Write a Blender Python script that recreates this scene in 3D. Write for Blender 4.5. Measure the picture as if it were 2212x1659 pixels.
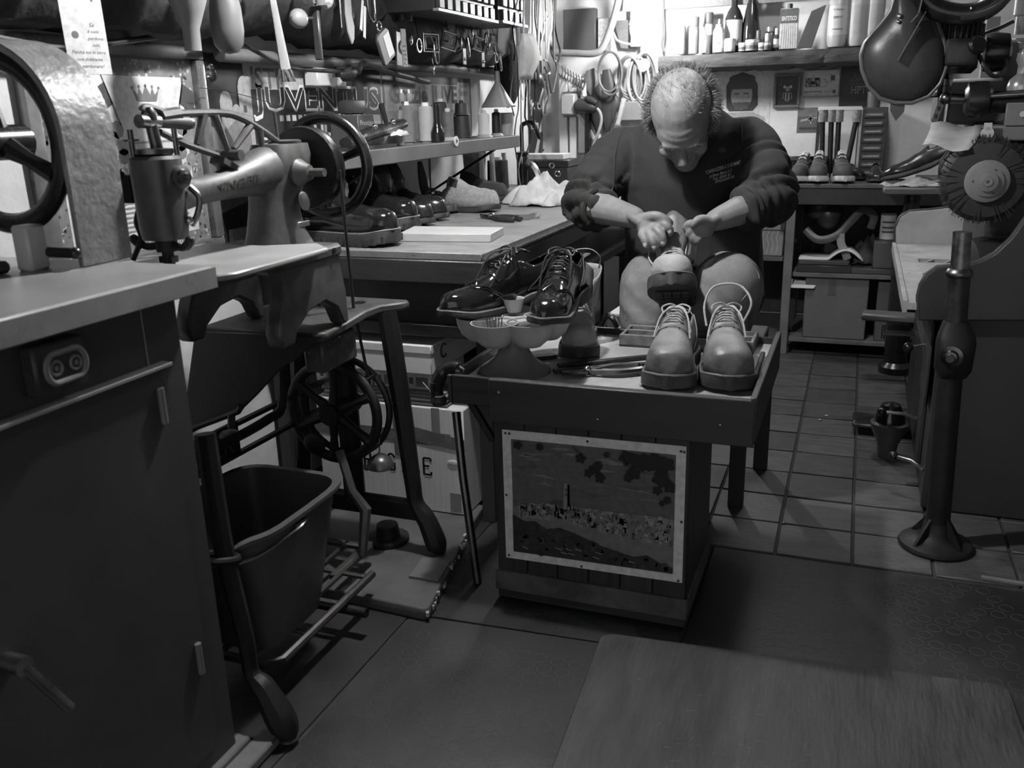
import bpy, bmesh, math, random
import numpy as np
from mathutils import Vector, Matrix, Euler
random.seed(7)
R = math.radians
PI = math.pi
SC = bpy.context.scene
COL = SC.collection
for o in list(bpy.data.objects): bpy.data.objects.remove(o)

# ---------------------------------------------------------------- camera
CAMH = 1.18
FPX = 1930.0
MX = np.array([[0.93524323, -0.08030255, -0.34477762],
               [0.35306377, 0.28258965, 0.89190193],
               [-0.02580859, 0.95587373, -0.29264198]])   # world axes seen in camera axes
cam_d = bpy.data.cameras.new('camera')
cam = bpy.data.objects.new('camera', cam_d); COL.objects.link(cam)
rr = Vector(MX[:, 0]); uu = Vector(MX[:, 1]); ff = Vector(MX[:, 2])
m3 = Matrix((rr, uu, -ff)).transposed()
cam.matrix_world = Matrix.Translation((0, 0, CAMH)) @ m3.to_4x4()
cam_d.sensor_width = 36; cam_d.lens = 36 * FPX / 2212
cam_d.clip_start = 0.05; cam_d.clip_end = 60
cam_d.dof.use_dof = True; cam_d.dof.focus_distance = 2.75; cam_d.dof.aperture_fstop = 5.6
SC.camera = cam

# ---------------------------------------------------------------- world, exposure
w = bpy.data.worlds.new('world'); SC.world = w; w.use_nodes = True
w.node_tree.nodes['Background'].inputs[0].default_value = (0.5, 0.5, 0.5, 1)
w.node_tree.nodes['Background'].inputs[1].default_value = 1.7
SC.view_settings.view_transform = 'Standard'; SC.view_settings.look = 'None'
SC.view_settings.exposure = 0.0; SC.view_settings.gamma = 1.0
SC.view_settings.use_curve_mapping = False
BULB_W = 36.0      # watts given off by the tube lamp in the far corner
PEND_W = 82.0      # pendant lamp over the bench corner
CEIL_W = 18.0      # ceiling lamp behind the man

# ---------------------------------------------------------------- pixel helpers (photo frame 2212 x 1659)
def _ray(x, y): return MX @ np.array([x - 1106, 829.5 - y, FPX])
def PZ(x, y, z):
    d = _ray(x, y); t = (z - CAMH) / d[2]; return Vector((d[0]*t, d[1]*t, z))
def PY(x, y, Y):
    d = _ray(x, y); t = Y / d[1]; return Vector((d[0]*t, Y, CAMH + d[2]*t))
def PX(x, y, X):
    d = _ray(x, y); t = X / d[0]; return Vector((X, d[1]*t, CAMH + d[2]*t))

# ---------------------------------------------------------------- materials
MATS = {}
def mat(name, v=.2, rough=.6, metal=0., var=.2, scale=9., bump=0., bscale=60., stretch=(1, 1, 1), spec=.5,
        coat=0., alpha=1., trans=0., emit=0., grain=False, speck=0., speckv=.02, speckscale=40.):
    if name in MATS: return MATS[name]
    m = bpy.data.materials.new(name); m.use_nodes = True
    nt = m.node_tree; N = nt.nodes; L = nt.links
    b = N['Principled BSDF']
    b.inputs['Roughness'].default_value = rough; b.inputs['Metallic'].default_value = metal
    b.inputs['Specular IOR Level'].default_value = spec
    b.inputs['Coat Weight'].default_value = coat
    b.inputs['Alpha'].default_value = alpha
    b.inputs['Transmission Weight'].default_value = trans
    b.inputs['Base Color'].default_value = (v, v, v, 1)
    if emit:
        b.inputs['Emission Color'].default_value = (1, 1, 1, 1); b.inputs['Emission Strength'].default_value = emit
    tc = N.new('ShaderNodeTexCoord'); mp = N.new('ShaderNodeMapping'); mp.inputs['Scale'].default_value = stretch
    L.new(tc.outputs['Object'], mp.inputs['Vector'])
    if var:
        n = N.new('ShaderNodeTexNoise'); n.inputs['Scale'].default_value = scale; n.inputs['Detail'].default_value = 6
        n.inputs['Roughness'].default_value = .65
        L.new(mp.outputs[0], n.inputs['Vector'])
        mr = N.new('ShaderNodeMapRange'); mr.inputs[1].default_value = .3; mr.inputs[2].default_value = .7
        mr.inputs[3].default_value = v*(1-var); mr.inputs[4].default_value = v*(1+var)
        L.new(n.outputs['Fac'], mr.inputs[0])
        out = mr.outputs[0]
        if speck:
            n2 = N.new('ShaderNodeTexNoise'); n2.inputs['Scale'].default_value = speckscale; n2.inputs['Detail'].default_value = 3
            L.new(mp.outputs[0], n2.inputs['Vector'])
            m2 = N.new('ShaderNodeMapRange'); m2.inputs[1].default_value = 1-speck; m2.inputs[2].default_value = 1-speck+.06
            L.new(n2.outputs['Fac'], m2.inputs[0])
            mx = N.new('ShaderNodeMix'); mx.data_type = 'FLOAT'
            L.new(m2.outputs[0], mx.inputs[0]); L.new(out, mx.inputs[2]); mx.inputs[3].default_value = speckv
            out = mx.outputs[0]
        L.new(out, b.inputs['Base Color'])
        mr2 = N.new('ShaderNodeMapRange'); mr2.inputs[1].default_value = .3; mr2.inputs[2].default_value = .7
        mr2.inputs[3].default_value = max(.03, rough-.08); mr2.inputs[4].default_value = min(1, rough+.08)
        L.new(n.outputs['Fac'], mr2.inputs[0]); L.new(mr2.outputs[0], b.inputs['Roughness'])
    if bump:
        nb = N.new('ShaderNodeTexNoise'); nb.inputs['Scale'].default_value = bscale; nb.inputs['Detail'].default_value = 4
        L.new(mp.outputs[0], nb.inputs['Vector'])
        bp = N.new('ShaderNodeBump'); bp.inputs['Strength'].default_value = bump; bp.inputs['Distance'].default_value = .004
        L.new(nb.outputs['Fac'], bp.inputs['Height']); L.new(bp.outputs[0], b.inputs['Normal'])
    if grain:      # per-object tone so that alike pieces differ
        oi = N.new('ShaderNodeObjectInfo'); mo = N.new('ShaderNodeMapRange'); mo.inputs[3].default_value = .72; mo.inputs[4].default_value = 1.25
        L.new(oi.outputs['Random'], mo.inputs[0]); mu = N.new('ShaderNodeMath'); mu.operation = 'MULTIPLY'
        src = b.inputs['Base Color'].links[0].from_socket; L.new(src, mu.inputs[0]); L.new(mo.outputs[0], mu.inputs[1]); L.new(mu.outputs[0], b.inputs['Base Color'])
        va = N.new('ShaderNodeVectorMath'); va.operation = 'ADD'; sc = N.new('ShaderNodeVectorMath'); sc.operation = 'SCALE'; sc.inputs[3].default_value = 40.
        L.new(oi.outputs['Location'], sc.inputs[0]); L.new(tc.outputs['Object'], va.inputs[0]); L.new(sc.outputs[0], va.inputs[1]); L.new(va.outputs[0], mp.inputs['Vector'])
    MATS[name] = m
    return m
def printmat():
    if 'print' in MATS: return MATS['print']
    m = bpy.data.materials.new('printed_paper'); m.use_nodes = True
    nt = m.node_tree; N = nt.nodes; L = nt.links; b = N['Principled BSDF']
    a = N.new('ShaderNodeVertexColor'); a.layer_name = 'ink'
    n = N.new('ShaderNodeTexNoise'); n.inputs['Scale'].default_value = 60; n.inputs['Detail'].default_value = 6
    tc = N.new('ShaderNodeTexCoord'); L.new(tc.outputs['Object'], n.inputs['Vector'])
    mr = N.new('ShaderNodeMapRange'); mr.inputs[1].default_value = .3; mr.inputs[2].default_value = .7
    mr.inputs[3].default_value = .8; mr.inputs[4].default_value = 1.15
    L.new(n.outputs['Fac'], mr.inputs[0])
    mx = N.new('ShaderNodeMix'); mx.data_type = 'RGBA'; mx.blend_type = 'MULTIPLY'; mx.inputs[0].default_value = 1
    L.new(a.outputs['Color'], mx.inputs[6]); L.new(mr.outputs[0], mx.inputs[7])
    L.new(mx.outputs[2], b.inputs['Base Color']); b.inputs['Roughness'].default_value = .45
    MATS['print'] = m; return m

M = dict(
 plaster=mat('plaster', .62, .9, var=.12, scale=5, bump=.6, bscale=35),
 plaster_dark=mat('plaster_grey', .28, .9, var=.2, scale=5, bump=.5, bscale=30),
 ceil=mat('ceiling_boards', .12, .9, var=.2),
 grout=mat('grout', .035, .9, var=.3, scale=30),
 tile=mat('terracotta_tile', .075, .55, var=.28, scale=14, bump=.25, bscale=40, speck=.36, speckv=.05, speckscale=55, stretch=(1, 2.4, 1), grain=True),
 rubber=mat('rubber_mat', .016, .5, var=.25, scale=6, bump=.15, bscale=120),
 rubber2=mat('rubber_mat_worn', .023, .42, var=.3, scale=5, bump=.15, bscale=120),
 board=mat('worn_floor_board', .04, .6, var=.55, scale=7, stretch=(4, .7, 1), bump=.4, bscale=30, speck=.33, speckv=.025, speckscale=16),
 cab=mat('painted_cabinet', .045, .5, var=.12, scale=4, bump=.06, bscale=50),
 cabtop=mat('laminate_counter', .26, .35, var=.1, scale=5),
 hammer=mat('hammertone_paint', .16, .46, var=.3, scale=30, bump=.9, bscale=55, spec=.6),
 black=mat('black_enamel', .012, .28, var=.3, scale=12),
 blackmatt=mat('black_iron', .011, .55, var=.3, scale=12, bump=.15, spec=.3),
 dark=mat('dark_paint', .03, .5, var=.3),
 grey=mat('grey_paint', .16, .5, var=.2),
 cast=mat('worn_cast_metal', .08, .48, .3, var=.35, scale=22, bump=.12, bscale=90),
 steel=mat('bare_steel', .42, .3, 1., var=.2, scale=20),
 darksteel=mat('dark_steel', .14, .35, 1., var=.3, scale=20),
 chrome=mat('bright_metal', .75, .16, 1., var=.1),
 brass=mat('dull_brass', .35, .35, 1., var=.2),
 wood=mat('wood', .14, .55, var=.35, scale=6, stretch=(1.2, 8, 8), bump=.15),
 woodz=mat('wood_upright', .14, .55, var=.35, scale=6, stretch=(8, 8, 1.2), bump=.15),
 woody=mat('wood_lengthwise', .14, .55, var=.35, scale=6, stretch=(8, 1.2, 8), bump=.15),
 darkwood=mat('dark_wood', .03, .5, var=.35, scale=6, stretch=(1.2, 8, 8), bump=.12),
 darkwoodz=mat('dark_wood_upright', .028, .5, var=.35, scale=6, stretch=(9, 9, .9), bump=.12),
 darkwoody=mat('dark_wood_lengthwise', .045, .5, var=.35, scale=6, stretch=(8, 1.2, 8), bump=.12),
 lightwood=mat('pale_wood', .5, .55, var=.15, scale=6, stretch=(1.2, 8, 8), bump=.1),
 benchtop=mat('bench_top', .22, .5, var=.35, scale=5, stretch=(2, 6, 6), bump=.15, speck=.34, speckv=.08, speckscale=30),
 shelfwood=mat('shelf_paint', .11, .5, var=.3, scale=7, speck=.3, speckv=.5, speckscale=60),
 card=mat('cardboard', .6, .8, var=.12, scale=5, bump=.2, bscale=20, stretch=(40, 40, .6)),
 carddark=mat('cardboard_brown', .2, .8, var=.12, scale=5),
 white=mat('white_board', .75, .6, var=.06, scale=4),
 offwhite=mat('off_white', .58, .6, var=.12, scale=8),
 paper=mat('paper', .66, .7, var=.06, scale=10),
 tape=mat('parcel_tape', .13, .25, var=.15, scale=20),
 plastic=mat('grey_plastic', .075, .35, var=.15, scale=6),
 plasticlight=mat('light_plastic', .5, .35, var=.08),
 plasticdark=mat('dark_plastic', .03, .4, var=.2),
 gloss=mat('polished_black_leather', .012, .16, var=.3, scale=12, bump=.08, bscale=80, coat=.4),
 gloss2=mat('waxed_dark_leather', .018, .26, var=.4, scale=12, bump=.15, bscale=70),
 suede=mat('worn_tan_leather', .13, .45, var=.75, scale=7, bump=.25, bscale=120),
 suede2=mat('pale_nubuck', .32, .65, var=.35, scale=13, bump=.2, bscale=140),
 sole=mat('rubber_sole', .035, .6, var=.4, scale=25, bump=.2),
 soleedge=mat('welt', .14, .55, var=.3, scale=25),
 solewhite=mat('white_sole', .55, .5, var=.15),
 lining=mat('shoe_lining', .05, .8, var=.2),
 lace=mat('cord_lace', .4, .7, var=.25, scale=80),
 lacedark=mat('dark_lace', .012, .5, var=.2),
 canvas=mat('dark_canvas', .05, .75, var=.2, scale=40, bump=.15, bscale=300),
 felt=mat('grey_felt', .32, .95, var=.25, scale=90, bump=.4, bscale=200),
 feltdark=mat('dark_felt', .035, .95, var=.25, scale=90, bump=.4, bscale=200),
 rag=mat('white_rag', .6, .9, var=.25, scale=20, bump=.2, bscale=120),
 cloth=mat('sweatshirt_cloth', .017, .9, var=.18, scale=30, bump=.12, bscale=400),
 denim=mat('worn_denim', .2, .85, var=.4, scale=7, bump=.25, bscale=350),
 skin=mat('skin', .21, .55, var=.16, scale=25, bump=.12, bscale=160),
 hair=mat('grey_hair', .22, .5, var=.3, scale=30),
 hairdark=mat('dark_hair', .05, .5, var=.3, scale=30),
 leather=mat('brown_bag_leather', .04, .38, var=.3, scale=8, bump=.1, bscale=90),
 leatherlight=mat('strap_leather', .12, .4, var=.3, scale=12),
 glass=mat('clear_glass', .9, .05, var=0, trans=1.),
 label=mat('label_paper', .62, .5, var=.05),
 bristle=mat('brush_bristle', .02, .7, var=.4, scale=60),
 bulb=mat('lamp_glass', .9, .4, var=0, emit=BULB_W/(PI*.0235)),
)
def gray(v, rough=.5, metal=0., var=.12):
    n = 'tone_%d_%d_%d' % (round(v*1000), round(rough*100), round(metal*10))
    return mat(n, v, rough, metal, var=var, scale=12)

# ---------------------------------------------------------------- objects and tags
WM = {}
def tag(o, label=None, cat=None, group=None, kind=None):
    if label: o['label'] = label
    if cat: o['category'] = cat
    if group: o['group'] = group
    if kind: o['kind'] = kind
    return o
def thing(name, label, cat, loc=(0, 0, 0), rot=(0, 0, 0), group=None, scale=1.0):
    o = bpy.data.objects.new(name, None); COL.objects.link(o); o.empty_display_size = .05
    o.location = loc; o.rotation_euler = rot; o.scale = (scale,)*3
    WM[o] = Matrix.LocRotScale(Vector(loc), Euler(rot), Vector((scale,)*3))
    return tag(o, label, cat, group)
def kids(o): return [c for c in bpy.data.objects if c.parent is o]
def dup(root, loc, rot=(0, 0, 0), label=None, group=None, scale=None, mats=None):
    def cp(o, par):
        c = o.copy(); COL.objects.link(c); c.parent = par
        for k in CH.get(o, []): cp(k, c)
        return c
    r = cp(root, None); r.location = loc; r.rotation_euler = rot
    if scale: r.scale = (scale,)*3 if not isinstance(scale, (tuple, list)) else scale
    if label: r['label'] = label
    if group: r['group'] = group
    return r
CH = {}

def fr(d, up=(0, 0, 1)):
    d = Vector(d).normalized(); up = Vector(up)
    if abs(d.dot(up)) > .98: up = Vector((1, 0, 0)) if abs(d.x) < .9 else Vector((0, 1, 0))
    x = up.cross(d).normalized(); y = d.cross(x); return x, y, d
class MB:
    def __init__(s, local=False): s.v = []; s.f = []; s.local = local; s.T = None
    def add(s, vs, fs):
        k = len(s.v)
        if s.T is not None: vs = [s.T @ Vector(v) for v in vs]
        s.v += [tuple(v) for v in vs]; s.f += [tuple(i+k for i in f) for f in fs]; return s
    def box(s, c, d, rot=None):
        c = Vector(c); h = Vector(d)/2; vs = []
        for z in (-1, 1):
            for y in (-1, 1):
                for x in (-1, 1): vs.append(Vector((x*h.x, y*h.y, z*h.z)))
        if rot is not None:
            q = Euler(rot).to_matrix() if not isinstance(rot, Matrix) else rot
            vs = [q @ v for v in vs]
        return s.add([c+v for v in vs], [(0, 2, 3, 1), (4, 5, 7, 6), (0, 1, 5, 4), (2, 6, 7, 3), (0, 4, 6, 2), (1, 3, 7, 5)])
    def b2(s, a, b):
        a = Vector(a); b = Vector(b); return s.box((a+b)/2, [abs(x) for x in (b-a)])
    def bar(s, a, b, w, t, up=(0, 0, 1)):      # rectangular bar from a to b, w along side, t along up
        a = Vector(a); b = Vector(b); x, y, d = fr(b-a, up); vs = []
        for p in (a, b):
            for sx, sy in ((-1, -1), (1, -1), (1, 1), (-1, 1)): vs.append(p+x*sx*w/2+y*sy*t/2)
        return s.add(vs, [(3, 2, 1, 0), (4, 5, 6, 7), (0, 1, 5, 4), (1, 2, 6, 5), (2, 3, 7, 6), (3, 0, 4, 7)])
    def prism(s, pts, O, A, B, h):             # polygon (a,b) in plane O+aA+bB, extruded by vector h
        O = Vector(O); A = Vector(A); B = Vector(B); h = Vector(h); n = len(pts)
        lo = [O+A*p[0]+B*p[1] for p in pts]; hi = [p+h for p in lo]
        ar = sum(pts[i][0]*pts[(i+1) % n][1]-pts[(i+1) % n][0]*pts[i][1] for i in range(n))
        if (ar > 0) != (A.cross(B).dot(h) > 0): lo = lo[::-1]; hi = hi[::-1]
        return s.add(lo+hi, [tuple(range(n-1, -1, -1)), tuple(range(n, 2*n))]+[(i, (i+1) % n, n+(i+1) % n, n+i) for i in range(n)])
    def loft(s, rings, closed=True, cap0=True, cap1=True):
        n = len(rings[0]); vs = [Vector(p) for r in rings for p in r]; fs = []
        m = n if closed else n-1
        for i in range(len(rings)-1):
            for j in range(m):
                a = i*n+j; b = i*n+(j+1) % n; fs.append((a, b, b+n, a+n))
        if cap0 and closed: fs.append(tuple(range(n-1, -1, -1)))
        if cap1 and closed: fs.append(tuple(range((len(rings)-1)*n, len(rings)*n)))
        return s.add(vs, fs)
    def lathe(s, prof, O=(0, 0, 0), ax=(0, 0, 1), n=20, a0=0., a1=2*PI, caps=(True, True)):   # prof: (radius, height)
        O = Vector(O); x, y, d = fr(ax); full = abs(a1-a0-2*PI) < 1e-6; rings = []
        k = n if full else n+1
        for r, h in prof:
            rings.append([O+d*h+(x*math.cos(a0+(a1-a0)*i/n)+y*math.sin(a0+(a1-a0)*i/n))*max(r, 1e-5) for i in range(k)])
        return s.loft(rings, full, caps[0], caps[1])
    def cyl(s, a, b, r, n=14, r2=None):
        a = Vector(a); b = Vector(b); return s.lathe([(r, 0), (r if r2 is None else r2, (b-a).length)], a, b-a, n)
    def tube(s, pts, r, n=7, closed=False, sx=1., sy=1., up=None):
        P = [Vector(p) for p in pts]; k = len(P)
        rs = r if isinstance(r, (list, tuple)) else [r]*k
        T = []
        for i in range(k):
            a = P[(i-1) % k] if (closed or i > 0) else P[i]; b = P[(i+1) % k] if (closed or i < k-1) else P[i]
            T.append((b-a).normalized() if (b-a).length > 1e-9 else Vector((0, 0, 1)))
        x, y, d = fr(T[0], up or (0, 0, 1)); rings = []
        for i in range(k):
            if i:
                if up: x, y, _ = fr(T[i], up)
                else:
                    q = T[i-1].rotation_difference(T[i]); x = q @ x; y = q @ y
            rings.append([P[i]+(x*math.cos(2*PI*j/n)*sx+y*math.sin(2*PI*j/n)*sy)*rs[i] for j in range(n)])
        if closed: rings.append(rings[0]); return s.loft(rings, True, False, False)
        return s.loft(rings)
    def ell(s, c, r, n=14, rot=None, m=None):
        c = Vector(c); r = Vector(r if hasattr(r, '__len__') else (r, r, r)); m = m or n//2+1; rings = []
        q = Euler(rot).to_matrix() if rot is not None else None
        for i in range(m+1):
            a = -PI/2+PI*i/m; ca = max(math.cos(a), 1e-4); rg = []
            for j in range(n):
                p = Vector((r.x*ca*math.cos(2*PI*j/n), r.y*ca*math.sin(2*PI*j/n), r.z*math.sin(a)))
                rg.append(c+(q @ p if q else p))
            rings.append(rg)
        return s.loft(rings)
    def torus(s, c, Rr, r, ax=(0, 0, 1), n=28, m=8, a0=0, a1=2*PI, sx=1., sy=1., ry=None):
        c = Vector(c); x, y, d = fr(ax); full = abs(a1-a0-2*PI) < 1e-6
        pts = [c+x*math.cos(a0+(a1-a0)*i/n)*Rr+y*math.sin(a0+(a1-a0)*i/n)*(ry or Rr) for i in range(n if full else n+1)]
        return s.tube(pts, r, m, closed=full, sx=sx, sy=sy, up=d if (sx != sy) else None)
    def grid(s, P, closed_u=False):
        h = len(P); w = len(P[0]); fs = []
        for i in range(h-1):
            for j in range(w-1 if not closed_u else w):
                a = i*w+j; b = i*w+(j+1) % w; fs.append((a, b, b+w, a+w))
        return s.add([p for r in P for p in r], fs)
    def build(s, name, m, parent=None, smooth=True, bev=0., seg=1, sol=0., ang=38, label=None, recalc=True, kind=None, sub=0):
        me = bpy.data.meshes.new(name)
        vs = s.v
        off = None
        if parent is not None:
            if not s.local:
                iv = WM[parent].inverted(); vs = [iv @ Vector(v) for v in vs]
        elif not s.local:
            a = np.array(vs); lo = a.min(0); hi = a.max(0)
            off = Vector(((lo[0]+hi[0])/2, (lo[1]+hi[1])/2, lo[2])); vs = [Vector(v)-off for v in vs]
        me.from_pydata([tuple(v) for v in vs], [], s.f)
        if recalc or bev:
            bm = bmesh.new(); bm.from_mesh(me)
            if recalc: bmesh.ops.recalc_face_normals(bm, faces=bm.faces)
            if bev:
                ed = [e for e in bm.edges if len(e.link_faces) == 2 and e.calc_face_angle(0) > R(30)]
                bmesh.ops.bevel(bm, geom=ed, offset=bev, segments=seg, affect='EDGES', clamp_overlap=True, profile=.6)
            bm.to_mesh(me); bm.free()
        if smooth:
            me.polygons.foreach_set('use_smooth', [True]*len(me.polygons)); me.set_sharp_from_angle(angle=R(ang))
        me.materials.append(m); me.update()
        o = bpy.data.objects.new(name, me); COL.objects.link(o)
        if parent is not None:
            o.parent = parent; WM[o] = WM[parent]; CH.setdefault(parent, []).append(o)
        else:
            o.location = off or (0, 0, 0); WM[o] = Matrix.Translation(off or (0, 0, 0))
        if sol:
            md = o.modifiers.new('thickness', 'SOLIDIFY'); md.thickness = sol; md.offset = -1
        if sub:
            md = o.modifiers.new('smooth', 'SUBSURF'); md.levels = sub; md.render_levels = sub
        if label: o['label'] = label
        if kind: o['kind'] = kind
        return o
def one(mb, name, m, label, cat, group=None, **k):      # a thing that is one mesh
    return tag(mb.build(name, m, None, **k), label, cat, group)
def B(c, d, rot=None): return MB().box(c, d, rot)

# ---------------------------------------------------------------- lettering
def text_mesh(s, bold=0., res=2):
    cu = bpy.data.curves.new('lettering', 'FONT'); cu.body = s; cu.resolution_u = res; cu.offset = bold
    ob = bpy.data.objects.new('lettering', cu); COL.objects.link(ob)
    dg = bpy.context.evaluated_depsgraph_get(); dg.update()
    me = bpy.data.meshes.new_from_object(ob.evaluated_get(dg))
    vs = [(v.co.x, v.co.y) for v in me.vertices]; fs = [tuple(p.vertices) for p in me.polygons]
    bpy.data.objects.remove(ob); bpy.data.curves.remove(cu); bpy.data.meshes.remove(me)
    return vs, fs
class Print:
    """flat printed sheet: coloured polygons on a plane, in metres from its lower left corner"""
    def __init__(s, w, h, bg=.6): s.w = w; s.h = h; s.v = []; s.f = []; s.c = []; s.z = 0.; s.rect(0, 0, w, h, bg); s.up()
    def up(s): s.z += .00025; return s
    def raw(s, vs, fs, g):
        k = len(s.v); s.v += [(a, b, s.z) for a, b in vs]; s.f += [tuple(i+k for i in f) for f in fs]; s.c += [g]*len(fs); return s
    def poly(s, pts, g): return s.raw(pts, [tuple(range(len(pts)))], g)
    def rect(s, x, y, w, h, g): return s.poly([(x, y), (x+w, y), (x+w, y+h), (x, y+h)], g)
    def circ(s, x, y, r, g, n=20, ry=None):
        return s.poly([(x+r*math.cos(2*PI*i/n), y+(ry or r)*math.sin(2*PI*i/n)) for i in range(n)], g)
    def ring(s, x, y, r, t, g, n=24):
        vs = [(x+q*math.cos(2*PI*i/n), y+q*math.sin(2*PI*i/n)) for q in (r, r-t) for i in range(n)]
        return s.raw(vs, [(i, (i+1) % n, n+(i+1) % n, n+i) for i in range(n)], g)
    def line(s, a, b, t, g):
        dx, dy = b[0]-a[0], b[1]-a[1]; l = math.hypot(dx, dy) or 1; nx, ny = -dy/l*t/2, dx/l*t/2
        return s.poly([(a[0]+nx, a[1]+ny), (a[0]-nx, a[1]-ny), (b[0]-nx, b[1]-ny), (b[0]+nx, b[1]+ny)], g)
    def text(s, t, x, y, h, g, w=None, bold=0., shear=0., slope=0.):
        vs, fs = text_mesh(t, bold)
        if not vs: return s
        x0 = min(v[0] for v in vs); x1 = max(v[0] for v in vs); y0 = min(v[1] for v in vs); y1 = max(v[1] for v in vs)
        ky = h/.72; kx = (w/(x1-x0)) if w else ky
        out = []
        for a, b in vs:
            X = (a-x0)*kx; Yv = b*ky; out.append((x+X+shear*Yv, y+Yv+slope*X))
        return s.raw(out, fs, g)
    def build(s, name, parent, O, A, Bv, thick=.0012, label=None, bend=None, cat=None, group=None):
        O = Vector(O); A = Vector(A).normalized(); Bv = Vector(Bv).normalized(); Nn = A.cross(Bv)
        def pos(p):
            q = O+A*p[0]+Bv*p[1]+Nn*(p[2]+thick)
            if bend: q = q+Nn*bend(p[0]/s.w, p[1]/s.h)
            return q
        V = [pos(p) for p in s.v]; F = list(s.f); C = list(s.c)
        k = len(V)
        bk = [(0, 0), (s.w, 0), (s.w, s.h), (0, s.h)]
        V += [pos((a, b, -thick)) for a, b in bk]+[pos((a, b, 0)) for a, b in bk]
        F += [(k+3, k+2, k+1, k)]+[(k+i, k+(i+1) % 4, k+4+(i+1) % 4, k+4+i) for i in range(4)]; C += [s.c[0]]*5
        off = None
        if parent is not None: iv = WM[parent].inverted(); V = [iv @ v for v in V]
        else:
            off = O.copy(); V = [v-off for v in V]
        me = bpy.data.meshes.new(name); me.from_pydata([tuple(v) for v in V], [], F)
        at = me.color_attributes.new('ink', 'FLOAT_COLOR', 'CORNER')
        buf = []
        for p, g in zip(me.polygons, C): buf += [g, g, g, 1.]*p.loop_total
        at.data.foreach_set('color', buf); me.materials.append(printmat()); me.update()
        o = bpy.data.objects.new(name, me); COL.objects.link(o)
        if parent is not None: o.parent = parent; WM[o] = WM[parent]; CH.setdefault(parent, []).append(o)
        else: o.location = off; WM[o] = Matrix.Translation(off); tag(o, None, cat, group)
        if label: o['label'] = label
        return o
def sm(a, b, t):
    t = max(0., min(1., (t-a)/(b-a))); return t*t*(3-2*t)
def lerp(pts, t):
    if t <= pts[0][0]: return pts[0][1]
    for (a, x), (b, y) in zip(pts, pts[1:]):
        if t <= b:
            k = (t-a)/(b-a); k = k*k*(3-2*k); return x+(y-x)*k
    return pts[-1][1]
def curve(pts, n=8):      # Catmull-Rom through points
    P = [Vector(p) for p in pts]; out = []
    for i in range(len(P)-1):
        p0 = P[max(i-1, 0)]; p1 = P[i]; p2 = P[i+1]; p3 = P[min(i+2, len(P)-1)]
        for k in range(n):
            t = k/n; out.append(.5*((2*p1)+(p2-p0)*t+(2*p0-5*p1+4*p2-p3)*t*t+(3*p1-p0-3*p2+p3)*t**3))
    return out+[P[-1]]
# ================================================================ THE SETTING
XL, XR, YB, YF, ZC = -1.70, 1.45, 5.0, -1.6, 2.45
def struct(o): o['kind'] = 'structure'; return o
fl = struct(MB().b2((XL-.1, YF, -.06), (XR+.1, YB+.1, -.006)).build('floor', M['grout']))
tb = [MB(True).box((0, 0, 0), (.192, .192, .012)).build('tile', M['tile'], fl, bev=.002) for _ in range(1)][0]
first = True
for i in range(-4, 7):
    for j in range(14):
        x = -.235+.2*i+random.uniform(-.001, .001); y = 2.41+.2*j+random.uniform(-.0015, .0015)
        if x < -1.2 or y > YB-.02: continue
        o = tb if first else tb.copy()
        if not first: COL.objects.link(o); o.parent = fl
        first = False
        o.location = Vector((x, y, -.0065+random.uniform(-.0008, .0008)))-fl.location
        o.rotation_euler = (random.uniform(-.004, .004), random.uniform(-.004, .004), random.choice((0, PI/2, PI, -PI/2))*0+random.uniform(-.006, .006))
wl = struct(MB().b2((XL-.1, YF, -.05), (XL, YB+.1, ZC)).build('wall_left', M['plaster']))
wb = struct(MB().b2((XL-.1, YB, -.05), (XR+.1, YB+.1, ZC)).build('wall_back', M['plaster']))
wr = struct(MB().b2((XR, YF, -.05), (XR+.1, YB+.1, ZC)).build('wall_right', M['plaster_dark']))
ce = struct(MB().b2((XL-.1, YF, ZC), (XR+.1, YB+.1, ZC+.1)).build('ceiling', M['ceil']))
# rough dark masonry band that juts out along the top of the left wall
def rough_band():
    mb = MB(); rng = random.Random(3); ny, nz = 90, 9; P = []
    for i in range(ny+1):
        y = .4+(4.35-.4)*i/ny; row = []
        zb = 1.385+.02*math.sin(y*3.1)+.012*math.sin(y*9.)
        prof = [(XL, zb-.002), (XL+.05, zb), (XL+.13, zb+.012), (XL+.17, zb+.06)]+[(XL+.18+.03*math.sin(k*1.7+y), zb+.1+k*.16) for k in range(7)]
        for (x, z) in prof:
            row.append(Vector((x+(rng.uniform(-.014, .014) if x > XL+.02 else 0), y, min(z+rng.uniform(-.008, .008), ZC))))
        P.append(row)
    return mb.grid(P)
struct(rough_band().build('trim_1', mat('sooty_masonry', .035, .8, var=.7, scale=14, bump=1., bscale=25), ang=70))

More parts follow.
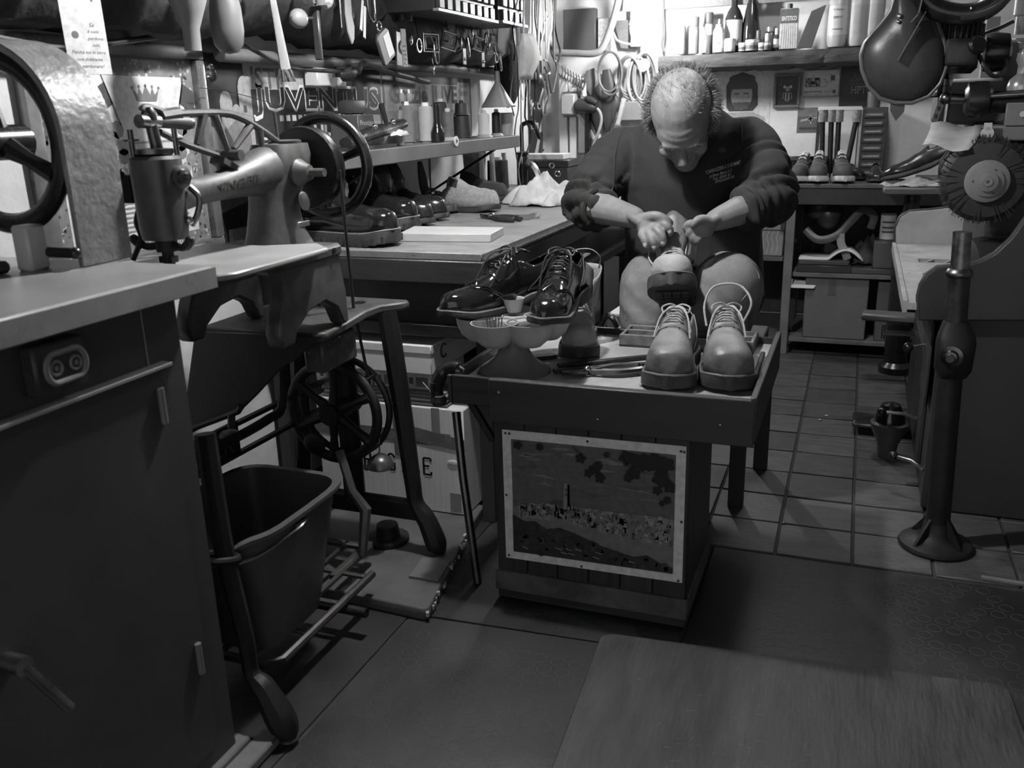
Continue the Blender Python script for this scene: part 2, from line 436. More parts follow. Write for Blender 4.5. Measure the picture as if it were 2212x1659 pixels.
# ---------------------------------------------------------------- lamps of the place
t = thing('tube_lamp', 'glowing bare tube lamp hanging by the bottle shelf', 'lamp', PY(1418, 64, 4.5))
lx, ly, lz = t.location
MB().lathe([(.004, 0), (.021, .008), (.024, .03), (.024, .13), (.020, .15)], (lx, ly, lz), n=16).build('tube', M['bulb'], t)
MB().lathe([(.02, .15), (.026, .152), (.026, .20), (.016, .23), (.012, .24)], (lx, ly, lz), n=16).build('lamp_socket', M['plasticlight'], t)
MB().tube([(lx, ly, lz+.24), (lx+.004, ly, ZC)], .004, 6).build('cord', M['plasticdark'], t)
PEND = Vector((-.84, 1.93, 1.80))
t = thing('pendant_lamp', 'enamel pendant lamp hanging over the bench corner', 'lamp', PEND)
MB().lathe([(.17, .0), (.165, .03), (.13, .10), (.045, .15), (.04, .19), (.0, .2)], PEND, n=28, caps=(False, False)).build('lamp_shade', mat('enamel_shade', .5, .35), t, sol=.002)
MB().ell(PEND+Vector((0, 0, .06)), (.03, .03, .04)).build('lamp_bulb', mat('pendant_glass', .9, .4, var=0, emit=PEND_W/(PI*.0137)), t)
MB().tube([PEND+Vector((0, 0, .19)), (PEND.x, PEND.y, ZC)], .004, 6).build('cord', M['plasticdark'], t)

CL = Vector((-.15, 3.5, 2.36))
t = thing('ceiling_lamp', 'round opal ceiling lamp above the seated man', 'lamp', CL)
MB().lathe([(.0, 0), (.09, .01), (.13, .04), (.14, .07)], CL, n=24).build('opal_bowl', mat('opal_glass', .9, .4, var=0, emit=CEIL_W/(PI*.075)), t)
MB().lathe([(.145, .07), (.145, .09), (.0, .09)], CL, n=24).build('lamp_base', M['plasticlight'], t)
# ---------------------------------------------------------------- rubber mats and boards on the floor
def mat_piece(name, pts, z, m, label, cat='mat', h=.004):
    mb = MB().prism(pts, (0, 0, z), (1, 0, 0), (0, 1, 0), (0, 0, h)); t = thing(name, label, cat, (sum(p[0] for p in pts)/len(pts), sum(p[1] for p in pts)/len(pts), z))
    mb.build('sheet', m, t, bev=.0015); return t
a = mat_piece('floor_mat', [(-1.69, YF), (-.945, YF), (-.955, 1.2), (-.95, 1.70), (-.95, 2.30), (-1.69, 2.30)], -.0055, M['rubber2'], 'plain dark rubber mat strip under the treadle machine')
def studs(par, x0, x1, y0, y1, z, m, keep=.8, r=.0165, sp=.042):
    mb = MB(); rng = random.Random(5); j = 0; y = y0
    while y < y1:
        x = x0+(sp/2 if j % 2 else 0)
        while x < x1:
            if rng.random() < keep: mb.lathe([(r, 0), (r*.985, .0006), (r*.93, .0006), (r*.915, .0)], (x, y, z), n=16, caps=(False, False))
            x += sp
        y += sp*.87; j += 1
    o = mb.build('coin_studs', m, par); o['kind'] = 'stuff'
a = mat_piece('floor_mat', [(-.94, YF), (-.44, YF), (-.44, 1.745), (-.945, 1.715)], -.0055, M['rubber'], 'dark studded rubber mat left of the worn floor board')
studs(a, -.90, -.46, .95, 1.66, -.0016, gray(.06, .5))
a = mat_piece('floor_mat', [(-.945, 1.722), (-.44, 1.752), (-.30, 1.757), (-.30, 2.302), (-.945, 2.302)], -.0055, M['rubber'], 'dark smooth rubber mat beneath the low work table')
a = mat_piece('floor_mat', [(-.296, 1.2), (1.3, 1.2), (1.3, 2.285), (-.296, 2.302)], -.0055, M['rubber2'], 'scuffed studded rubber mat along the edge of the floor tiles')
studs(a, -.13, .45, 1.83, 2.27, -.0016, gray(.07, .5), .7)
mb = MB(); q = [PZ(x, y, 0) for x, y in ((1310, 1374), (2165, 1488))]
bd = thing('floor_board', 'scratched worn wooden panel lying flat on the rubber mats', 'board', (-.05, 1.2, 0))
pts = [(-.475, 1.755), (-.455, 1.775), (.36, 1.845), (.375, 1.83), (.42, 1.2), (.45, .4), (-.40, .4), (-.44, 1.2)]
MB().prism(pts, (0, 0, -.001), (1, 0, 0), (0, 1, 0), (0, 0, .010)).build('panel', M['board'], bd, bev=.002)
rng = random.Random(9); mb = MB()
for i in range(70):
    x = rng.gauss(-.12, .1); y = rng.gauss(1.42, .12); a = rng.choice((.2, 1.5, 1.3, .4)); l = rng.uniform(.004, .02)
    mb.bar((x, y, .0092), (x+l*math.cos(a), y+l*math.sin(a), .0092), .0010, .0006)
mb.build('scratches', gray(.13, .7), bd, kind='stuff')
# low plywood platform under the far feet of the treadle machine
pf = thing('platform_board', 'chipped plywood board under the treadle machine', 'board', (-1.15, 1.9, 0))
pts = [(-1.42, 1.72), (-1.18, 1.715), (-.905, 1.70), (-.893, 1.712), (-.935, 1.95), (-.968, 2.12), (-.99, 2.30), (-1.42, 2.30)]
MB().prism(pts, (0, 0, -.001), (1, 0, 0), (0, 1, 0), (0, 0, .031)).build('board', mat('plywood_top', .08, .5, var=.35, scale=9), pf, bev=.003)
mb = MB()
for i in range(26):
    k = i/25; mb.box((-.896-.075*k+rng.uniform(-.004, .004), 1.705+.41*k, .018+rng.uniform(-.006, .008)), (.008, .016, .010), (0, 0, rng.uniform(0, 3)))
mb.build('chipped_edge', gray(.35, .8), pf, kind='stuff')
one(MB().prism([(PZ(x, y, .032).x, PZ(x, y, .032).y) for x, y in ((883, 1248), (947, 1256), (975, 1214), (912, 1207))], (0, 0, .030), (1, 0, 0), (0, 1, 0), (0, 0, .007)), 'foot_block', gray(.13, .6), 'small square of board under the foot of the treadle stand', 'block', bev=.001)
one(MB().bar(PZ(2120, 1247, .004), PZ(2215, 1262, .004), .014, .006), 'wood_strip', gray(.2, .6), 'thin pale wooden strip on the mat edge by the machine stand', 'strip')

for i, (x, y, lb) in enumerate(((1692, 1131, 'bright nail head on the joint of two floor tiles'), (1785, 899, 'tiny white chip lying on a floor tile'), (1772, 908, 'tiny round tack lying on a floor tile'))):
    c = PZ(x, y, 0); one(MB().ell(c+Vector((0, 0, .002)), (.006 if i != 1 else .008, .004, .003), 8), ['nail_head', 'paper_chip', 'tack'][i], [M['chrome'], M['paper'], M['steel']][i], lb, ['nail', 'chip', 'tack'][i])
# ================================================================ LEFT FOREGROUND: counter and its machine
cb = thing('counter_cabinet', 'grey painted metal cabinet with laminate counter top and bent handle', 'cabinet', (-1.3, .5, 0))
MB().b2((-1.66, -.4, .02), (-1.035, 1.155, .905)).build('body', M['cab'], cb, bev=.004)
MB().b2((-1.64, -.4, 0), (-1.02, 1.18, .03)).build('plinth', gray(.14, .6), cb, bev=.004)
MB().b2((-1.02, .45, .0), (-.975, 1.215, .022)).build('floor_rail', M['grey'], cb, bev=.004)
MB().b2((-1.67, -.4, .905), (-1.0, 1.215, .945)).build('counter_top', M['cabtop'], cb, bev=.004)
MB().b2((-1.001, -.4, .908), (-.997, 1.216, .942)).build('edge_trim', mat('trim_strip', .3, .3), cb)
dr = MB().b2((-1.035, -.2, .07), (-1.024, 1.10, .800)).build('door', M['cab'], cb, bev=.003)
MB().b2((-1.036, -.2, .800), (-1.014, 1.105, .806)).build('door_lip', gray(.3, .45), dr, bev=.001)
p0 = PX(42, 1437, -1.0); p1 = PX(150, 1530, -.985)
MB().cyl((-1.024, p0.y, p0.z), (-.99, p0.y, p0.z), .014).tube([(-.995, p0.y, p0.z), p1], .008, 10).build('handle', M['steel'], dr)
for y, z in ((1.075, .74), (1.075, .27)):
    MB().cyl((-1.02, y, z-.03), (-1.02, y, z+.03), .006).build('hinge', gray(.14, .4), dr)
MB().b2((-1.034, 1.072, .806), (-1.0335, 1.0735, .905)).build('panel_seam', gray(.35, .6), cb)
s0 = PX(50, 745, -1.02); s1 = PX(187, 828, -1.02)
cy_ = (s0.y+s1.y)/2; cz_ = .858
ob = MB().box((-1.022, cy_, cz_), (.026, .088, .072)).build('outlet_box', M['dark'], cb, bev=.004)
pts = [(cy_+.006+.017*math.copysign(1, math.cos(a))+.017*math.cos(a), cz_+.021*math.sin(a)) for a in [2*PI*i/24 for i in range(24)]]
MB().tube([(-1.008, p[0], p[1]) for p in pts], .0045, 8, closed=True).build('outlet_rim', M['grey'], ob)
MB().prism(pts, (-1.0095, 0, 0), (0, 1, 0), (0, 0, 1), (.001, 0, 0)).build('outlet_face', M['plasticdark'], ob)
for dy in (-.011, .023):
    MB().torus((-1.008, cy_+dy, cz_), .0095, .0022, (1, 0, 0), 16, 6).cyl((-1.009, cy_+dy, cz_), (-1.007, cy_+dy, cz_), .004).build('socket', M['grey'], ob)

# machine with hammered guard and spoked wheel standing on the counter
mc = thing('flywheel_machine', 'bench machine with hammertone arched guard and black spoked wheel', 'machine', (-1.36, 1.1, .945))
def arch(rx, ztop, zs, xc, n=22):
    pts = [(xc+rx, zs)]
    for i in range(n+1):
        a = PI*i/n; pts.append((xc+rx*math.cos(a), ztop-rx*.93+rx*.93*math.sin(a)))
    return pts+[(xc-rx, zs)]
xc = -1.375; outer = arch(.168, 1.318, .946, xc); inner = arch(.158, 1.306, .946, xc)
rings = []
for y, o2 in ((1.14, 0), (1.255, 0)):
    rings.append([(p[0], y, p[1]) for p in outer]+[(p[0], y, p[1]) for p in inner[::-1]])
MB().loft(rings).build('guard', M['hammer'], mc, bev=.002)
MB().prism(inner, (0, 1.25, 0), (1, 0, 0), (0, 0, 1), (0, .004, 0)).v
wc = Vector((xc, 1.165, 1.150))
wheel = MB().torus(wc, .137, .013, (0, 1, 0), 44, 10, sx=1.4, sy=1.)
wo = wheel.build('flywheel', M['black'], mc)
for a in (95, 215, 335):
    d = Vector((math.cos(R(a)), 0, math.sin(R(a))))
    MB().tube([wc+d*.02, wc+d*.07, wc+d*.13], [.02, .013, .017], 8).build('spoke', M['black'], wo)
MB().cyl(wc-Vector((0, .03, 0)), wc+Vector((0, .05, 0)), .03).build('hub', M['black'], wo)
MB().lathe([(.075, 0), (.09, .01), (.09, .05), (.03, .06)], wc+Vector((-.06, -.05, .03)), (0, -1, 0), 24).build('inner_guard', M['hammer'], mc)
MB().cyl(wc+Vector((-.2, -.14, -.005)), wc+Vector((.075, -.14, -.005)), .013).build('shaft', M['steel'], mc)
MB().prism([(-1.62, .945), (-1.315, .945), (-1.33, 1.0), (-1.345, 1.075), (-1.62, 1.09)], (0, .86, 0), (1, 0, 0), (0, 0, 1), (0, .19, 0)).build('body', mat('machine_grey', .26, .45), mc, bev=.006)
MB().b2((-1.62, .85, 1.055), (-1.33, 1.05, 1.085)).build('body_cap', mat('machine_grey2', .2, .4), mc, bev=.008)
MB().b2((-1.62, .84, 1.012), (-1.352, 1.0, 1.045)).build('guide_rail', M['dark'], mc, bev=.003)
MB().tube(curve([(-1.36, .99, 1.042), (-1.315, 1.0, 1.045), (-1.285, 1.0, 1.04), (-1.275, 1.0, 1.03)]), .008, 8).build('lever', M['black'], mc)
MB().b2((-1.64, .8, .946), (-1.29, 1.075, .966)).build('base', M['dark'], mc, bev=.006)
MB().cyl((-1.285, 1.13, .972), (-1.21, 1.13, .972), .009).ell((-1.208, 1.13, .972), .010).build('knob', M['black'], mc)
MB().b2((-1.30, 1.09, .945), (-1.265, 1.13, 1.02)).build('post', M['plasticlight'], mc, bev=.004)
# cable along the wall above it
one(MB().tube(curve([PX(x, y, -1.62) for x, y in ((-60, 70), (30, 88), (110, 102), (180, 102), (260, 90), (360, 76))]), .007, 8), 'cable', M['plasticdark'], 'black cable sagging above the coat of arms frame', 'cable')
# hanging paper strip with a verse
A = Vector((.34, .94, 0)).normalized(); bl = PY(152, 160, 1.42); 
st = Print(.084, .30, .72)
wq = .084
st.poly([(.045, .30), (.045, .19), (.038, .155), (.058, .155), (.063, .19), (.06, .30)], .015)
st.poly([(.045, .30), (.03, .23), (.035, .205), (.026, .20), (.02, .24), (.03, .30)], .015).poly([(.06, .30), (.07, .24), (.076, .24), (.066, .30)], .015)
st.line((.042, .155), (.036, .143), .004, .1).line((.058, .155), (.066, .135), .004, .1).circ(.022, .073, .007, .15).circ(.021, .215, .008, .35, ry=.03)
st.text('Se', .052, .088, .008, .05, shear=.3).text('il cielo', .047, .077, .0062, .1, shear=.3).text('perdona', .046, .064, .0066, .1, shear=.3).text('tutti,', .052, .052, .006, .1, shear=.3)
st.text('Perché noi in terra', .010, .038, .0068, .08, w=.066, shear=.3).text('non dobbiamo', .018, .025, .0066, .08, w=.05, shear=.3).text('perdonare?', .026, .012, .0068, .08, w=.043, shear=.3)
st.build('paper_strip', None, bl, A, (-.04, .02, 1), label='white paper strip with a printed verse hanging before the coat of arms', cat='paper')
# framed coat of arms
frm = thing('picture_frame', 'gilt framed print of a crowned coat of arms above a block of text', 'picture', (XL, 1.8, .82))
y0, y1, z0, z1 = 1.50, 2.095, .825, 1.365; X0 = XL
for a, b in (((X0, y0, z0), (X0+.03, y1, z0+.035)), ((X0, y0, z1-.035), (X0+.03, y1, z1)), ((X0, y0, z0+.035), (X0+.03, y0+.035, z1-.035)), ((X0, y1-.035, z0+.035), (X0+.03, y1, z1-.035))):
    r_ = MB().b2(a, b).build('frame_rail', mat('gilt_frame', .22, .3, .5, var=.3), frm, bev=.007, seg=2)
W_, H_ = y1-y0-.07, z1-z0-.07
p = Print(W_, H_, .18)
rng = random.Random(2)
for i in range(260):
    x = rng.choice((rng.uniform(0, .045), rng.uniform(W_-.045, W_), rng.uniform(0, W_), rng.uniform(0, W_))); y = rng.uniform(0, H_)
    if .045 < x < W_-.045 and .03 < y < H_-.045: y = rng.choice((rng.uniform(H_-.045, H_), rng.uniform(0, .03)))
    p.circ(min(max(x, .006), W_-.006), min(max(y, .006), H_-.006), rng.uniform(.002, .006), rng.choice((.05, .4, .1, .5)), 6)
p.up().rect(.045, .03, W_-.09, H_-.075, .6).up()
cxp = W_*.66
p.poly([(cxp-.09, H_-.22), (cxp-.085, H_-.20), (cxp+.085, H_-.20), (cxp+.09, H_-.22), (cxp+.08, H_-.34), (cxp, H_-.385), (cxp-.08, H_-.34)], .25).up()
p.poly([(cxp-.086, H_-.222), (cxp-.08, H_-.206), (cxp+.08, H_-.206), (cxp+.086, H_-.222), (cxp+.076, H_-.337), (cxp, H_-.378), (cxp-.076, H_-.337)], .52).up()
KC = .66; zc_ = H_-.085
p.poly([(cxp+KC*a, zc_+KC*b) for a, b in ((-.05, -.03), (.05, -.03), (.07, .015), (.045, -.005), (.035, .02), (.02, -.005), (0, .03), (-.02, -.005), (-.035, .02), (-.045, -.005), (-.07, .015))], .16)
for k in (-.07, -.035, 0, .035, .07): p.circ(cxp+KC*k, zc_+KC*(.028-abs(k)*.12), .0045, .18, 8)
for sg in (-1, 1):
    p.line((cxp+sg*.10, (H_+.05)-.21), (cxp+sg*.145, (H_+.05)-.085), .004, .1)
    p.poly([(cxp+sg*.135, (H_+.05)-.11), (cxp+sg*.185, (H_+.05)-.135), (cxp+sg*.165, (H_+.05)-.185), (cxp+sg*.115, (H_+.05)-.16)], .07)
    for k in range(9):
        p.circ(cxp+sg*(.115+.02*math.sin(k*1.9)), (H_+.05)-.22-.021*k, .022-.001*k, .17+.05*(k % 3), 8)
p.up()
p.poly([(cxp-.035, H_-.225), (cxp-.01, H_-.235), (cxp, H_-.222), (cxp+.01, H_-.235), (cxp+.035, H_-.225), (cxp+.012, H_-.25), (cxp, H_-.262), (cxp-.012, H_-.25)], .05)
for k in range(6): p.circ(cxp+.01*math.sin(k*2.), H_-.285-.013*k, .008, .1, 8)
for k in range(13):
    p.rect(.06, .19-.0115*k, W_-.12-rng.uniform(0, .03), .0045, .22)
    for q in range(12): p.up() if 0 else None
p.build('print', frm, (X0+.008, y0+.035, z0+.035), (0, 1, 0), (0, 0, 1), .001)
MB().ell((X0+.02, 2.13, 1.30), (.012, .02, .025)).build('glass_boss', M['glass'], frm)

# ================================================================ TREADLE SEWING MACHINE
sw = thing('treadle_sewing_machine', 'cast iron treadle shoe patching machine with large hand wheel', 'sewing machine', (-1.2, 1.7, 0))
g = M['cast']; bk = M['blackmatt']
# iron table
pts = [(-1.40, 1.63), (-1.10, 1.635), (-1.075, 1.65), (-1.085, 1.75), (-1.105, 1.88), (-1.10, 1.945), (-1.065, 1.985), (-1.05, 2.005), (-1.065, 2.025), (-1.10, 2.025), (-1.40, 2.03)]
MB().prism(pts, (0, 0, .700), (1, 0, 0), (0, 1, 0), (0, 0, .02)).build('iron_table', mat('iron_table', .075, .45, .2, var=.35, scale=25, bump=.1), sw, bev=.004)
MB().cyl((-1.168, 1.958, .7195), (-1.168, 1.958, .7215), .016).build('belt_hole', M['black'], sw)
# dress guard plate below the table edge
gp = [PY(x, y, 1.63) for x, y in ((425, 714), (700, 724), (640, 776), (610, 795), (560, 850), (525, 884), (425, 925), (395, 940))]
MB().prism([(q.x, q.z) for q in gp], (0, 1.622, 0), (1, 0, 0), (0, 0, 1), (0, .008, 0)).build('dress_guard', mat('guard_iron', .012, .4, var=.3), sw, bev=.002)
MB().tube([PY(395, 938, 1.615), PY(425, 922, 1.615), PY(470, 905, 1.615), PY(515, 888, 1.615), PY(521, 878, 1.612)], .008, 8).build('guard_lip', M['dark'], sw)
MB().box(PY(715, 755, 1.76), (.055, .15, .075)).build('bobbin_box', mat('box_tin', .07, .4, .2, var=.4, scale=30, speck=.33, speckv=.5, speckscale=60), sw, bev=.006)
# pedestal: two arched brackets on the table, base slab
def bracket(Xa, Xb, name):
    pr = [(1.50, .905), (1.735, .905), (1.735, .86), (1.75, .80), (1.752, .722), (1.728, .722), (1.705, .765), (1.66, .788), (1.60, .78), (1.545, .745), (1.535, .722), (1.49, .722), (1.482, .755), (1.50, .80), (1.515, .83), (1.515, .862)]
    return MB().prism(pr, (Xa, 0, 0), (0, 1, 0), (0, 0, 1), (Xb-Xa, 0, 0)).build(name, g, sw, bev=.006)
bracket(-1.115, -1.075, 'front_bracket'); bracket(-1.345, -1.305, 'rear_bracket')
MB().b2((-1.345, 1.50, .878), (-1.07, 1.74, .908)).build('bed_plate', g, sw, bev=.008)
MB().cyl((-1.07, 1.70, .895), (-1.067, 1.70, .895), .006).build('bed_screw_hole', M['black'], sw)
# cylinder arm bed and work board
MB().bar((-1.2, 1.56, .885), (-1.2, 1.26, .885), .07, .055).build('cylinder_bed', g, sw, bev=.015, seg=2)
wbp = [(-1.34, 1.24), (-1.05, 1.24), (-1.02, 1.30), (-1.02, 1.60), (-1.08, 1.655), (-1.18, 1.60), (-1.34, 1.60)]
MB().prism(wbp, (0, 0, .906), (1, 0, 0), (0, 1, 0), (0, 0, .012)).build('work_board', mat('work_board', .30, .35, var=.2, scale=6), sw, bev=.003)
# pillar and arm
def rr_(cx, cy, z, a, b, n=16): return [(cx+a*math.copysign(abs(math.cos(2*PI*i/n))**.7, math.cos(2*PI*i/n)), cy+b*math.copysign(abs(math.sin(2*PI*i/n))**.7, math.sin(2*PI*i/n)), z) for i in range(n)]
rings = [rr_(-1.2, 1.685, .905, .062, .082), rr_(-1.2, 1.68, .94, .052, .066), rr_(-1.2, 1.68, .99, .046, .055), rr_(-1.2, 1.695, 1.03, .05, .06), rr_(-1.2, 1.71, 1.07, .058, .07), rr_(-1.2, 1.72, 1.10, .057, .07), rr_(-1.2, 1.725, 1.123, .05, .064)]
MB().loft(rings).build('pillar', g, sw)
def yr(cy, cz, a, b, n=16): return [(-1.2+a*math.cos(2*PI*i/n), cy, cz+b*math.sin(2*PI*i/n)) for i in range(n)]
MB().loft([yr(1.76, 1.07, .05, .05), yr(1.70, 1.07, .056, .056), yr(1.64, 1.068, .045, .05), yr(1.57, 1.058, .034, .036), yr(1.50, 1.050, .028, .028), yr(1.43, 1.046, .027, .027), yr(1.38, 1.046, .034, .034), yr(1.34, 1.046, .04, .04)]).build('arm', g, sw)
MB().loft([rr_(-1.2, 1.335, .968, .038, .035), rr_(-1.2, 1.335, .99, .041, .038), rr_(-1.2, 1.335, 1.09, .043, .04), rr_(-1.2, 1.335, 1.112, .043, .04), rr_(-1.2, 1.335, 1.118, .036, .033)]).build('head', mat('head_metal', .075, .45, .3, var=.3, scale=22), sw)
q = MB(); q.lathe([(.03, 0), (.034, .004), (.034, .012), (.012, .014)], (-1.2, 1.335, 1.118)); q.build('head_cap', M['darksteel'], sw)
MB().cyl((-1.2, 1.345, 1.12), (-1.2, 1.335, 1.192), .011).lathe([(.014, 0), (.015, .01), (.009, .022)], (-1.2, 1.335, 1.18)).build('needle_bar', M['darksteel'], sw)
for x, y in ((-1.225, 1.31), (-1.17, 1.36)): MB().cyl((x, y, 1.118), (x, y, 1.165), .005).cyl((x, y, 1.145), (x, y, 1.148), .014).build('tension_post', M['darksteel'], sw)
MB().cyl((-1.2, 1.335, .97), (-1.2, 1.335, .945), .02).cyl((-1.2, 1.335, .95), (-1.2, 1.335, .918), .011).box((-1.2, 1.335, .93), (.03, .018, .012)).build('presser', M['blackmatt'], sw)
for sg in (-1, 1): MB().tube(curve([(-1.2+sg*.012, 1.335, .957), (-1.2+sg*.04, 1.33, .953), (-1.2+sg*.06, 1.325, .962), (-1.2+sg*.068, 1.322, .975)]), [.007]*12+[.009]*8+[.009, .008, .007, .006, .003], 8).build('thread_ear', M['blackmatt'], sw)
MB().lathe([(.02, 0), (.021, .006), (.014, .009), (.013, .016), (.007, .018), (.006, .026)], (-1.158, 1.345, 1.08), (1, -.2, 0)).build('tension_disc', M['darksteel'], sw)
MB().tube(curve([(-1.16, 1.37, 1.06), (-1.145, 1.375, 1.04), (-1.15, 1.37, 1.01), (-1.162, 1.365, .99)]), .006, 8).build('tension_lever', M['darksteel'], sw)
MB().ell((-1.157, 1.355, 1.00), .008).build('screw', M['steel'], sw)
MB().box((-1.253, 1.325, 1.06), (.02, .03, .05)).ell((-1.265, 1.315, 1.085), .008).ell((-1.265, 1.315, 1.055), .008).build('lift_cam', M['blackmatt'], sw)
MB().tube(curve([(-1.245, 1.33, 1.03), (-1.25, 1.32, 1.0), (-1.245, 1.32, .97), (-1.262, 1.31, .93)]), .005, 6).build('presser_lever', M['blackmatt'], sw)
# overhead lever truss
lv = MB(); X = -1.2
top = [PX(x, y, X) for x, y in ((385, 246), (470, 244), (510, 251), (560, 278), (607, 312))]
bot = [PX(x, y, X) for x, y in ((345, 285), (400, 312), (470, 336))]
lv.tube(curve(top, 6), .0075, 8)
lv.tube(curve(bot, 4), .0065, 8)
for a, b in (((440, 247), (425, 312)), ((463, 250), (492, 325)), ((540, 272), (505, 322)), ((560, 280), (566, 318))): lv.tube([PX(*a, X), PX(*b, X)], [.009, .006], 8)
lv.tube([PX(330, 262, X), PX(405, 266, X)], [.011, .013], 10)
lv.tube(curve([PX(x, y, X) for x, y in ((385, 246), (350, 240), (325, 232), (310, 232), (306, 238))], 5), .006, 8)
lv.tube([PX(345, 252, X), PX(385, 246, X)], .013, 8)
lv.build('take_up_lever', g, sw)
MB().tube([PX(300, 262, X), PX(340, 263, X)], .0125, 10).build('lever_pin', M['steel'], sw)
MB().cyl(PX(404, 266, X), PX(412, 266, X), .011).build('pin_collar', M['steel'], sw)
a_ = PX(488, 345, X); MB().box(a_+Vector((0, .0, -.012)), (.035, .06, .012), (R(-25), 0, 0)).cyl(a_+Vector((-.03, .012, .008)), a_+Vector((.03, .012, .008)), .011).build('lever_block', M['cast'], sw)
MB().lathe([(.034, 0), (.036, .004), (.036, .008), (.03, .01)], (-1.2, 1.745, 1.121)).cyl((-1.2, 1.72, 1.128), (-1.2, 1.715, 1.19), .0035).build('spool_pin', M['cast'], sw)
# pulley, hand wheel
hc = Vector((-1.2, 1.80, 1.065))
MB().lathe([(.055, 0), (.092, .002), (.094, .012), (.088, .02), (.094, .028), (.092, .04), (.05, .042)], hc, (0, 1, 0), 32).build('belt_pulley', M['black'], sw)
hw = Vector((-1.2, 1.905, 1.065))
wo = MB().torus(hw, .112, .0135, (0, 1, 0), 48, 12).build('hand_wheel', M['black'], sw)
for a in (20, 140, 260):
    d = Vector((math.cos(R(a)), 0, math.sin(R(a)))); MB().tube([hw+d*.015, hw+d*.06, hw+d*.108], [.014, .009, .012], 8).build('spoke', M['black'], wo)
MB().cyl(hc+Vector((0, -.08, 0)), hw+Vector((0, .02, 0)), .02).build('wheel_shaft', M['black'], sw)
MB().lathe([(.028, 0), (.03, .008), (.022, .02), (.016, .034), (.009, .036), (.009, .07)], (-1.146, 1.70, 1.063), (1, 0, 0)).build('crank_boss', g, sw)
MB().lathe([(.02, 0), (.021, .003), (.016, .005), (.0, .005)], (-1.147, 1.715, 1.0), (1, 0, .15), 20).build('badge', M['brass'], sw).scale = (1, 1, 1)
MB().box((-1.151, 1.715, .95), (.004, .045, .012)).build('number_plate', M['brass'], sw, bev=.001)
lt = Print(.085, .012, .17); lt.text('SINGER', .0, .0, .011, .07, w=.085)
# arm lettering as thin proud letters
vs, fs = text_mesh('SINGER', .02); k0 = max(v[0] for v in vs)
AR = [(1.34, 1.046, .04, .04), (1.38, 1.046, .034, .034), (1.43, 1.046, .027, .027), (1.50, 1.050, .028, .028), (1.57, 1.058, .034, .036), (1.64, 1.068, .045, .05), (1.70, 1.07, .056, .056)]
def on_arm(y, dz):
    for q0, q1 in zip(AR, AR[1:]):
        if y <= q1[0]:
            k = (y-q0[0])/(q1[0]-q0[0]); c_, a_, b_ = [q0[n]+(q1[n]-q0[n])*k for n in (1, 2, 3)]; break
    return (-1.2+a_*math.sqrt(max(.02, 1-(dz/b_)**2))+.0012, y, c_+dz)
mb = MB(); mb.add([on_arm(1.465+v[0]/k0*.13, -.006+v[1]*.022) for v in vs], fs); mb.build('arm_lettering', gray(.03), sw, recalc=False)
# belt
for dx in (-.088, .088):
    MB().tube([(-1.2+dx, 1.82, 1.06), (-1.2+dx*.55, 1.90, .715), (-1.235+dx*1.1, 1.93, .50)], .004, 6).build('belt', M['dark'], sw)
# treadle wheel
tw = Vector((-1.236, 1.90, .437))
wo = MB().torus(tw, .128, .011, (0, 1, 0), 48, 10, sx=1.3, sy=1.).torus(tw+Vector((0, .055, 0)), .134, .009, (0, 1, 0), 48, 8).build('treadle_wheel', bk, sw)
for k in range(6):
    a = k*60+25; d = Vector((math.cos(R(a)), 0, math.sin(R(a)))); MB().tube([tw+d*.02, tw+d*.07, tw+d*.125], [.016, .010, .015], 8).build('spoke', bk, wo)
for k in range(4):
    a = k*90+45; d = Vector((math.cos(R(a)), 0, math.sin(R(a)))); MB().bar(tw+d*.13, tw+d*.134+Vector((0, .055, 0)), .02, .008).build('rim_link', bk, wo)
MB().cyl(tw+Vector((0, -.03, 0)), tw+Vector((0, .10, 0)), .028).build('hub', bk, wo)
MB().ell(tw+Vector((-.062, -.01, -.09)), (.034, .012, .03)).build('balance_weight', bk, wo)
# side frames
def leg(pts, r, name='leg'):
    return MB().tube(curve(pts, 6), r, 8).build(name, bk, sw)
Yf = 1.975
f1 = [(-1.10, Yf, .70), (-1.075, Yf, .45), (-1.058, Yf, .24), (-1.05, Yf, .17), (-1.02, Yf, .12), (-.995, Yf, .05), (-.995, Yf, .033)]
n1 = (len(f1)-1)*6+1
leg(f1, [lerp([(0, .027), (.5, .022), (.62, .026), (.8, .030), (1, .013)], i/(n1-1)) for i in range(n1)])
f2 = [(-1.37, Yf, .70), (-1.385, Yf, .45), (-1.40, Yf, .24), (-1.41, Yf, .17), (-1.44, Yf, .12), (-1.465, Yf, .05), (-1.465, Yf, .033)]
leg(f2, [lerp([(0, .027), (.5, .022), (.62, .026), (.8, .030), (1, .013)], i/(n1-1)) for i in range(n1)])
MB().bar((-1.42, Yf, .15), (-1.03, Yf, .15), .03, .06).build('lower_rail', bk, sw, bev=.01)
MB().tube([(-1.24, Yf, .70), (-1.24, Yf, .15)], .03, 8).build('centre_post', bk, sw)
Yn = 1.235
f1 = [(-1.10, Yn+.02, .62), (-1.075, Yn, .40), (-1.05, Yn, .20), (-1.045, Yn-.002, .13), (-1.015, Yn-.006, .10), (-.975, Yn-.012, .035), (-.965, Yn-.014, 0)]
leg(f1, [lerp([(0, .02), (.5, .016), (.66, .024), (.8, .030), (1, .018)], i/(n1-1)) for i in range(n1)])
MB().ell((-.965, Yn-.014, .008), (.022, .022, .008)).build('foot_pad', M['dark'], sw)
f2 = [(-1.37, Yn+.02, .62), (-1.385, Yn, .40), (-1.40, Yn, .20), (-1.41, Yn, .13), (-1.44, Yn, .08), (-1.465, Yn, .02), (-1.465, Yn, 0)]
leg(f2, [lerp([(0, .02), (.5, .016), (.66, .024), (.8, .030), (1, .018)], i/(n1-1)) for i in range(n1)])
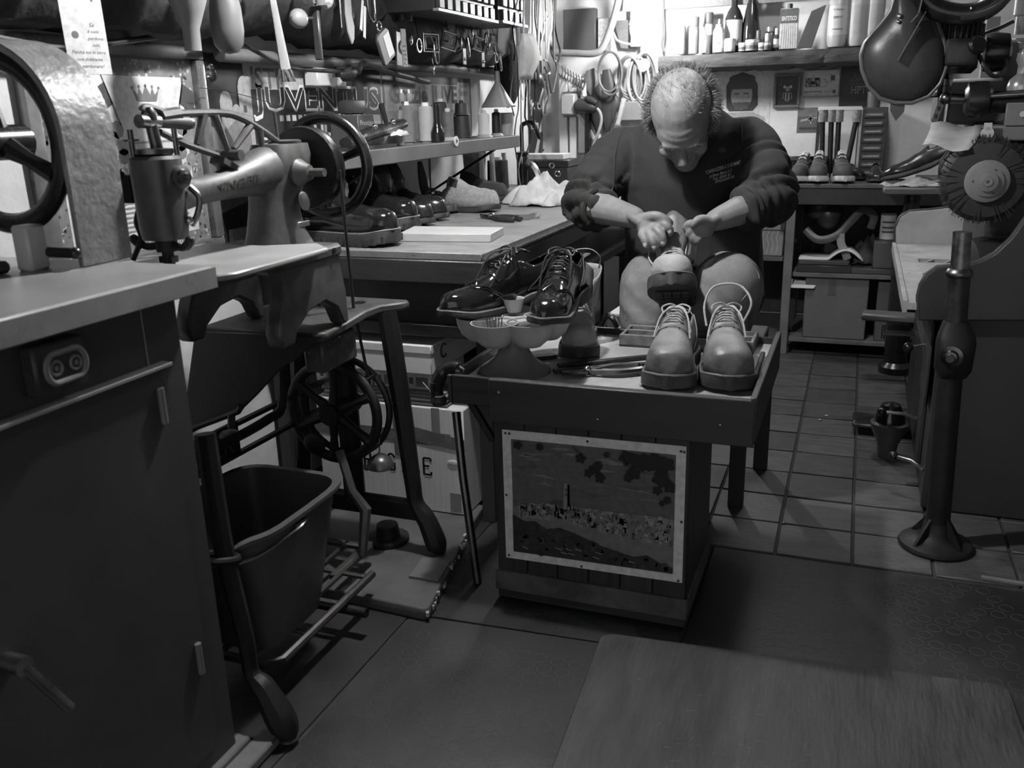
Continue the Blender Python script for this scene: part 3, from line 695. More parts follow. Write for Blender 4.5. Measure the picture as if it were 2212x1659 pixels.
MB().torus((-1.09, Yn, .375), .035, .008, (0, .3, 1), 20, 8).build('caster_ring', bk, sw)
# cast cross bar with lettering
cb0 = PX(420, 1030, -1.36); cb1 = PX(655, 905, -1.36)
MB().bar(cb0+Vector((0, -.1, 0)), cb1+Vector((0, .14, 0)), .014, .010).build('cross_bar', bk, sw)
U = Vector((0, 0, 1)); 
MB().bar(cb0+Vector((0, -.1, .075)), cb1+Vector((0, .14, .075)), .014, .010).build('cross_bar', bk, sw)
mid = cb0+(cb1-cb0)*.2
MB().b2((-1.366, cb0.y-.10, cb0.z-.005), (-1.356, cb0.y+.165, cb0.z+.08)).build('name_panel', bk, sw)
vs, fs = text_mesh('SINGER', .02); k0 = max(v[0] for v in vs); mb = MB()
mb.add([(-1.350, cb0.y-.075+v[0]/k0*.21, cb0.z+.013+v[1]*.07) for v in vs]+[(-1.356, cb0.y-.075+v[0]/k0*.21, cb0.z+.013+v[1]*.07) for v in vs], fs)
mb.build('raised_lettering', gray(.05, .4), sw, recalc=False)
MB().bar(cb1+Vector((0, -.03, -.02)), cb1+Vector((0, -.03, .08)), .014, .012).build('cross_bar_end', bk, sw)
b3 = [PX(x, y, -1.30) for x, y in ((610, 795), (608, 880), (580, 905), (520, 940), (425, 985))]
MB().tube(curve(b3, 5), .012, 8).build('brace', bk, sw)
MB().tube([PX(500, 895, -1.33), PX(500, 925, -1.33)], .009, 8).lathe([(.012, 0), (.028, .012), (.02, .02)], PX(497, 950, -1.33)).build('bobbin_post', M['dark'], sw)
# pitman and treadle
MB().tube([tw+Vector((.02, -.02, -.10)), PY(760, 1060, 1.83), PY(790, 1100, 1.83), PY(783, 1200, 1.80)], [.012, .012, .016, .012], 8).build('pitman_rod', M['dark'], sw)
MB().tube([PY(645, 990, 1.95), PY(640, 1080, 1.95)], .006, 6).build('brace_rod', bk, sw)
td = MB(); zt = .085
ta = [(-1.36, 1.33), (-1.085, 1.33), (-1.05, 1.40), (-1.045, 1.66)]
fr_ = [(-1.37, 1.32, zt), (-1.08, 1.32, zt), (-1.055, 1.345, zt), (-1.055, 1.73, zt)]
td.tube(fr_, .010, 8)
tr = td.build('treadle', M['dark'], sw)
for x in (-1.13, -1.20, -1.27, -1.34): MB().bar((x, 1.32, zt), (x, 1.86, zt), .012, .014).build('treadle_bar', M['dark'], tr, bev=.003)
for y in (1.45, 1.58, 1.71): MB().bar((-1.37, y, zt), (-1.055, y, zt), .014, .010).build('treadle_bar', M['dark'], tr, bev=.003)
MB().bar((-1.37, 1.85, zt), (-1.13, 1.85, zt), .02, .014).bar((-1.14, 1.68, zt), (-1.14, 1.87, zt), .02, .02).build('treadle_bar', M['dark'], tr, bev=.003)
MB().cyl((-1.45, 1.60, .06), (-1.0, 1.60, .06), .012).build('treadle_pivot', bk, sw)
MB().lathe([(.06, 0), (.06, .012), (.035, .015), (.03, .05)], (-1.16, 2.0, .03)).build('pivot_cup', bk, sw)
# oil-lamp like cover hooked on the far leg
bp = PY(822, 1008, 1.94)
MB().lathe([(.0, .034), (.015, .033), (.03, .022), (.037, .004), (.037, 0), (.03, -.004), (0, -.006)], bp, (0, 0, 1), 20).build('bell_cover', mat('bell_metal', .10, .35, .5), sw)
MB().tube([bp+Vector((0, .0, .03)), bp+Vector((-.006, .02, .16))], .0025, 5).ell(bp+Vector((-.036, -.01, -.004)), .008).build('bell_rod', M['darksteel'], sw)

# ---------------------------------------------------------------- mop bucket standing on the treadle
bu = thing('mop_bucket', 'square grey plastic mop bucket with a pour spout and wire bail', 'bucket', (-1.17, 1.45, .10))
def sq(cx, cy, z, a, b, n=28, p=.42): return [Vector((cx+a*math.copysign(abs(math.cos(2*PI*i/n))**p, math.cos(2*PI*i/n)), cy+b*math.copysign(abs(math.sin(2*PI*i/n))**p, math.sin(2*PI*i/n)), z)) for i in range(n)]
def bring(k, ins=0, dz=0):
    cx = -1.175; cy = 1.45; a = .095+.045*k-ins; b = .115+.055*k-ins
    out = sq(cx, cy, .10+.285*k+dz, a, b)
    if k > .8:
        for v in out:
            s_ = sm(.6, 1., (cy-v.y)/b)*sm(.9, .1, abs(v.x-cx)/a); v.z -= .06*s_*sm(.8, 1, k); v.y -= .028*s_
    return out
rings = [bring(0), bring(.05), bring(.5), bring(.85), bring(.95), bring(1.), bring(1., -.012, .0), bring(1., -.012, .008), bring(1., .004, .008), bring(.95, .004), bring(.5, .004), bring(.06, .004)]
MB().loft(rings).build('pail', M['plastic'], bu)
hb = [PZ(x, y, .36) for x, y in ((490, 1222),)]
pa = [(-1.30, 1.36, .352), (-1.24, 1.275, .345), (-1.15, 1.245, .345), (-1.06, 1.28, .35), (-1.03, 1.40, .362), (-1.031, 1.44, .366)]
MB().tube(curve(pa, 6), .0035, 7).build('wire_bail', M['chrome'], bu)
MB().b2((-1.037, 1.41, .345), (-1.028, 1.45, .372)).build('bail_lug', M['plastic'], bu, bev=.002)
# ================================================================ SHOE BUILDER (toe along +Y, heel at the origin)
OUT = [(0, .100), (.08, .102), (.18, .108), (.34, .100), (.5, .112), (.66, .134), (.78, .139), (.88, .138), (1, .134)]
OUTP = [(0, .094), (.08, .097), (.18, .104), (.34, .099), (.5, .116), (.64, .136), (.76, .138), (.88, .130), (1, .122)]
class Shoe:
    def __init__(s, L=.30, pointed=False, h=None, ts=.022, wide=1., open_=(.05, .42), uo=.45, heel=.0, shaft=None, toe_h=.055, puff=0.):
        s.L = L; s.pt = pointed; s.o = OUTP if pointed else OUT; s.ts = ts; s.wide = wide; s.op = open_; s.uo = uo; s.heel = heel
        s.h = h or [(0, .085), (.1, .088), (.25, .080), (.4, .098), (.52, .088), (.66, .066), (.8, .055), (.92, .045), (1, .022)]
        s.puff = puff
    def nose(s, t):
        a = .80 if s.pt else .84
        f = max(.0004, 1-max(0., (t-a)/(1-a))**2.2)**(.62 if s.pt else .5)
        return f*max(.0004, 1-max(0., (.085-t)/.085)**2.2)**.5
    def hw(s, t): return lerp(s.o, t)*s.L*s.wide*s.nose(t)
    def cx(s, t): return .012*s.L*math.sin(t*5.2-1.)
    def lift(s, t): return .010*sm(.75, 1, t)+s.heel*(1-sm(.22, .5, t))   # toe spring and heel pitch
    def S(s, t, u, off=0.):      # u -1..1 over the top
        a = u*PI/2; nz = max(.0004, 1-max(0., (t-.86)/.14)**2.3)**.5; hw = s.hw(t)*.95+off; h = (lerp(s.h, t)+(.022*sm(.9, 1, t)))*nz*s.L/.30+off
        up = abs(math.cos(a))**.62
        x = hw*math.copysign(abs(math.sin(a))**.8, a)*(1-.10*sm(.3, 1, up)*(1-sm(.5, .8, t)))
        return Vector((s.cx(t)+x, t*s.L, s.ts+s.lift(t)+h*up))
    def upper(s, nt=34, nu=18, t0=0.004):
        mb = MB(True); ts = [.0002+.9997*(.25*i/nt+.75*(.5-.5*math.cos(PI*i/nt)))*(1 if i < nt else 1) for i in range(nt+1)]
        ts = sorted(set(ts+[.0012, .004, .986, .994, .9985])); nt = len(ts)-1
        V = [[s.S(t, -1+2*j/nu) for j in range(nu+1)] for t in ts]; F = []
        for i in range(nt):
            for j in range(nu):
                uc = abs(-1+2*(j+.5)/nu); tc = (ts[i]+ts[i+1])/2
                if s.op and s.op[0] < tc < s.op[1] and uc < s.uo*(sm(s.op[0]-.02, s.op[0]+.05, tc)*.6+.4): continue
                a = i*(nu+1)+j; F.append((a, a+1, a+nu+2, a+nu+1))
        F.append(tuple(range(nt*(nu+1), (nt+1)*(nu+1))))
        if not s.op or s.op[0] > 0: F.append(tuple(range(nu, -1, -1)))
        mb.add([p for r in V for p in r], F); return mb
    def sole(s, th=None, edge=.006, lug=False, heelh=0.):
        mb = MB(True); th = th or s.ts; n = 30; rings = []
        def outline(e, z):
            pts = []
            for i in range(n+1):
                t = .5-.5*math.cos(PI*i/n); pts.append(Vector((s.cx(t)+s.hw(t)+e, t*s.L, z+s.lift(t))))
            for i in range(n, -1, -1):
                t = .5-.5*math.cos(PI*i/n); pts.append(Vector((s.cx(t)-s.hw(t)-e, t*s.L, z+s.lift(t))))
            pts[n].y += edge; pts[n+1].y += edge; pts[0].y -= edge; pts[-1].y -= edge
            return pts
        mb.loft([outline(edge-.004, 0.0), outline(edge, .003), outline(edge, th-.003), outline(edge-.002, th+.002)])
        return mb
    def welt(s, r=.0026, e=.0025):
        n = 36; P = []
        for sg in (1, -1):
            for i in range(n+1):
                t = .5-.5*math.cos(PI*(i if sg > 0 else n-i)/n); y = t*s.L+(e if t > .99 else (-e if t < .01 else 0))
                P.append(Vector((s.cx(t)+sg*(s.hw(t)+e*.9), y, s.ts+s.lift(t)+r*.6)))
        return MB(True).tube(P[1:-1], r, 6, closed=True)
    def heelblock(s):
        mb = MB(True); rings = []; ts = [.001, .008, .02, .06, .12, .2, .27]
        if s.heel < .004: return None
        for z, e in ((0, .001), (s.heel+.004, .004)):
            rings.append([Vector((s.cx(t)+s.hw(t)+e, t*s.L-.003, z)) for t in ts]+[Vector((s.cx(t)-s.hw(t)-e, t*s.L-.003, z)) for t in ts[::-1]])
        return mb.loft(rings)
    def strip(s, path, r, off=.001, n=6):      # path of (t,u)
        P = []
        for (t0, u0), (t1, u1) in zip(path, path[1:]):
            for k in range(5): P.append(s.S(t0+(t1-t0)*k/5, u0+(u1-u0)*k/5, off))
        P.append(s.S(*path[-1], off)); return MB(True).tube(P, r, n)
    def facing(s, t0, t1, u0, u1, off=.003, nt=8, nu=4):
        mb = MB(True)
        for sg in (-1, 1):
            g = [[s.S(t0+(t1-t0)*i/nt, sg*(u0+(u1-u0)*j/nu), off*(1 if 0 < i < nt and 0 < j < nu else .35)) for j in range(nu+1)] for i in range(nt+1)]
            mb.grid(g)
        return mb
def lowshoe(name, label, loc, rot, group=None, style='work', scale=1., cat='shoe', laces=True, bow=0):
    r_ = thing(name, label, cat, loc, rot, group, scale)
    if style == 'brogue':
        s = Shoe(.315, True, ts=.012, heel=.022, open_=(.045, .36), uo=.5, h=[(0, .078), (.08, .082), (.22, .070), (.36, .098), (.5, .088), (.62, .064), (.78, .048), (.9, .040), (1, .016)])
        um, sm_, lm, wm = M['gloss'], M['sole'], M['lacedark'], M['soleedge']
    elif style == 'work':
        s = Shoe(.30, False, ts=.028, wide=1.27, heel=0, open_=(.05, .40), uo=.5, h=[(0, .088), (.1, .092), (.24, .082), (.38, .105), (.5, .094), (.62, .078), (.76, .070), (.88, .062), (.95, .05), (1, .024)])
        um, sm_, lm, wm = M['suede'], M['sole'], M['lace'], M['soleedge']
    elif style == 'sneaker':
        s = Shoe(.29, False, ts=.019, wide=.90, open_=(.05, .40), uo=.5, h=[(0, .075), (.1, .08), (.24, .068), (.38, .092), (.5, .085), (.62, .066), (.78, .052), (.9, .046), (1, .02)])
        um, sm_, lm, wm = M['canvas'], M['solewhite'], M['paper'], M['solewhite']
    elif style == 'clog':
        s = Shoe(.29, False, ts=.014, wide=1.02, open_=(-.01, .42), uo=.62, h=[(0, .03), (.1, .03), (.25, .036), (.42, .098), (.52, .092), (.66, .07), (.8, .06), (.92, .05), (1, .024)])
        um, sm_, lm, wm = M['felt'], M['sole'], M['lace'], M['soleedge']
    elif style == 'clogdark':
        s = Shoe(.29, False, ts=.014, wide=1.02, open_=(-.01, .42), uo=.62, h=[(0, .03), (.1, .03), (.25, .036), (.42, .098), (.52, .092), (.66, .07), (.8, .06), (.92, .05), (1, .024)])
        um, sm_, lm, wm = M['feltdark'], M['sole'], M['lace'], M['soleedge']
    elif style == 'loafer':
        s = Shoe(.29, True, ts=.010, heel=.014, open_=(.045, .42), uo=.55, h=[(0, .062), (.1, .066), (.24, .055), (.42, .070), (.55, .058), (.7, .046), (.85, .04), (1, .016)])
        um, sm_, lm, wm = M['gloss2'], M['sole'], M['lacedark'], M['sole']
    s.upper().build('upper', um, r_, sol=.003, ang=80)
    s.sole().build('sole', sm_, r_)
    hb = s.heelblock()
    if hb: hb.build('heel', sm_, r_, bev=.001)
    # insole / dark lining
    n = 12; P = [[Vector((s.cx(t)+s.hw(t)*.86*k, t*s.L, s.ts+s.lift(t)+.004)) for k in (-1, -.5, 0, .5, 1)] for t in [.02+.58*i/n for i in range(n+1)]]
    MB(True).grid(P).build('insole', M['lining'], r_)
    if style in ('brogue', 'work'):
        s.welt().build('welt', wm, r_)
    if style not in ('clog', 'clogdark', 'loafer'):
        a, b = (.36, .56) if style != 'sneaker' else (.38, .60)
        s.facing(a, b, .12, .62, .0032).build('facing', um, r_, ang=80)
        g = [[s.S(a-.10+(b-a+.12)*i/8, -.2+.4*j/4, .001)+Vector((0, -.012*(1-i/8), .012*(1-sm(0, .6, i/8)))) for j in range(5)] for i in range(9)]
        MB(True).grid(g).build('tongue', um, r_, sol=.003, ang=80)
        if laces:
            k = 5 if style != 'sneaker' else 4
            for i in range(k):
                t = a+.02+(b-a-.05)*i/(k-1)
                P = [s.S(t+(.008 if q % 2 else 0), u, .0045+.0035*math.cos(u*6)) for q, u in enumerate((-.27, -.18, -.09, 0, .09, .18, .27))]
                MB(True).tube(curve(P, 2), .0021, 6).build('lace', lm, r_)
            if style != 'sneaker' or bow:
                t = a+.005; c = s.S(t, 0, .010)
                for sg in (-1, 1):
                    MB(True).tube(curve([c, c+Vector((sg*.014, .004, .006)), c+Vector((sg*.030, .010, .0)), c+Vector((sg*.026, .018, -.010)), c+Vector((sg*.014, .010, .0)), c], 5), .0021, 6).build('lace', lm, r_)
                    MB(True).tube(curve([c, c+Vector((sg*.016, .02, -.002)), c+Vector((sg*.03, .045, -.016)), s.S(.62, sg*.55, .003)], 5), .0021, 6).build('lace', lm, r_)
        for sg in (-1, 1):
            mb = MB(True)
            for i in range(5):
                p = s.S(a+.02+(b-a-.05)*i/4, sg*.27, .0036); mb.ell(p, (.0028, .0028, .0018), 8)
            mb.build('eyelets', M['brass'] if style == 'work' else M['lacedark'], r_, kind='stuff')
    st = gray(.32, .6) if style == 'work' else gray(.02, .5)
    if style in ('work', 'brogue'):
        for sg in (-1, 1):
            s.strip([(.38, sg*.62), (.48, sg*.66), (.56, sg*.60), (.575, sg*.3), (.58, sg*.12)], .0012, .0030).build('stitching', st, r_)
            s.strip([(.08, sg*.45), (.16, sg*.72), (.24, sg*.9), (.30, sg*.98)], .0012, .0014).build('stitching', st, r_)
    if style == 'brogue':
        for off in (0, .022):
            s.strip([(.52-off, -.98), (.62-off, -.74), (.70-off, -.44), (.745-off*.6, -.2), (.70-off, 0), (.745-off*.6, .2), (.70-off, .44), (.62-off, .74), (.52-off, .98)], .0014, .0012).build('wing_cap_seam', M['gloss'], r_)
        mb = MB(True)
        for i in range(26):
            k = -1+2*i/25; t = lerp([(0, .722), (.2, .757), (.5, .70), (.75, .62), (1, .51)], abs(k)); mb.ell(s.S(t-.011, k*.95, .0004), (.0014, .0014, .0009), 6)
        for i in range(7):
            for j in range(i % 2+2): mb.ell(s.S(.80+.016*i, (-.14+.14*j)*(1-abs(i-3)*.15), .0004), (.0013, .0013, .0009), 6)
        for sg in (-1, 1):
            for i in range(9): mb.ell(s.S(.39+.018*i, sg*.66, .0034), (.0013, .0013, .0009), 6)
        mb.build('brogueing', M['lacedark'], r_, kind='stuff')
    if style == 'sneaker':
        s.strip([(.66, -1), (.72, -.5), (.735, 0), (.72, .5), (.66, 1)], .0012, .001).build('stitching', gray(.3), r_)
        for sg in (-1, 1): s.strip([(.36, sg*.6), (.5, sg*.64), (.6, sg*.5), (.63, sg*.2)], .0011, .0012).build('stitching', gray(.4), r_)
    return r_, s
def boot(name, label, loc, rot, group=None, top=.24, pointed=False, lug=True, um=None, scale=1., flop=0., cat='boot'):
    r_ = thing(name, label, cat, loc, rot, group, scale); um = um or M['gloss']
    s = Shoe(.305, pointed, ts=.03 if lug else .014, wide=1.03 if lug else .92, heel=0 if lug else .028, open_=None,
             h=[(0, .085), (.1, .1), (.25, .115), (.38, .112), (.5, .088), (.62, .070), (.76, .062), (.88, .055), (.95, .044), (1, .02)])
    mb = s.upper(); rings = []; n = 18
    zs = [.05+(top-.05)*i/5 for i in range(6)]
    for i, z in enumerate(zs):
        k = i/(len(zs)-1); cy = .088+.018*math.sin(k*3.)-.01*k; ry = lerp([(0, .082), (.3, .066), (.6, .062), (1, .068)], k); rx = lerp([(0, .034), (.3, .042), (.6, .044), (1, .050)], k)
        rings.append([Vector((s.cx(.2)+rx*math.cos(2*PI*j/n)+.004*math.sin(z*90+j), cy+ry*math.sin(2*PI*j/n)-flop*k*k+.004*math.sin(z*70+j*2), z+s.ts*.5+(.012*math.sin(2*PI*j/n) if i == len(zs)-1 else 0))) for j in range(n)])
    mb.loft(rings, cap0=False, cap1=False); mb.build('upper', um, r_, sol=.003, ang=80)
    s.sole().build('sole', M['sole'], r_)
    hb = s.heelblock()
    if hb: hb.build('heel', M['sole'], r_, bev=.001)
    if lug:
        mb = MB(True)
        for i in range(15):
            t = .07+.88*i/14
            for sg in (-1, 1): mb.box((s.cx(t)+sg*(s.hw(t)+.006), t*s.L, .009+s.lift(t)), (.006, .010, .017))
        mb.build('lugs', M['sole'], r_, kind='stuff')
        s.welt().build('welt', M['soleedge'], r_)
    for sg in (-1, 1):
        MB(True).grid([[Vector((s.cx(.2)+sg*(.049-.002*abs(q)), .095+.028*q*(1-.2*i), .10+(top-.12)*i)) for q in (-1, -.5, 0, .5, 1)] for i in (0, .5, 1)]).build('elastic_gusset', M['canvas'], r_, sol=.002)
    return r_, s
def toe_at(p, rz, L=.30):      # origin for a shoe whose toe tip is at p
    return Vector((p[0], p[1], p[2]))-Vector((-math.sin(rz), math.cos(rz), 0))*L

# ================================================================ WORKBENCH
BZ = .82; BX = -.917; BY = 2.175; BE = 4.35
XL_ = XL+.012
bn = thing('workbench', 'long dark workbench with worn wooden top along the left wall', 'workbench', (-1.3, 3.2, 0))
MB().b2((XL_, BY, BZ-.022), (BX, BE, BZ)).build('bench_top', M['benchtop'], bn, bev=.003)
MB().b2((XL_, BY-.004, BZ-.085), (BX+.004, BY+.03, BZ-.022)).build('front_apron', M['darkwood'], bn, bev=.003)
MB().b2((BX-.026, BY+.03, BZ-.085), (BX+.004, BE, BZ-.022)).build('side_apron', M['darkwoody'], bn, bev=.003)
MB().b2((BX-.003, BY+.02, BZ-.024), (BX+.008, BE, BZ-.019)).build('metal_edge', M['steel'], bn)
MB().b2((XL_, BY+.06, .61), (BX-.03, BY+.075, BZ-.085)).build('drawer_front', mat('drawer_dark', .02, .5), bn)
MB().b2((XL_, BY+.03, .575), (BX-.03, BE, .61)).build('lower_board', M['darkwood'], bn, bev=.003)
MB().b2((BX-.06, BY+.06, .61), (BX-.045, 2.75, BZ-.085)).build('side_panel', M['dark'], bn)
MB().b2((BX-.04, 2.78, .615), (BX-.025, 3.25, BZ-.09)).build('drawer_side', M['darkwoody'], bn, bev=.003)
MB().b2((BX-.06, BY+.08, 0), (BX-.02, BY+.12, .575)).build('leg', M['dark'], bn)
MB().b2((BX-.06, BE-.08, 0), (BX-.02, BE-.04, .575)).build('leg', M['dark'], bn)
MB().b2((XL+.02, BY+.08, 0), (XL+.06, BY+.12, .575)).build('leg', M['dark'], bn)
MB().b2((XL+.02, BE-.08, 0), (XL+.06, BE-.04, .575)).build('leg', M['dark'], bn)
# side cupboard with a paper wedge under the bench end
sc_ = thing('tool_cupboard', 'dark wooden drawer cupboard standing under the side of the bench', 'cupboard', (-.99, 3.05, 0))
MB().b2((-1.25, 2.70, 0), (BX+.012, 3.32, .57)).build('body', M['darkwoodz'], sc_, bev=.004)
for z in (.06, .225, .39): 
    d_ = MB().b2((BX+.012, 2.73, z), (BX+.022, 3.29, z+.15)).build('drawer', M['darkwoody'], sc_, bev=.003)
    MB().cyl((BX+.022, 3.01, z+.09), (BX+.04, 3.01, z+.09), .012).build('knob', M['dark'], d_)
one(MB().prism([(PZ(x, y, .66).x, PZ(x, y, .66).y) for x, y in ((1240, 558), (1262, 545), (1275, 546), (1252, 561))], (0, 0, .655), (1, 0, 0), (0, 1, 0), (0, 0, .004)), 'metal_tab', M['offwhite'], 'small pale metal plate on the drawer cupboard edge', 'plate')
# things under the bench
sb = thing('shoe_box', 'flat white shoe box with letter C lying under the bench', 'box', (-1.22, 2.4, .455))
MB().b2((-1.44, 2.20, .464), (-1.095, 2.56, .545)).build('carton', mat('white_card', .75, .6, var=.08), sb, bev=.002)
MB().b2((-1.443, 2.197, .525), (-1.092, 2.563, .549)).build('lid', mat('white_card2', .72, .6, var=.08), sb, bev=.002)
MB().torus((-1.0915, 2.28, .517), .020, .0022, (1, 0, 0), 20, 6, a0=R(40), a1=R(320)).build('letter', M['dark'], sb)
for i, x in enumerate((-1.21, -1.105, -1.31, -1.41)):
    t = thing('small_carton', ['small printed carton under the flat white box, beside the bench leg', 'small printed carton under the white box, second along', 'small printed carton under the white box, third along', 'small printed carton under the white box, by the treadle leg'][(1, 0, 2, 3)[i]], 'box', (x-.045, 2.3, .41), group='small printed cartons')
    MB().b2((x-.095, 2.235, .405), (x, 2.45, .463)).build('carton', mat('carton_grey', .5, .6), t, bev=.001)
    p = Print(.085, .04, .6); p.rect(.008, .008, .014, .02, .12).rect(.03, .006, .04, .024, .2).rect(.028, .002, .05, .003, .1); p.build('label_print', t, (x-.09, 2.2345, .413), (1, 0, 0), (0, 0, 1), .0005)
cs = thing('cardboard_stack', 'stack of flattened brown cardboard sheets under the bench', 'cardboard', (-1.25, 2.45, .365))
for i in range(6): MB().b2((-1.48+.006*(i % 3), 2.215+.004*(i % 2), .366+.0065*i), (-1.06-.008*(i % 2), 2.62, .3715+.0065*i)).build('cardboard_sheet', M['carddark'], cs)
fb = thing('carton', 'large taped cardboard carton stencilled FRAGILE under the bench', 'box', (-1.25, 2.42, .0))
MB().b2((-1.50, 2.21, .031), (-1.008, 2.62, .362)).build('carton_body', M['card'], fb, bev=.004)
def frag(par):
    S_ = .006; mb = MB(); y = 2.2085; H = .052; x0 = -1.385; pitch = .040
    def st_(a, b, x): mb.bar((x+a[0]*.028, y, .155+a[1]*H), (x+b[0]*.028, y, .155+b[1]*H), .001, S_, up=(0, 1, 0)) if 0 else mb.add([(x+a[0]*.028+dx, y, .155+a[1]*H+dz) for dx, dz in ((0, 0),)], [])
    def seg(a, b, x, t=.0062):
        p = Vector((x+a[0]*.028, y, .150+a[1]*H)); q = Vector((x+b[0]*.028, y, .150+b[1]*H)); d = (q-p).normalized(); n_ = Vector((-d.z, 0, d.x))*t/2
        mb.add([p+n_, p-n_, q-n_, q+n_], [(0, 1, 2, 3)])
    def serif(c, x): seg((c[0]-.22, c[1]), (c[0]+.22, c[1]), x, .004)
    L = {'F': ([((.1, 0), (.1, 1)), ((.1, 1), (.95, 1)), ((.1, .52), (.7, .52)), ((.95, 1), (.95, .82))], [(.1, 0)]),
         'R': ([((.1, 0), (.1, 1)), ((.1, 1), (.75, 1)), ((.75, 1), (.9, .75)), ((.9, .75), (.75, .5)), ((.75, .5), (.1, .5)), ((.5, .5), (.9, 0))], [(.1, 0), (.9, 0)]),
         'A': ([((.05, 0), (.5, 1)), ((.5, 1), (.95, 0)), ((.25, .36), (.75, .36))], [(.05, 0), (.95, 0)]),
         'G': ([((.95, .8), (.7, 1)), ((.7, 1), (.3, 1)), ((.3, 1), (.05, .7)), ((.05, .7), (.05, .3)), ((.05, .3), (.3, 0)), ((.3, 0), (.9, .05)), ((.9, .05), (.9, .45))], [(.8, .45)]),
         'I': ([((.5, 0), (.5, 1))], [(.5, 0), (.5, 1)]), 'L': ([((.15, 0), (.15, 1)), ((.15, 0), (.95, 0)), ((.95, 0), (.95, .2))], [(.15, 1)]),
         'E': ([((.1, 0), (.1, 1)), ((.1, 1), (.95, 1)), ((.1, .52), (.75, .52)), ((.1, 0), (.95, 0)), ((.95, 0), (.95, .18)), ((.95, 1), (.95, .82))], [])}
    for i, ch in enumerate('FRAGILE'):
        for a, b in L[ch][0]: seg(a, b, x0+pitch*i)
        for c in L[ch][1]: serif(c, x0+pitch*i)
    mb.build('stencil_lettering', M['black'], par, recalc=False)
frag(fb)
MB().b2((-1.51, 2.2085, .245), (-1.05, 2.21, .285)).build('tape', M['tape'], fb)
MB().prism([(-1.18, .30), (-1.006, .272), (-1.006, .235), (-1.19, .255)], (0, 2.2080, 0), (1, 0, 0), (0, 0, 1), (0, -.0006, 0)).build('tape', M['tape'], fb)
MB().b2((-1.235, 2.2078, .20), (-1.205, 2.209, .362)).build('tape', M['tape'], fb)
MB().b2((-1.108, 2.2078, .27), (-1.082, 2.209, .362)).build('tape', gray(.2, .5), fb)
MB().b2((-1.06, 2.2080, .04), (-1.025, 2.209, .10)).build('tape', gray(.22, .5), fb)
MB().ell((-1.045, 2.208, .197), (.02, .002, .010), 8).build('torn_patch', M['paper'], fb)
# pipe leaning by the low table
one(MB().tube([PZ(1032, 1258, .0), PY(1000, 1030, 1.93), PY(985, 890, 1.97)], .011, 10), 'iron_pipe', M['darksteel'], 'slim dark iron pipe leaning against the low work table', 'pipe')

# ================================================================ FOOTWEAR AND TOOLS ON THE BENCH
z = BZ
boot('ankle_boot', 'polished black boot with lugged sole beside the white board', toe_at(PZ(857, 532, z), R(-97), .36), (0, 0, R(-97)), 'boots on the bench', um=M['gloss'], scale=1.18, top=.152)
boot('ankle_boot', 'polished black lugged boot standing behind its fellow', toe_at(PZ(900, 501, z), R(-95), .36), (0, 0, R(-95)), 'boots on the bench', um=M['gloss'], scale=1.18, top=.152)
boot('western_boot', 'waxed dark slim boot with pointed toe, beside the lugged pair', toe_at(PZ(935, 488, z), R(-95), .34), (0, 0, R(-95)), 'boots on the bench', top=.165, pointed=True, lug=False, um=M['gloss2'], scale=1.12)
boot('western_boot', 'waxed dark slim boot nearest the wall, beside the felt clogs', toe_at(PZ(965, 477, z), R(-92), .34), (0, 0, R(-92)), 'boots on the bench', top=.165, pointed=True, lug=False, um=M['gloss2'], flop=.02, scale=1.12)
def sandal(p, rz, label):
    r_ = thing('sandal', label, 'sandal', toe_at(p, rz, .25), (0, 0, rz), 'sandals on the bench'); s = Shoe(.25, True, ts=.022, wide=.9, open_=None)
    s.sole().build('sole', M['darkwoody'], r_)
    for t0 in (.52, .66): 
        g = [[s.S(t0+.10*i/3, -1+2*j/10, .002)-Vector((0, 0, .012)) for j in range(11)] for i in range(4)]; MB(True).grid(g).build('strap', M['leatherlight'], r_, sol=.003)
    MB(True).box((.0, .15, .075), (.022, .016, .006)).build('buckle', M['chrome'], r_)
    return r_
sandal(PZ(985, 462, z), R(-94), 'dark strappy sandal beside the pale felt clog')
sandal(PZ(983, 450, z), R(-88), 'second strappy sandal, leaning by the felt clogs')
cl, s_ = lowshoe('felt_clog', 'pale grey felt clog slipper with a woven tag', toe_at(PZ(1075, 458, z), R(-96), .34), (0, 0, R(-96)), 'felt clogs', 'clog', cat='clog', scale=1.18)
MB(True).grid([[s_.S(.45+.05*i, .25+.12*j, .002) for j in range(4)] for i in range(3)]).build('woven_tag', M['dark'], cl)
MB(True).grid([[Vector((.024*(k)*math.sin(.4+2.2*(1-i/8)) if i < 8 else .010*k, .03+.01*i*(1 if 0 else 0)-.02*i/8, .02+.135*i/8)) for k in (-1, -.5, 0, .5, 1)] for i in range(9)]).build('felt_insole', M['feltdark'], cl, sol=.004)
lowshoe('felt_clog', 'dark felt clog slipper behind the pale one', toe_at(PZ(1094, 439, z), R(-96), .34), (0, 0, R(-96)), 'felt clogs', 'clogdark', cat='clog', scale=1.18)
pk = [PZ(x, y, z) for x, y in ((862, 522), (1060, 524), (1088, 508), (895, 505))]
one(MB().prism([(q.x, q.y) for q in pk], (0, 0, z), (1, 0, 0), (0, 1, 0), (0, 0, .024)), 'white_plank', M['lightwood'], 'short white plank on the front edge of the bench', 'plank', bev=.002)
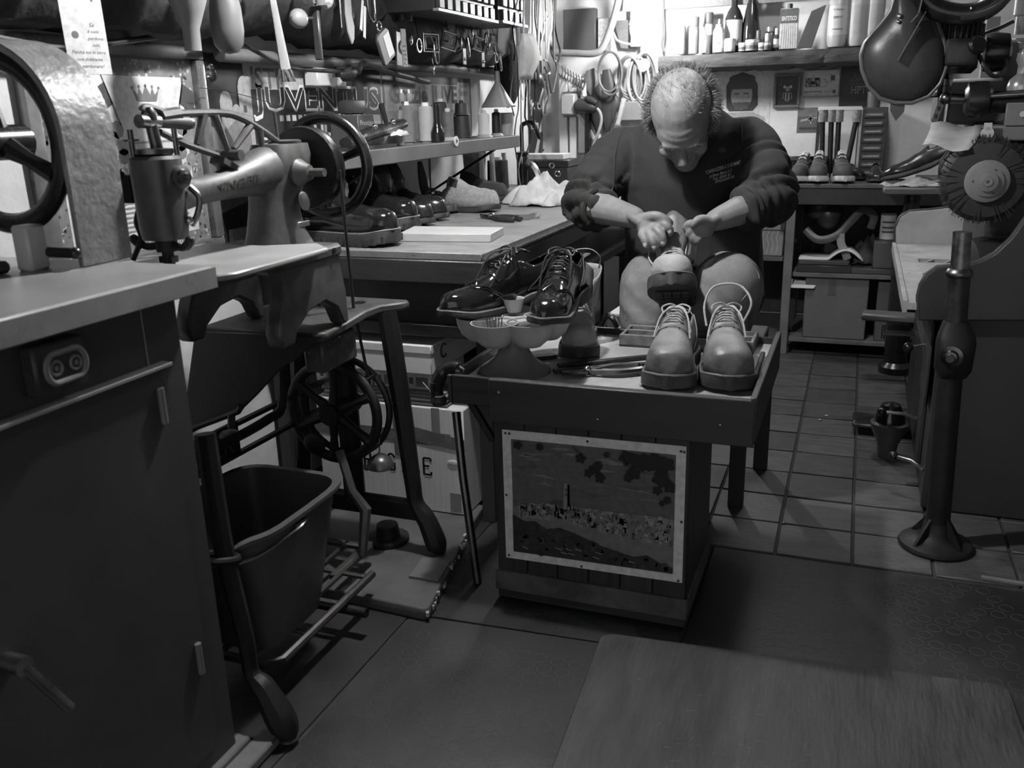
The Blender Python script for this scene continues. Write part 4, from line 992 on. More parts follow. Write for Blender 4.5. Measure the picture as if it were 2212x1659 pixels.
def pliers(name, label, P, rz, sc=1., hm=None, cat='pliers', rx=0):
    r_ = thing(name, label, cat, P, (rx, 0, rz), scale=sc)
    for sg in (-1, 1):
        MB(True).tube(curve([(0, 0, .008), (sg*.012, .03, .009), (sg*.026, .07, .010), (sg*.022, .115, .010), (sg*.014, .135, .010)], 5), [.0075]*6+[.0095]*14+[.007], 8).build('handle', hm or M['plasticdark'], r_)
        MB(True).prism([(0, .01), (sg*.014, 0), (sg*.012, -.03), (sg*.002, -.062), (0, -.062)], (0, 0, .002 if sg < 0 else .006), (1, 0, 0), (0, 1, 0), (0, 0, .010)).build('jaw', M['darksteel'], r_, bev=.002)
    MB(True).lathe([(.010, 0), (.010, .006), (.006, .010), (.003, .012)], (0, 0, .012)).build('pivot', M['chrome'], r_)
    return r_
pliers('pruning_shears', 'dark handled shears lying open on the bench top', PZ(1062, 474, z), R(-118), 1.0, cat='shears')
lf = [[PZ(1068+(1165-1068)*i/8, 476-4*j+(-3 if i > 6 else 0), z)+Vector((0, 0, .001+.012*sm(.7, 1, i/8)*abs(math.sin(j)))) for j in range(4)] for i in range(9)]
one(MB().grid(lf), 'leather_offcut', gray(.08, .6), 'thin leather offcut curling on the bench beside the shears', 'leather', sol=.002)
# crumpled rag
def crumple(c, rx, ry, h, seed, n=34):
    rng = random.Random(seed); ph = [(rng.uniform(3, 9), rng.uniform(3, 9), rng.uniform(0, 6), rng.uniform(.3, 1)) for _ in range(7)]; P = []
    for i in range(n+1):
        row = []
        for j in range(n+1):
            u = -1+2*i/n; v = -1+2*j/n; d = math.hypot(u, v)
            e = max(0, 1-d*d*.95); z_ = h*(e**.6)*(.62+.42*sum(a[3]*math.sin(a[0]*u+a[2])*math.cos(a[1]*v+a[2]) for a in ph)/2)+h*.16*(abs(math.sin(7*u+3*v+seed))+abs(math.sin(5*v-8*u+2*seed))-1)*min(1, e*3)+h*.07*math.sin(19*u+seed)*math.sin(17*v)*min(1, e*3)
            k = 1+.12*math.sin(7*math.atan2(v, u)+seed)
            q = max(1., math.hypot(u, v))
            row.append(Vector((c[0]+rx*u/q*k+.01*math.sin(9*v), c[1]+ry*v/q*k+.01*math.sin(8*u), c[2]+max(.002, z_)+.002)))
        P.append(row)
    return MB().grid(P)
c = PZ(1160, 446, z); one(crumple((c.x, c.y+.1, z), .15, .13, .10, 4), 'rag', M['rag'], 'crumpled white rag heaped on the bench', 'rag', sol=.002, ang=75)
# lidded bin, thread cone, tool post, cash box
bi = thing('lidded_bin', 'dark plastic bin with a lid at the back of the bench', 'bin', PZ(985, 418, z)+Vector((-.02, .12, 0)))
c = bi.location
MB().lathe([(.095, 0), (.105, .02), (.12, .20), (.123, .215)], c, n=28).build('tub', M['plasticdark'], bi)
MB().lathe([(.13, .215), (.132, .235), (.11, .245), (.02, .247)], c, n=28).build('lid', M['plasticdark'], bi)
def spool(name, label, base, r0, r1, h, m, group=None, flange=False, tip=.0):
    t = thing(name, label, 'thread', base, group=group); b = Vector(base)
    pr = [(r0*.9, .004), (r0, .010), (r0*.99+.0, h*.3), (r0*.6+r1*.4, h*.6), (r1*1.04, h*.92), (r1*.86, h)]
    n_ = 26; pr2 = []
    for i in range(n_+1):
        k = i/n_; rr0 = r0+(r1-r0)*k; pr2.append((rr0*(1+.012*math.sin(i*2.4)), .006+(h-.01)*k))
    MB().lathe([(r0*.8, .006)]+pr2+[(r1*.6, h)], b, n=22).build('winding', m, t)
    MB().lathe([(r1*.5, h-.004), (r1*.45, h+.012+tip), (r1*.3, h+.012+tip)], b, n=14).build('cone_tip', M['paper'] if not flange else M['plasticlight'], t)
    if flange: MB().lathe([(r0*1.45, 0), (r0*1.4, .004), (r0*1.0, .012)], b, n=22).build('base_flange', gray(.3, .5), t)
    else: MB().lathe([(r0*.85, 0), (r0*.85, .006)], b, n=22).build('core', M['carddark'], t)
    return t
spool('thread_cone', 'dark thread cone on the bench beside the lidded bin', PZ(1068, 412, z)+Vector((0, .05, 0)), .052, .048, .14, gray(.03, .8, 0, .3))
tp = thing('bench_clamp', 'black iron bar clamp with crank handle bolted to the bench', 'clamp', PZ(1120, 415, z)+Vector((0, .06, 0)))
c = tp.location
MB().lathe([(.026, 0), (.026, .15), (.022, .16), (.030, .165), (.03, .175), (.014, .18)], c, n=16).build('post', M['black'], tp)
MB().tube(curve([c+Vector(v) for v in ((0, 0, .17), (0, 0, .28), (.012, 0, .30), (.05, 0, .305), (.085, -.02, .26), (.10, -.03, .235))], 5), .010, 8).build('crank', M['black'], tp)
MB().tube(curve([c+Vector(v) for v in ((.0, 0, .13), (.05, .0, .11), (.085, -.01, .05), (.09, -.01, .01))], 4), [.02]*10+[.013, .012, .01], 8).build('horn', M['darksteel'], tp)
bx_ = thing('cash_box', 'dark metal box with clasp standing behind the white rag', 'box', PZ(1185, 405, z)+Vector((.02, .15, 0)))
c = bx_.location
MB().b2(c+Vector((-.16, -.09, 0)), c+Vector((.06, .09, .09))).build('box_body', M['dark'], bx_, bev=.004)
MB().b2(c+Vector((-.163, -.093, .09)), c+Vector((.063, .093, .125))).build('lid', M['plasticdark'], bx_, bev=.004)
MB().torus(c+Vector((-.02, -.094, .10)), .012, .003, (0, 1, 0), 14, 6).build('clasp', M['chrome'], bx_)
MB().torus(c+Vector((.01, -.096, .06)), .014, .003, (0, 1, .4), 14, 6).build('clasp', M['chrome'], bx_)
one(MB().b2(c+Vector((-.19, -.07, .126)), c+Vector((.03, .06, .152))), 'wood_block', M['offwhite'], 'pale wooden block lying on the dark clasped box', 'block', bev=.002)
one(MB().b2(PZ(945, 425, z)+Vector((-.16, .0, 0)), PZ(945, 425, z)+Vector((-.04, .18, .12))), 'dark_box', M['dark'], 'plain dark box behind the boots on the bench', 'box', bev=.004)
# ================================================================ WALL SHELF WITH THREAD
SX = -1.35; SZ = 1.08
sh = thing('wall_shelf', 'painted wall shelf over the bench with a round sticker on its edge', 'shelf', (-1.5, 2.9, SZ-.05))
MB().b2((XL, 2.10, SZ-.048), (SX, 3.66, SZ)).build('shelf_board', M['shelfwood'], sh, bev=.003)
c = PX(985, 305, SX+.002); MB().cyl(c, c+Vector((.003, 0, 0)), .018).build('round_sticker', M['paper'], sh); MB().cyl(c+Vector((.003, 0, 0)), c+Vector((.0036, 0, 0)), .010, 3).build('sticker_mark', M['dark'], sh)
for y in (2.5, 3.5):
    MB().tube([(XL+.002, y, SZ-.05), (XL+.002, y, SZ-.22), (SX-.05, y, SZ-.05)], .006, 6).build('bracket', M['black'], sh)
def on_shelf(x, y, X=-1.44): return Vector((X, PX(x, y, X).y, SZ))
sp = [('thread_cone', 'mid grey thread cone with paper tip next to the brush jar', 880, .042, .034, .185, gray(.14, .8, 0, .3), 0, -1.45),
      ('thread_cone', 'pale linen thread cone tied round with cord', 921, .040, .040, .18, gray(.36, .8, 0, .15), 0, -1.43),
      ('thread_cone', 'dark thread cone at the back behind the bottle shaped awl', 953, .045, .038, .205, gray(.035, .7, 0, .3), 0, -1.55),
      ('thread_cone', 'glossy mid grey spool behind the bottle shaped awl', 968, .035, .032, .15, gray(.13, .3, 0, .4), 1, -1.44),
      ('thread_cone', 'large black thread cone in the middle of the shelf', 999, .055, .048, .13, gray(.015, .6, 0, .3), 0, -1.43),
      ('thread_cone', 'white thread cone on a flanged base', 1046, .036, .034, .135, gray(.62, .7, 0, .08), 1, -1.42),
      ('thread_cone', 'black thread cone on a flanged base beside the white one', 1073, .030, .028, .14, gray(.014, .6, 0, .3), 1, -1.42)]
for n_, lb, x, r0, r1, h, m, fl_, X in sp: spool(n_, lb, on_shelf(x, 288, X), r0*.66, r1*.66, h*.68, m, 'thread cones on the wall shelf', bool(fl_))
b_ = on_shelf(999, 288, -1.43); MB().lathe([(.033, .088), (.026, .098), (.024, .128), (.022, .132), (.008, .133), (.008, .142)], b_, n=22).build('upper_winding', gray(.015, .6, 0, .3), [o for o in bpy.data.objects if o.get('label', '').startswith('large black thread')][0])
for i, x in enumerate((872, 888)): spool('small_bobbin', ['small thread bobbin set on top of the mid grey cone', 'second small bobbin on top of the mid grey cone'][i], on_shelf(x, 288, -1.45)+Vector((0, 0, .139)), .010, .009, .026, gray(.2, .7), 'small bobbins')
c = on_shelf(945, 290, -1.39)
bt = thing('awl_bottle', 'glossy black bottle shaped handle standing among the threads', 'tool', c)
MB().lathe([(.0, 0), (.023, .002), (.026, .014), (.025, .034), (.016, .052), (.012, .07), (.012, .118), (.010, .128), (.0, .131)], c, n=22).build('body', M['gloss'], bt)
# plastic cup with hanging funnel
c = on_shelf(1094, 287, -1.42); cu = thing('plastic_cup', 'clear plastic cup at the end of the wall shelf', 'cup', c)
MB().lathe([(.026, 0), (.034, .09), (.037, .092)], c, n=22, caps=(True, False)).build('cup_wall', mat('milky_plastic', .4, .3, var=.1), cu, sol=.001)
fc = PX(1076, 232, -1.40); fu = thing('funnel', 'grey plastic funnel hanging upside down over the thread cones', 'funnel', fc)
MB().lathe([(.068, .0), (.066, .007), (.012, .095), (.009, .14), (.008, .14), (.010, .095), (.063, .005)], fc, n=26, caps=(False, False)).build('cone', mat('funnel_plastic', .22, .4), fu)
MB().torus(fc+Vector((.06, 0, .004)), .014, .003, (0, 0, 1), 14, 6).build('lug', M['grey'], fu)
MB().tube([fc+Vector((0, 0, .14)), fc+Vector((-.02, 0, .24))], .0015, 5).build('hang_wire', M['dark'], fu)
# brush jar
c = on_shelf(850, 292, -1.43); jr = thing('glass_jar', 'squat glass jar holding brush handles on the shelf', 'jar', c)
MB().lathe([(.0, 0), (.032, .002), (.035, .015), (.035, .055), (.026, .068), (.028, .078), (.025, .078), (.023, .068), (.032, .055), (.032, .015), (.03, .005), (0, .005)], c, n=24).build('glass_body', mat('dull_glass', .25, .15, var=.1), jr)
for i, (a, b) in enumerate((((-.01, 0, .01), (-.01, -.05, .13)), ((.01, .01, .01), (.02, .02, .11)))): MB().tube([c+Vector(a), c+Vector(b)], [.006, .010], 8).build('brush_handle', [M['dark'], M['grey']][i], jr)
# printed box, tin below
ya_ = PX(772, 240, -1.46).y; yb_ = PX(821, 240, -1.46).y; c = Vector((-1.50, (ya_+yb_)/2, SZ)); hw_ = (yb_-ya_)/2; pb = thing('polish_box', 'dark printed shoe polish carton standing on the shelf', 'box', c)
MB().b2(c+Vector((-.06, -hw_, 0)), c+Vector((.04, hw_, .10))).build('carton', gray(.06, .5), pb, bev=.002)
p = Print(hw_*2-.004, .096, .06); p.rect(hw_*1.3, 0, hw_*.69, .096, .2).up(); p.text('Prestige', .006, .066, .016, .4, w=hw_*1.15, shear=.2).text('COMFORT', .02, .052, .006, .3).text('Prestige', hw_*1.36, .07, .008, .45, w=hw_*.55, shear=.2)
for k in range(3): p.rect(hw_*1.4, .046-.012*k, hw_*.45, .005, .1)
p.build('label_print', pb, c+Vector((.0405, -hw_+.002, .002)), (0, 1, 0), (0, 0, 1), .0005)
one(MB().b2(c+Vector((.05, -.10, 0)), c+Vector((.10, -.02, .035))), 'paper_pack', M['paper'], 'white paper packet in front of the printed carton', 'packet', bev=.004)
one(MB().b2(c+Vector((-.05, -.04, .101)), c+Vector((.01, .045, .145))), 'dark_bundle', M['dark'], 'dark leather bundle on top of the printed carton', 'leather', bev=.014, seg=2)
# folded black leather sheath with rivets
P = [PX(x, y, -1.38) for x, y in ((745, 282), (770, 279), (800, 274), (840, 264), (872, 256))]
kn = thing('leather_sheath', 'long black leather sheath with press studs lying on the shelf', 'sheath', (P[2].x, P[2].y, SZ))
Q = [Vector((q.x, q.y, SZ+.022+.012*i)) for i, q in enumerate(P)]
MB().tube(curve(Q, 5), [.022]*6+[.026]*8+[.022]*6+[.012], 10, sx=1., sy=.75).build('sheath', M['gloss2'], kn)
for k in (2, 3): MB().ell(Q[k]+Vector((.014, 0, .018)), .009).build('press_stud', M['chrome'], kn)
MB().bar((-1.40, Q[0].y, SZ+.006), (-1.38, Q[3].y, SZ+.006), .05, .01).build('base_strap', M['dark'], kn)
one(crumple(PX(855, 296, -1.37)*1, .03, .05, .02, 8, 10), 'paper_scrap', M['paper'], 'torn white paper scrap on the shelf edge', 'paper', sol=.001)
bpy.data.objects[-1] if 0 else None
# hanging items under the shelf
for i, x in enumerate((1040, 1062, 1088)):
    c = PX(x, 330, -1.6); one(MB().tube([c+Vector((0, 0, .0)), c+Vector((0, .01, -.24))], [.012, .018], 8), 'hanging_last', gray(.3, .5), ['pale slim rod hanging on the wall under the shelf end', 'pale rod on the wall, middle of three under the shelf', 'pale rod on the wall nearest the iron clamp'][i], 'rod', 'pale rods under the shelf')

# ================================================================ POSTERS ON THE LEFT WALL
W0 = XL+.001
def wall_print(p, name, label, y, z, cat='poster'):
    p.build(name, None, (W0, y, z), (0, 1, 0), (0, 0, 1), .0008, label=label, cat=cat)
y0 = PX(436, 120, XL).y; y1 = PX(524, 140, XL).y
p = Print(y1-y0, .60, .018)
for i, (x, w_, h) in enumerate(((.05, .055, .23), (.10, .04, .20), (.135, .06, .27))):
    p.rect(x, .30, w_, h-.10, .3); p.up(); p.circ(x+w_/2, .30+h-.10, w_*.45, .3); p.up(); p.rect(x+w_*.3, .30+h*.35, w_*.25, .02, .05); p.up()
p.poly([(0, .36), (.05, .34), (.12, .38), (y1-y0, .33), (y1-y0, .15), (0, .12)], .16); p.up()
p.poly([(.06, .36), (.1, .30), (.08, .2), (.04, .2)], .06); p.rect(.02, .02, .15, .05, .35)
wall_print(p, 'castle_poster', 'dark poster of a pale castle beside the gilt frame', y0, .80)
y0 = PX(528, 200, XL).y; y1 = PX(822, 200, XL).y; zb = .90; W_ = y1-y0; H_ = 1.345-zb
p = Print(W_, H_, .022); zt = lambda x, y: (PX(x, y, XL).y-y0, PX(x, y, XL).z-zb)
a = zt(530, 132)[1]; p.rect(0, H_-.085, W_*.55, .085, .45); p.up()
p.text("'STI", .035, H_-.082, .06, .12, w=.14, bold=.02)
lo_ = zt(540, 240)[1]; hi_ = zt(540, 180)[1]
p.text('JUVENTUS', .03, lo_, hi_-lo_, .75, w=W_-.05, bold=.035); p.up()
p.text('JUVENTUS', .037, lo_+.006, hi_-lo_-.012, .025, w=W_-.064, bold=.005); p.up()
for k in range(16): p.rect(.16+.034*k, lo_-.032, .022, .018, .6 if k % 3 else .3)
p.up()
rng = random.Random(4)
for k in range(26):
    x = .2+.021*k; p.rect(x, lo_-.10, .016, rng.uniform(.02, .06), rng.choice((.02, .3, .5, .08)))
p.up()
p.poly([(.16, 0), (.45, 0), (.42, .11), (.36, .15), (.28, .13), (.2, .12)], .3); p.up(); p.circ(.30, .19, .016, .5, ry=.022); p.poly([(.285, .195), (.315, .195), (.315, .215), (.285, .215)], .03)
for k in range(8): p.rect(.05, .23-.017*k, .04-.004*(k % 3), .008, .55)
wall_print(p, 'football_poster', 'dark football poster lettered JUVENTUS over the wall shelf', y0, zb)
y0 = PX(826, 200, XL).y; y1 = PX(1016, 200, XL).y; zb = 1.08; W_ = y1-y0; zt1 = PX(920, 165, XL).z
p = Print(W_, zt1-zb, .02); p.up(); p.rect(.012, 0, W_-.024, zt1-zb-.03, .26); p.up()
zg = PX(870, 222, XL).z-zb; zh = PX(870, 182, XL).z-zb
p.text('Grazie JUVE', .045, zg, zh-zg, .015, w=W_*.76, bold=.035); p.rect(W_*.82, zg+.0, .13, .085, .33); p.up(); p.text('I campioni di', W_*.85, zg+.065, .012, .1, w=.07).text('Tuttosport', W_*.835, zg+.03, .026, .05, w=.1)
p.rect(.02, .0, W_-.06, zg-.03, .16)
wall_print(p, 'football_poster', 'grey football poster lettered Grazie JUVE behind the thread cones', y0, zb)
y0 = PX(1140, 250, XL).y; y1 = 4.985; zb = .86; W_ = y1-y0; 
p = Print(W_, .58, .03); zq = PX(1170, 235, XL).z-zb
p.text('Alex     vero', .04, zq, .05, .7, w=W_-.06, bold=.03).text('il capitano', .05, zq-.105, .05, .7, w=W_*.5, bold=.02); p.up()
p.poly([(.02, 0), (.1, .0), (.2, .17), (.28, .22), (.32, .15), (.36, .16), (.45, .04), (.52, .08), (W_-.02, .0), (W_-.02, .09), (.46, .12), (.4, .25), (.33, .26), (.3, .30), (.26, .29), (.22, .27), (.12, .12)], .5); p.up()
p.rect(.20, .0, .03, .2, .05).rect(.3, .0, .025, .2, .05).circ(.31, .28, .03, .2)
wall_print(p, 'football_poster', 'dark football poster lettered il capitano near the room corner', y0, zb)
one(MB().tube(curve([PX(x, y, -1.64) for x, y in ((430, 190), (480, 195), (560, 215), (620, 235))], 4), .001, 4), 'wire', M['dark'], 'thin wire across the dark castle poster', 'wire')

# ================================================================ PIPES AND THINGS HANGING ALONG THE LEFT WALL
pp = [(-1.655, y, 1.352+.006*math.sin(y*2)) for y in np.linspace(2.14, 4.9, 12)]
one(MB().tube(pp, .020, 10), 'water_pipe', mat('pipe_paint', .12, .5), 'grey painted pipe running along the wall under the dark ledge', 'pipe')
one(MB().tube(curve([PX(x, y, -1.55) for x, y in ((520, 92), (560, 115), (620, 145), (680, 152), (740, 153), (757, 143))], 5), .006, 8), 'iron_hook', M['darksteel'], 'long bent iron rod hooked in front of the football poster', 'rod')
jb = PX(692, 152, -1.66)-Vector((0, 0, .022)); t = thing('junction_box', 'white wall socket with a black plug above the football poster', 'socket', jb)
MB().box(jb, (.05, .12, .055)).build('box', M['offwhite'], t, bev=.004); MB().box(jb+Vector((.03, .05, -.015)), (.03, .06, .03)).build('flap', M['offwhite'], t, bev=.003)
MB().lathe([(.016, -.03), (.024, -.02), (.026, .02), (.018, .05), (.010, .06)], jb+Vector((.04, .075, .012)), (.2, 1, .1), 14).build('plug', M['plasticdark'], t)
MB().tube(curve([jb+Vector(v) for v in ((.06, .14, .02), (.04, .22, .05), (.02, .4, .03), (.0, .8, .0))], 5), .010, 8).build('cable', M['plasticdark'], t)
HX = -1.30
def hang(name, label, cat, mb, m, group=None, **k): return one(mb, name, m, label, cat, group, **k)
# shoe trees close to the lens
c = PX(417, 100, -1.40)
hang('shoe_last', 'large pale wooden shoe last hanging under the dark ledge', 'last', MB().lathe([(.0, -.012), (.018, -.01), (.019, .035), (.028, .06), (.043, .10), (.05, .15), (.05, .40)], c, n=18), mat('last_wood', .2, .45, var=.15))
c = PX(497, 117, -1.40); t = thing('shoe_last', 'round ended wooden shoe last with a dark dome hanging beside the pale one', 'last', c)
MB().lathe([(.0, 0), (.02, .004), (.033, .02), (.038, .05), (.036, .10), (.030, .135)], c, n=18).build('body', mat('last_wood2', .12, .45), t)
MB().ell(c+Vector((0, .0, .14)), (.033, .033, .03)).tube([c+Vector((0, 0, .16)), c+Vector((-.0, 0, .40))], .012, 8).build('dome', M['leather'], t)
# broad brush with long handle
t = thing('long_brush', 'long flat wooden brush with stiff bristles hanging on the ledge', 'brush', PX(622, 165, -1.42))
a = PX(578, -60, -1.42); b = PX(617, 150, -1.42); MB().tube([a, a+(b-a)*.5, b], [.010, .014, .020], 10, sx=1, sy=.5).build('handle', mat('brush_wood', .24, .45), t)
mb = MB(); d = (b-a).normalized(); rng = random.Random(6)
for i in range(120):
    o = Vector((rng.uniform(-.008, .008), rng.uniform(-.02, .02), 0)); mb.tube([b+o, b+o+d*.03+Vector((rng.uniform(-.008, .008), rng.uniform(-.01, .01), 0))], .0012, 3)
mb.build('bristles', gray(.12, .8), t, kind='stuff')
# wooden darning egg, strap clamp, file
c = PX(645, 40, -1.46); t = thing('darning_egg', 'turned wooden egg on a spindle hanging by the flat file', 'tool', c)
MB().ell(c, (.024, .032, .026)).build('egg', mat('egg_wood', .2, .4), t); MB().tube([c+Vector((0, -.04, .002)), c+Vector((0, .07, .006))], [.001, .004], 6).build('spindle', M['steel'], t)
a = PX(681, 22, -1.46); b = PX(690, 130, -1.46); hang('flat_file', 'dark flat file handle hanging below the metal clamp', 'file', MB().bar(a, b, .022, .012, up=(0, 1, 0)), gray(.05, .4, .3), bev=.003)
c = PX(672, 12, -1.45); t = thing('metal_clamp', 'bright bent metal clamp on the ledge above the file', 'clamp', c)
MB().bar(c+Vector((0, -.03, .05)), c+Vector((0, .0, 0)), .03, .012).build('clamp_arm', M['steel'], t); MB().bar(c+Vector((0, -.01, 0)), c+Vector((0, .075, .012)), .03, .006).bar(c+Vector((0, .005, .012)), c+Vector((0, .05, .02)), .03, .016).build('clamp_jaw', M['steel'], t)
hang('wood_knob', 'pale rounded wooden knob hanging above the ledge tools', 'tool', MB().ell(PX(704, -2, -1.46), (.022, .022, .028)), mat('knob_wood', .42, .4))  # a plain round wooden knob, no stretcher
# cutting tools near x 740
for i, (x, y0_, y1_, w_, m_, nm, lb) in enumerate(((735, -20, 60, .012, 'darksteel', 'trimming_knife', 'dark trimming knife hanging beside the leather sole'), (757, -20, 40, .010, 'darksteel', 'leather_awl', 'slim dark awl hanging behind the leather sole'))):
    hang(nm, lb, 'tool', MB().tube([PX(x, y0_, -1.48), PX(x+5, y1_, -1.48)], [w_, w_*.6], 8, sx=1., sy=.5), M[m_])
c = PX(752, 45, -1.46)
hang('leather_sole', 'grey pointed leather sole hanging on the dark ledge', 'sole', MB().prism([(-.012, .09), (.012, .085), (.014, .02), (.026, -.015), (.020, -.05), (.008, -.065), (-.012, -.03), (-.018, .02)], c, (0, 1, 0), (0, 0, 1), (.006, 0, 0)), gray(.3, .6), bev=.001)
hang('bone_folder', 'white pointed bone tool hanging beside the leather sole', 'tool', MB().prism([(.012, .06), (.018, .058), (-.004, -.03), (-.012, -.025)], PX(780, 45, -1.46), (0, 1, 0), (0, 0, 1), (.004, 0, 0)), M['paper'])
hang('bone_folder', 'second white bone tool, shorter, beside the leather sole', 'tool', MB().prism([(.012, .05), (.020, .045), (.004, -.045), (-.004, -.04)], PX(784, 50, -1.46), (0, 1, 0), (0, 0, 1), (.004, 0, 0)), M['paper'])
hang('wire_loop', 'thin wire loop hanging on the ledge by the key wallet', 'wire', MB().tube(curve([PX(x, y, -1.47) for x, y in ((792, -20), (797, 30), (806, 47), (810, 30), (808, -20))], 5), .004, 6), M['darksteel'])
# key wallet with white label
c = PX(828, 100, -1.45); t = thing('key_wallet', 'dark zip wallet with a white label hanging by a ring', 'wallet', c)
rot = Matrix.Rotation(R(28), 3, 'X')
pts = [(-.035, -.05), (.035, -.05), (.042, -.043), (.042, .035), (.028, .05), (-.028, .05), (-.042, .035), (-.042, -.043)]
A_ = rot @ Vector((0, 1, 0)); B_ = rot @ Vector((0, 0, 1))
MB().prism(pts, c, A_, B_, (.012, 0, 0)).build('case', M['leather'], t, bev=.003)
MB().prism([(-.005, -.038), (.036, -.038), (.036, .034), (-.005, .034)], c+Vector((.0122, 0, 0)), A_, B_, (.0006, 0, 0)).build('white_label', M['paper'], t)
MB().torus(c+B_*.065+Vector((.006, 0, 0)), .014, .0022, (1, 0, 0), 16, 6).build('ring', M['chrome'], t)
MB().tube([c+B_*.08, c+B_*.08+Vector((0, -.01, .08))], .0015, 5).build('hang_wire', M['darksteel'], t)
# perforated strap
a = PX(870, 62, -1.46); b = PX(876, 145, -1.46); t = thing('hanging_strap', 'pale studded leather strap hanging beside the key wallet', 'strap', b)
MB().bar(a, b, .004, .034, up=(0, 1, 0)).build('strap', gray(.18, .6), t, bev=.001)
for k in range(5): MB().ell(a+(b-a)*(.45+.11*k)+Vector((.004, 0, 0)), .0035, 8).build('stud', M['chrome'], t)
hang('hanging_strap', 'dark folded leather strap hanging behind the pale studded one', 'strap', MB().bar(PX(862, 70, -1.5), PX(864, 142, -1.5), .006, .05, up=(0, 1, 0)), M['leather'])
hang('black_pouch', 'black pouch with a white cap hanging beside the drawer unit', 'pouch', MB().lathe([(.0, -.05), (.03, -.045), (.035, 0), (.03, .06)], PX(870, 15, -1.5), n=14), M['plasticdark'])
# buckles
rng = random.Random(11)
specs = [(905, 98, 'r', .022), (931, 92, 's', .036), (942, 112, 'o', .030), (970, 88, 's', .036), (996, 90, 'r', .022), (1003, 122, 't', .02), (1011, 102, 'o', .026), (1034, 95, 's', .030), (1052, 88, 'o', .022), (1060, 105, 's', .024), (1072, 125, 'r', .018), (1081, 135, 'o', .024), (936, 152, 'r', .020), (888, 86, 'r', .014), (1043, 128, 't', .022), (1020, 72, 'r', .015), (1066, 84, 's', .02)]
words = {'s': 'square metal buckle', 'r': 'round metal ring', 'o': 'oval metal buckle', 't': 'leather strap tab'}
where = ['by the pale strap', 'large, left of the ring', 'tilted, beside the large square one', 'pale and broad, second square', 'small, beside the broad square', 'with a rivet', 'long and narrow, right of the strap tab', 'slim, above the leather tag', 'small, before the dark brush', 'bright, in the crowded end', 'low, near the dark brush', 'lowest, touching the dark brush', 'big, hanging lowest over the grey poster', 'tiny, behind the studded strap', 'dark, among the end buckles', 'small, under the drawer unit', 'small, under the second drawer unit']
for i, (x, y, k, r_) in enumerate(specs):
    X = -1.47+rng.uniform(-.02, .02); c = PX(x, y, X); t = thing('hanging_buckle', words[k]+' hanging under the ledge, '+where[i], 'buckle', c, group='buckles hanging under the ledge')
    if k == 's':
        a = R(rng.uniform(30, 60)); q = [c+Vector((0, math.cos(a+PI/2*j)*r_*1.15*1.3, math.sin(a+PI/2*j)*r_*1.15)) for j in range(4)]
        q = [c+Vector((.3*(p-c).y, (p-c).y, (p-c).z)) for p in q]
        MB().tube(q, .0042, 6, closed=True).build('frame', M['chrome'], t)
        q2 = [c+(p-c)*.72 for p in q]; MB().tube(q2, .0022, 6, closed=True).build('inner_frame', M['steel'], t)
        MB().tube([(q2[0]+q2[1])/2, q2[3]], .0018, 5).build('prong', M['chrome'], t)
    elif k == 'r': MB().torus(c, r_, .003, (1, rng.uniform(-.6, .6), 0), 20, 6).build('ring', M['chrome'], t)
    elif k == 'o': MB().torus(c, r_*.6, .0035, (1, rng.uniform(-.6, .6), .1), 20, 6, ry=r_*1.35).build('frame', M['chrome'], t); MB().tube([c+Vector((0, -.0, r_)), c-Vector((0, 0, r_))], .002, 5).build('prong', M['steel'], t)
    else: MB().box(c, (.004, .03, .06)).build('tab', gray(.2 if i == 5 else .06, .5), t, bev=.001); MB().ell(c+Vector((.003, 0, -.01)), .006).build('rivet', M['chrome'], t)
    MB().tube([c+Vector((0, 0, r_)), c+Vector((-.02, rng.uniform(-.02, .02), r_+.07))], .0016, 5).build('hang_wire', M['darksteel'], t)
# parts drawer units
for ui, (xa, xb, yb, cols, lb) in enumerate(((947, 1072, 50, 8, 'small parts drawer unit with clear fronts over the buckles'), (1086, 1136, 62, 4, 'narrower parts drawer unit next to the hanging face mask'))):
    ya = PX(xa, 18 if ui == 0 else 38, -1.33).y; yb_ = PX(xb, 48 if ui == 0 else 62, -1.33).y; zb = PX((xa+xb)/2, 34 if ui == 0 else 52, -1.33).z
    t = thing('drawer_unit', lb, 'drawer unit', (-1.45, (ya+yb_)/2, zb), group='parts drawer units')
    MB().b2((-1.53, ya-.01, zb), (-1.345, yb_+.01, zb+.36)).build('cabinet', M['plasticdark'], t)
    w_ = (yb_-ya)/cols
    for r0 in range(7):
        for c0 in range(cols):
            MB().b2((-1.346, ya+w_*c0+w_*.16, zb+.006+.05*r0), (-1.330, ya+w_*(c0+1)-w_*.16, zb+.046+.05*r0)).build('small_drawer', mat('drawer_clear_%d' % ((c0*3+r0) % 3), (.03, .10, .06)[(c0*3+r0) % 3], .4), t, bev=.003)
    MB().b2((-1.345, ya-.01, zb-.004), (-1.325, yb_+.01, zb+.005)).build('lip', gray(.2, .3), t)
# round dark brush
c = PX(1096, 160, -1.56); hang('round_brush', 'shaggy black round brush hanging beside the face mask', 'brush', MB().ell(c, (.06, .075, .15), 18), mat('brush_fur', .008, .9, var=.5, scale=60, bump=1., bscale=80))
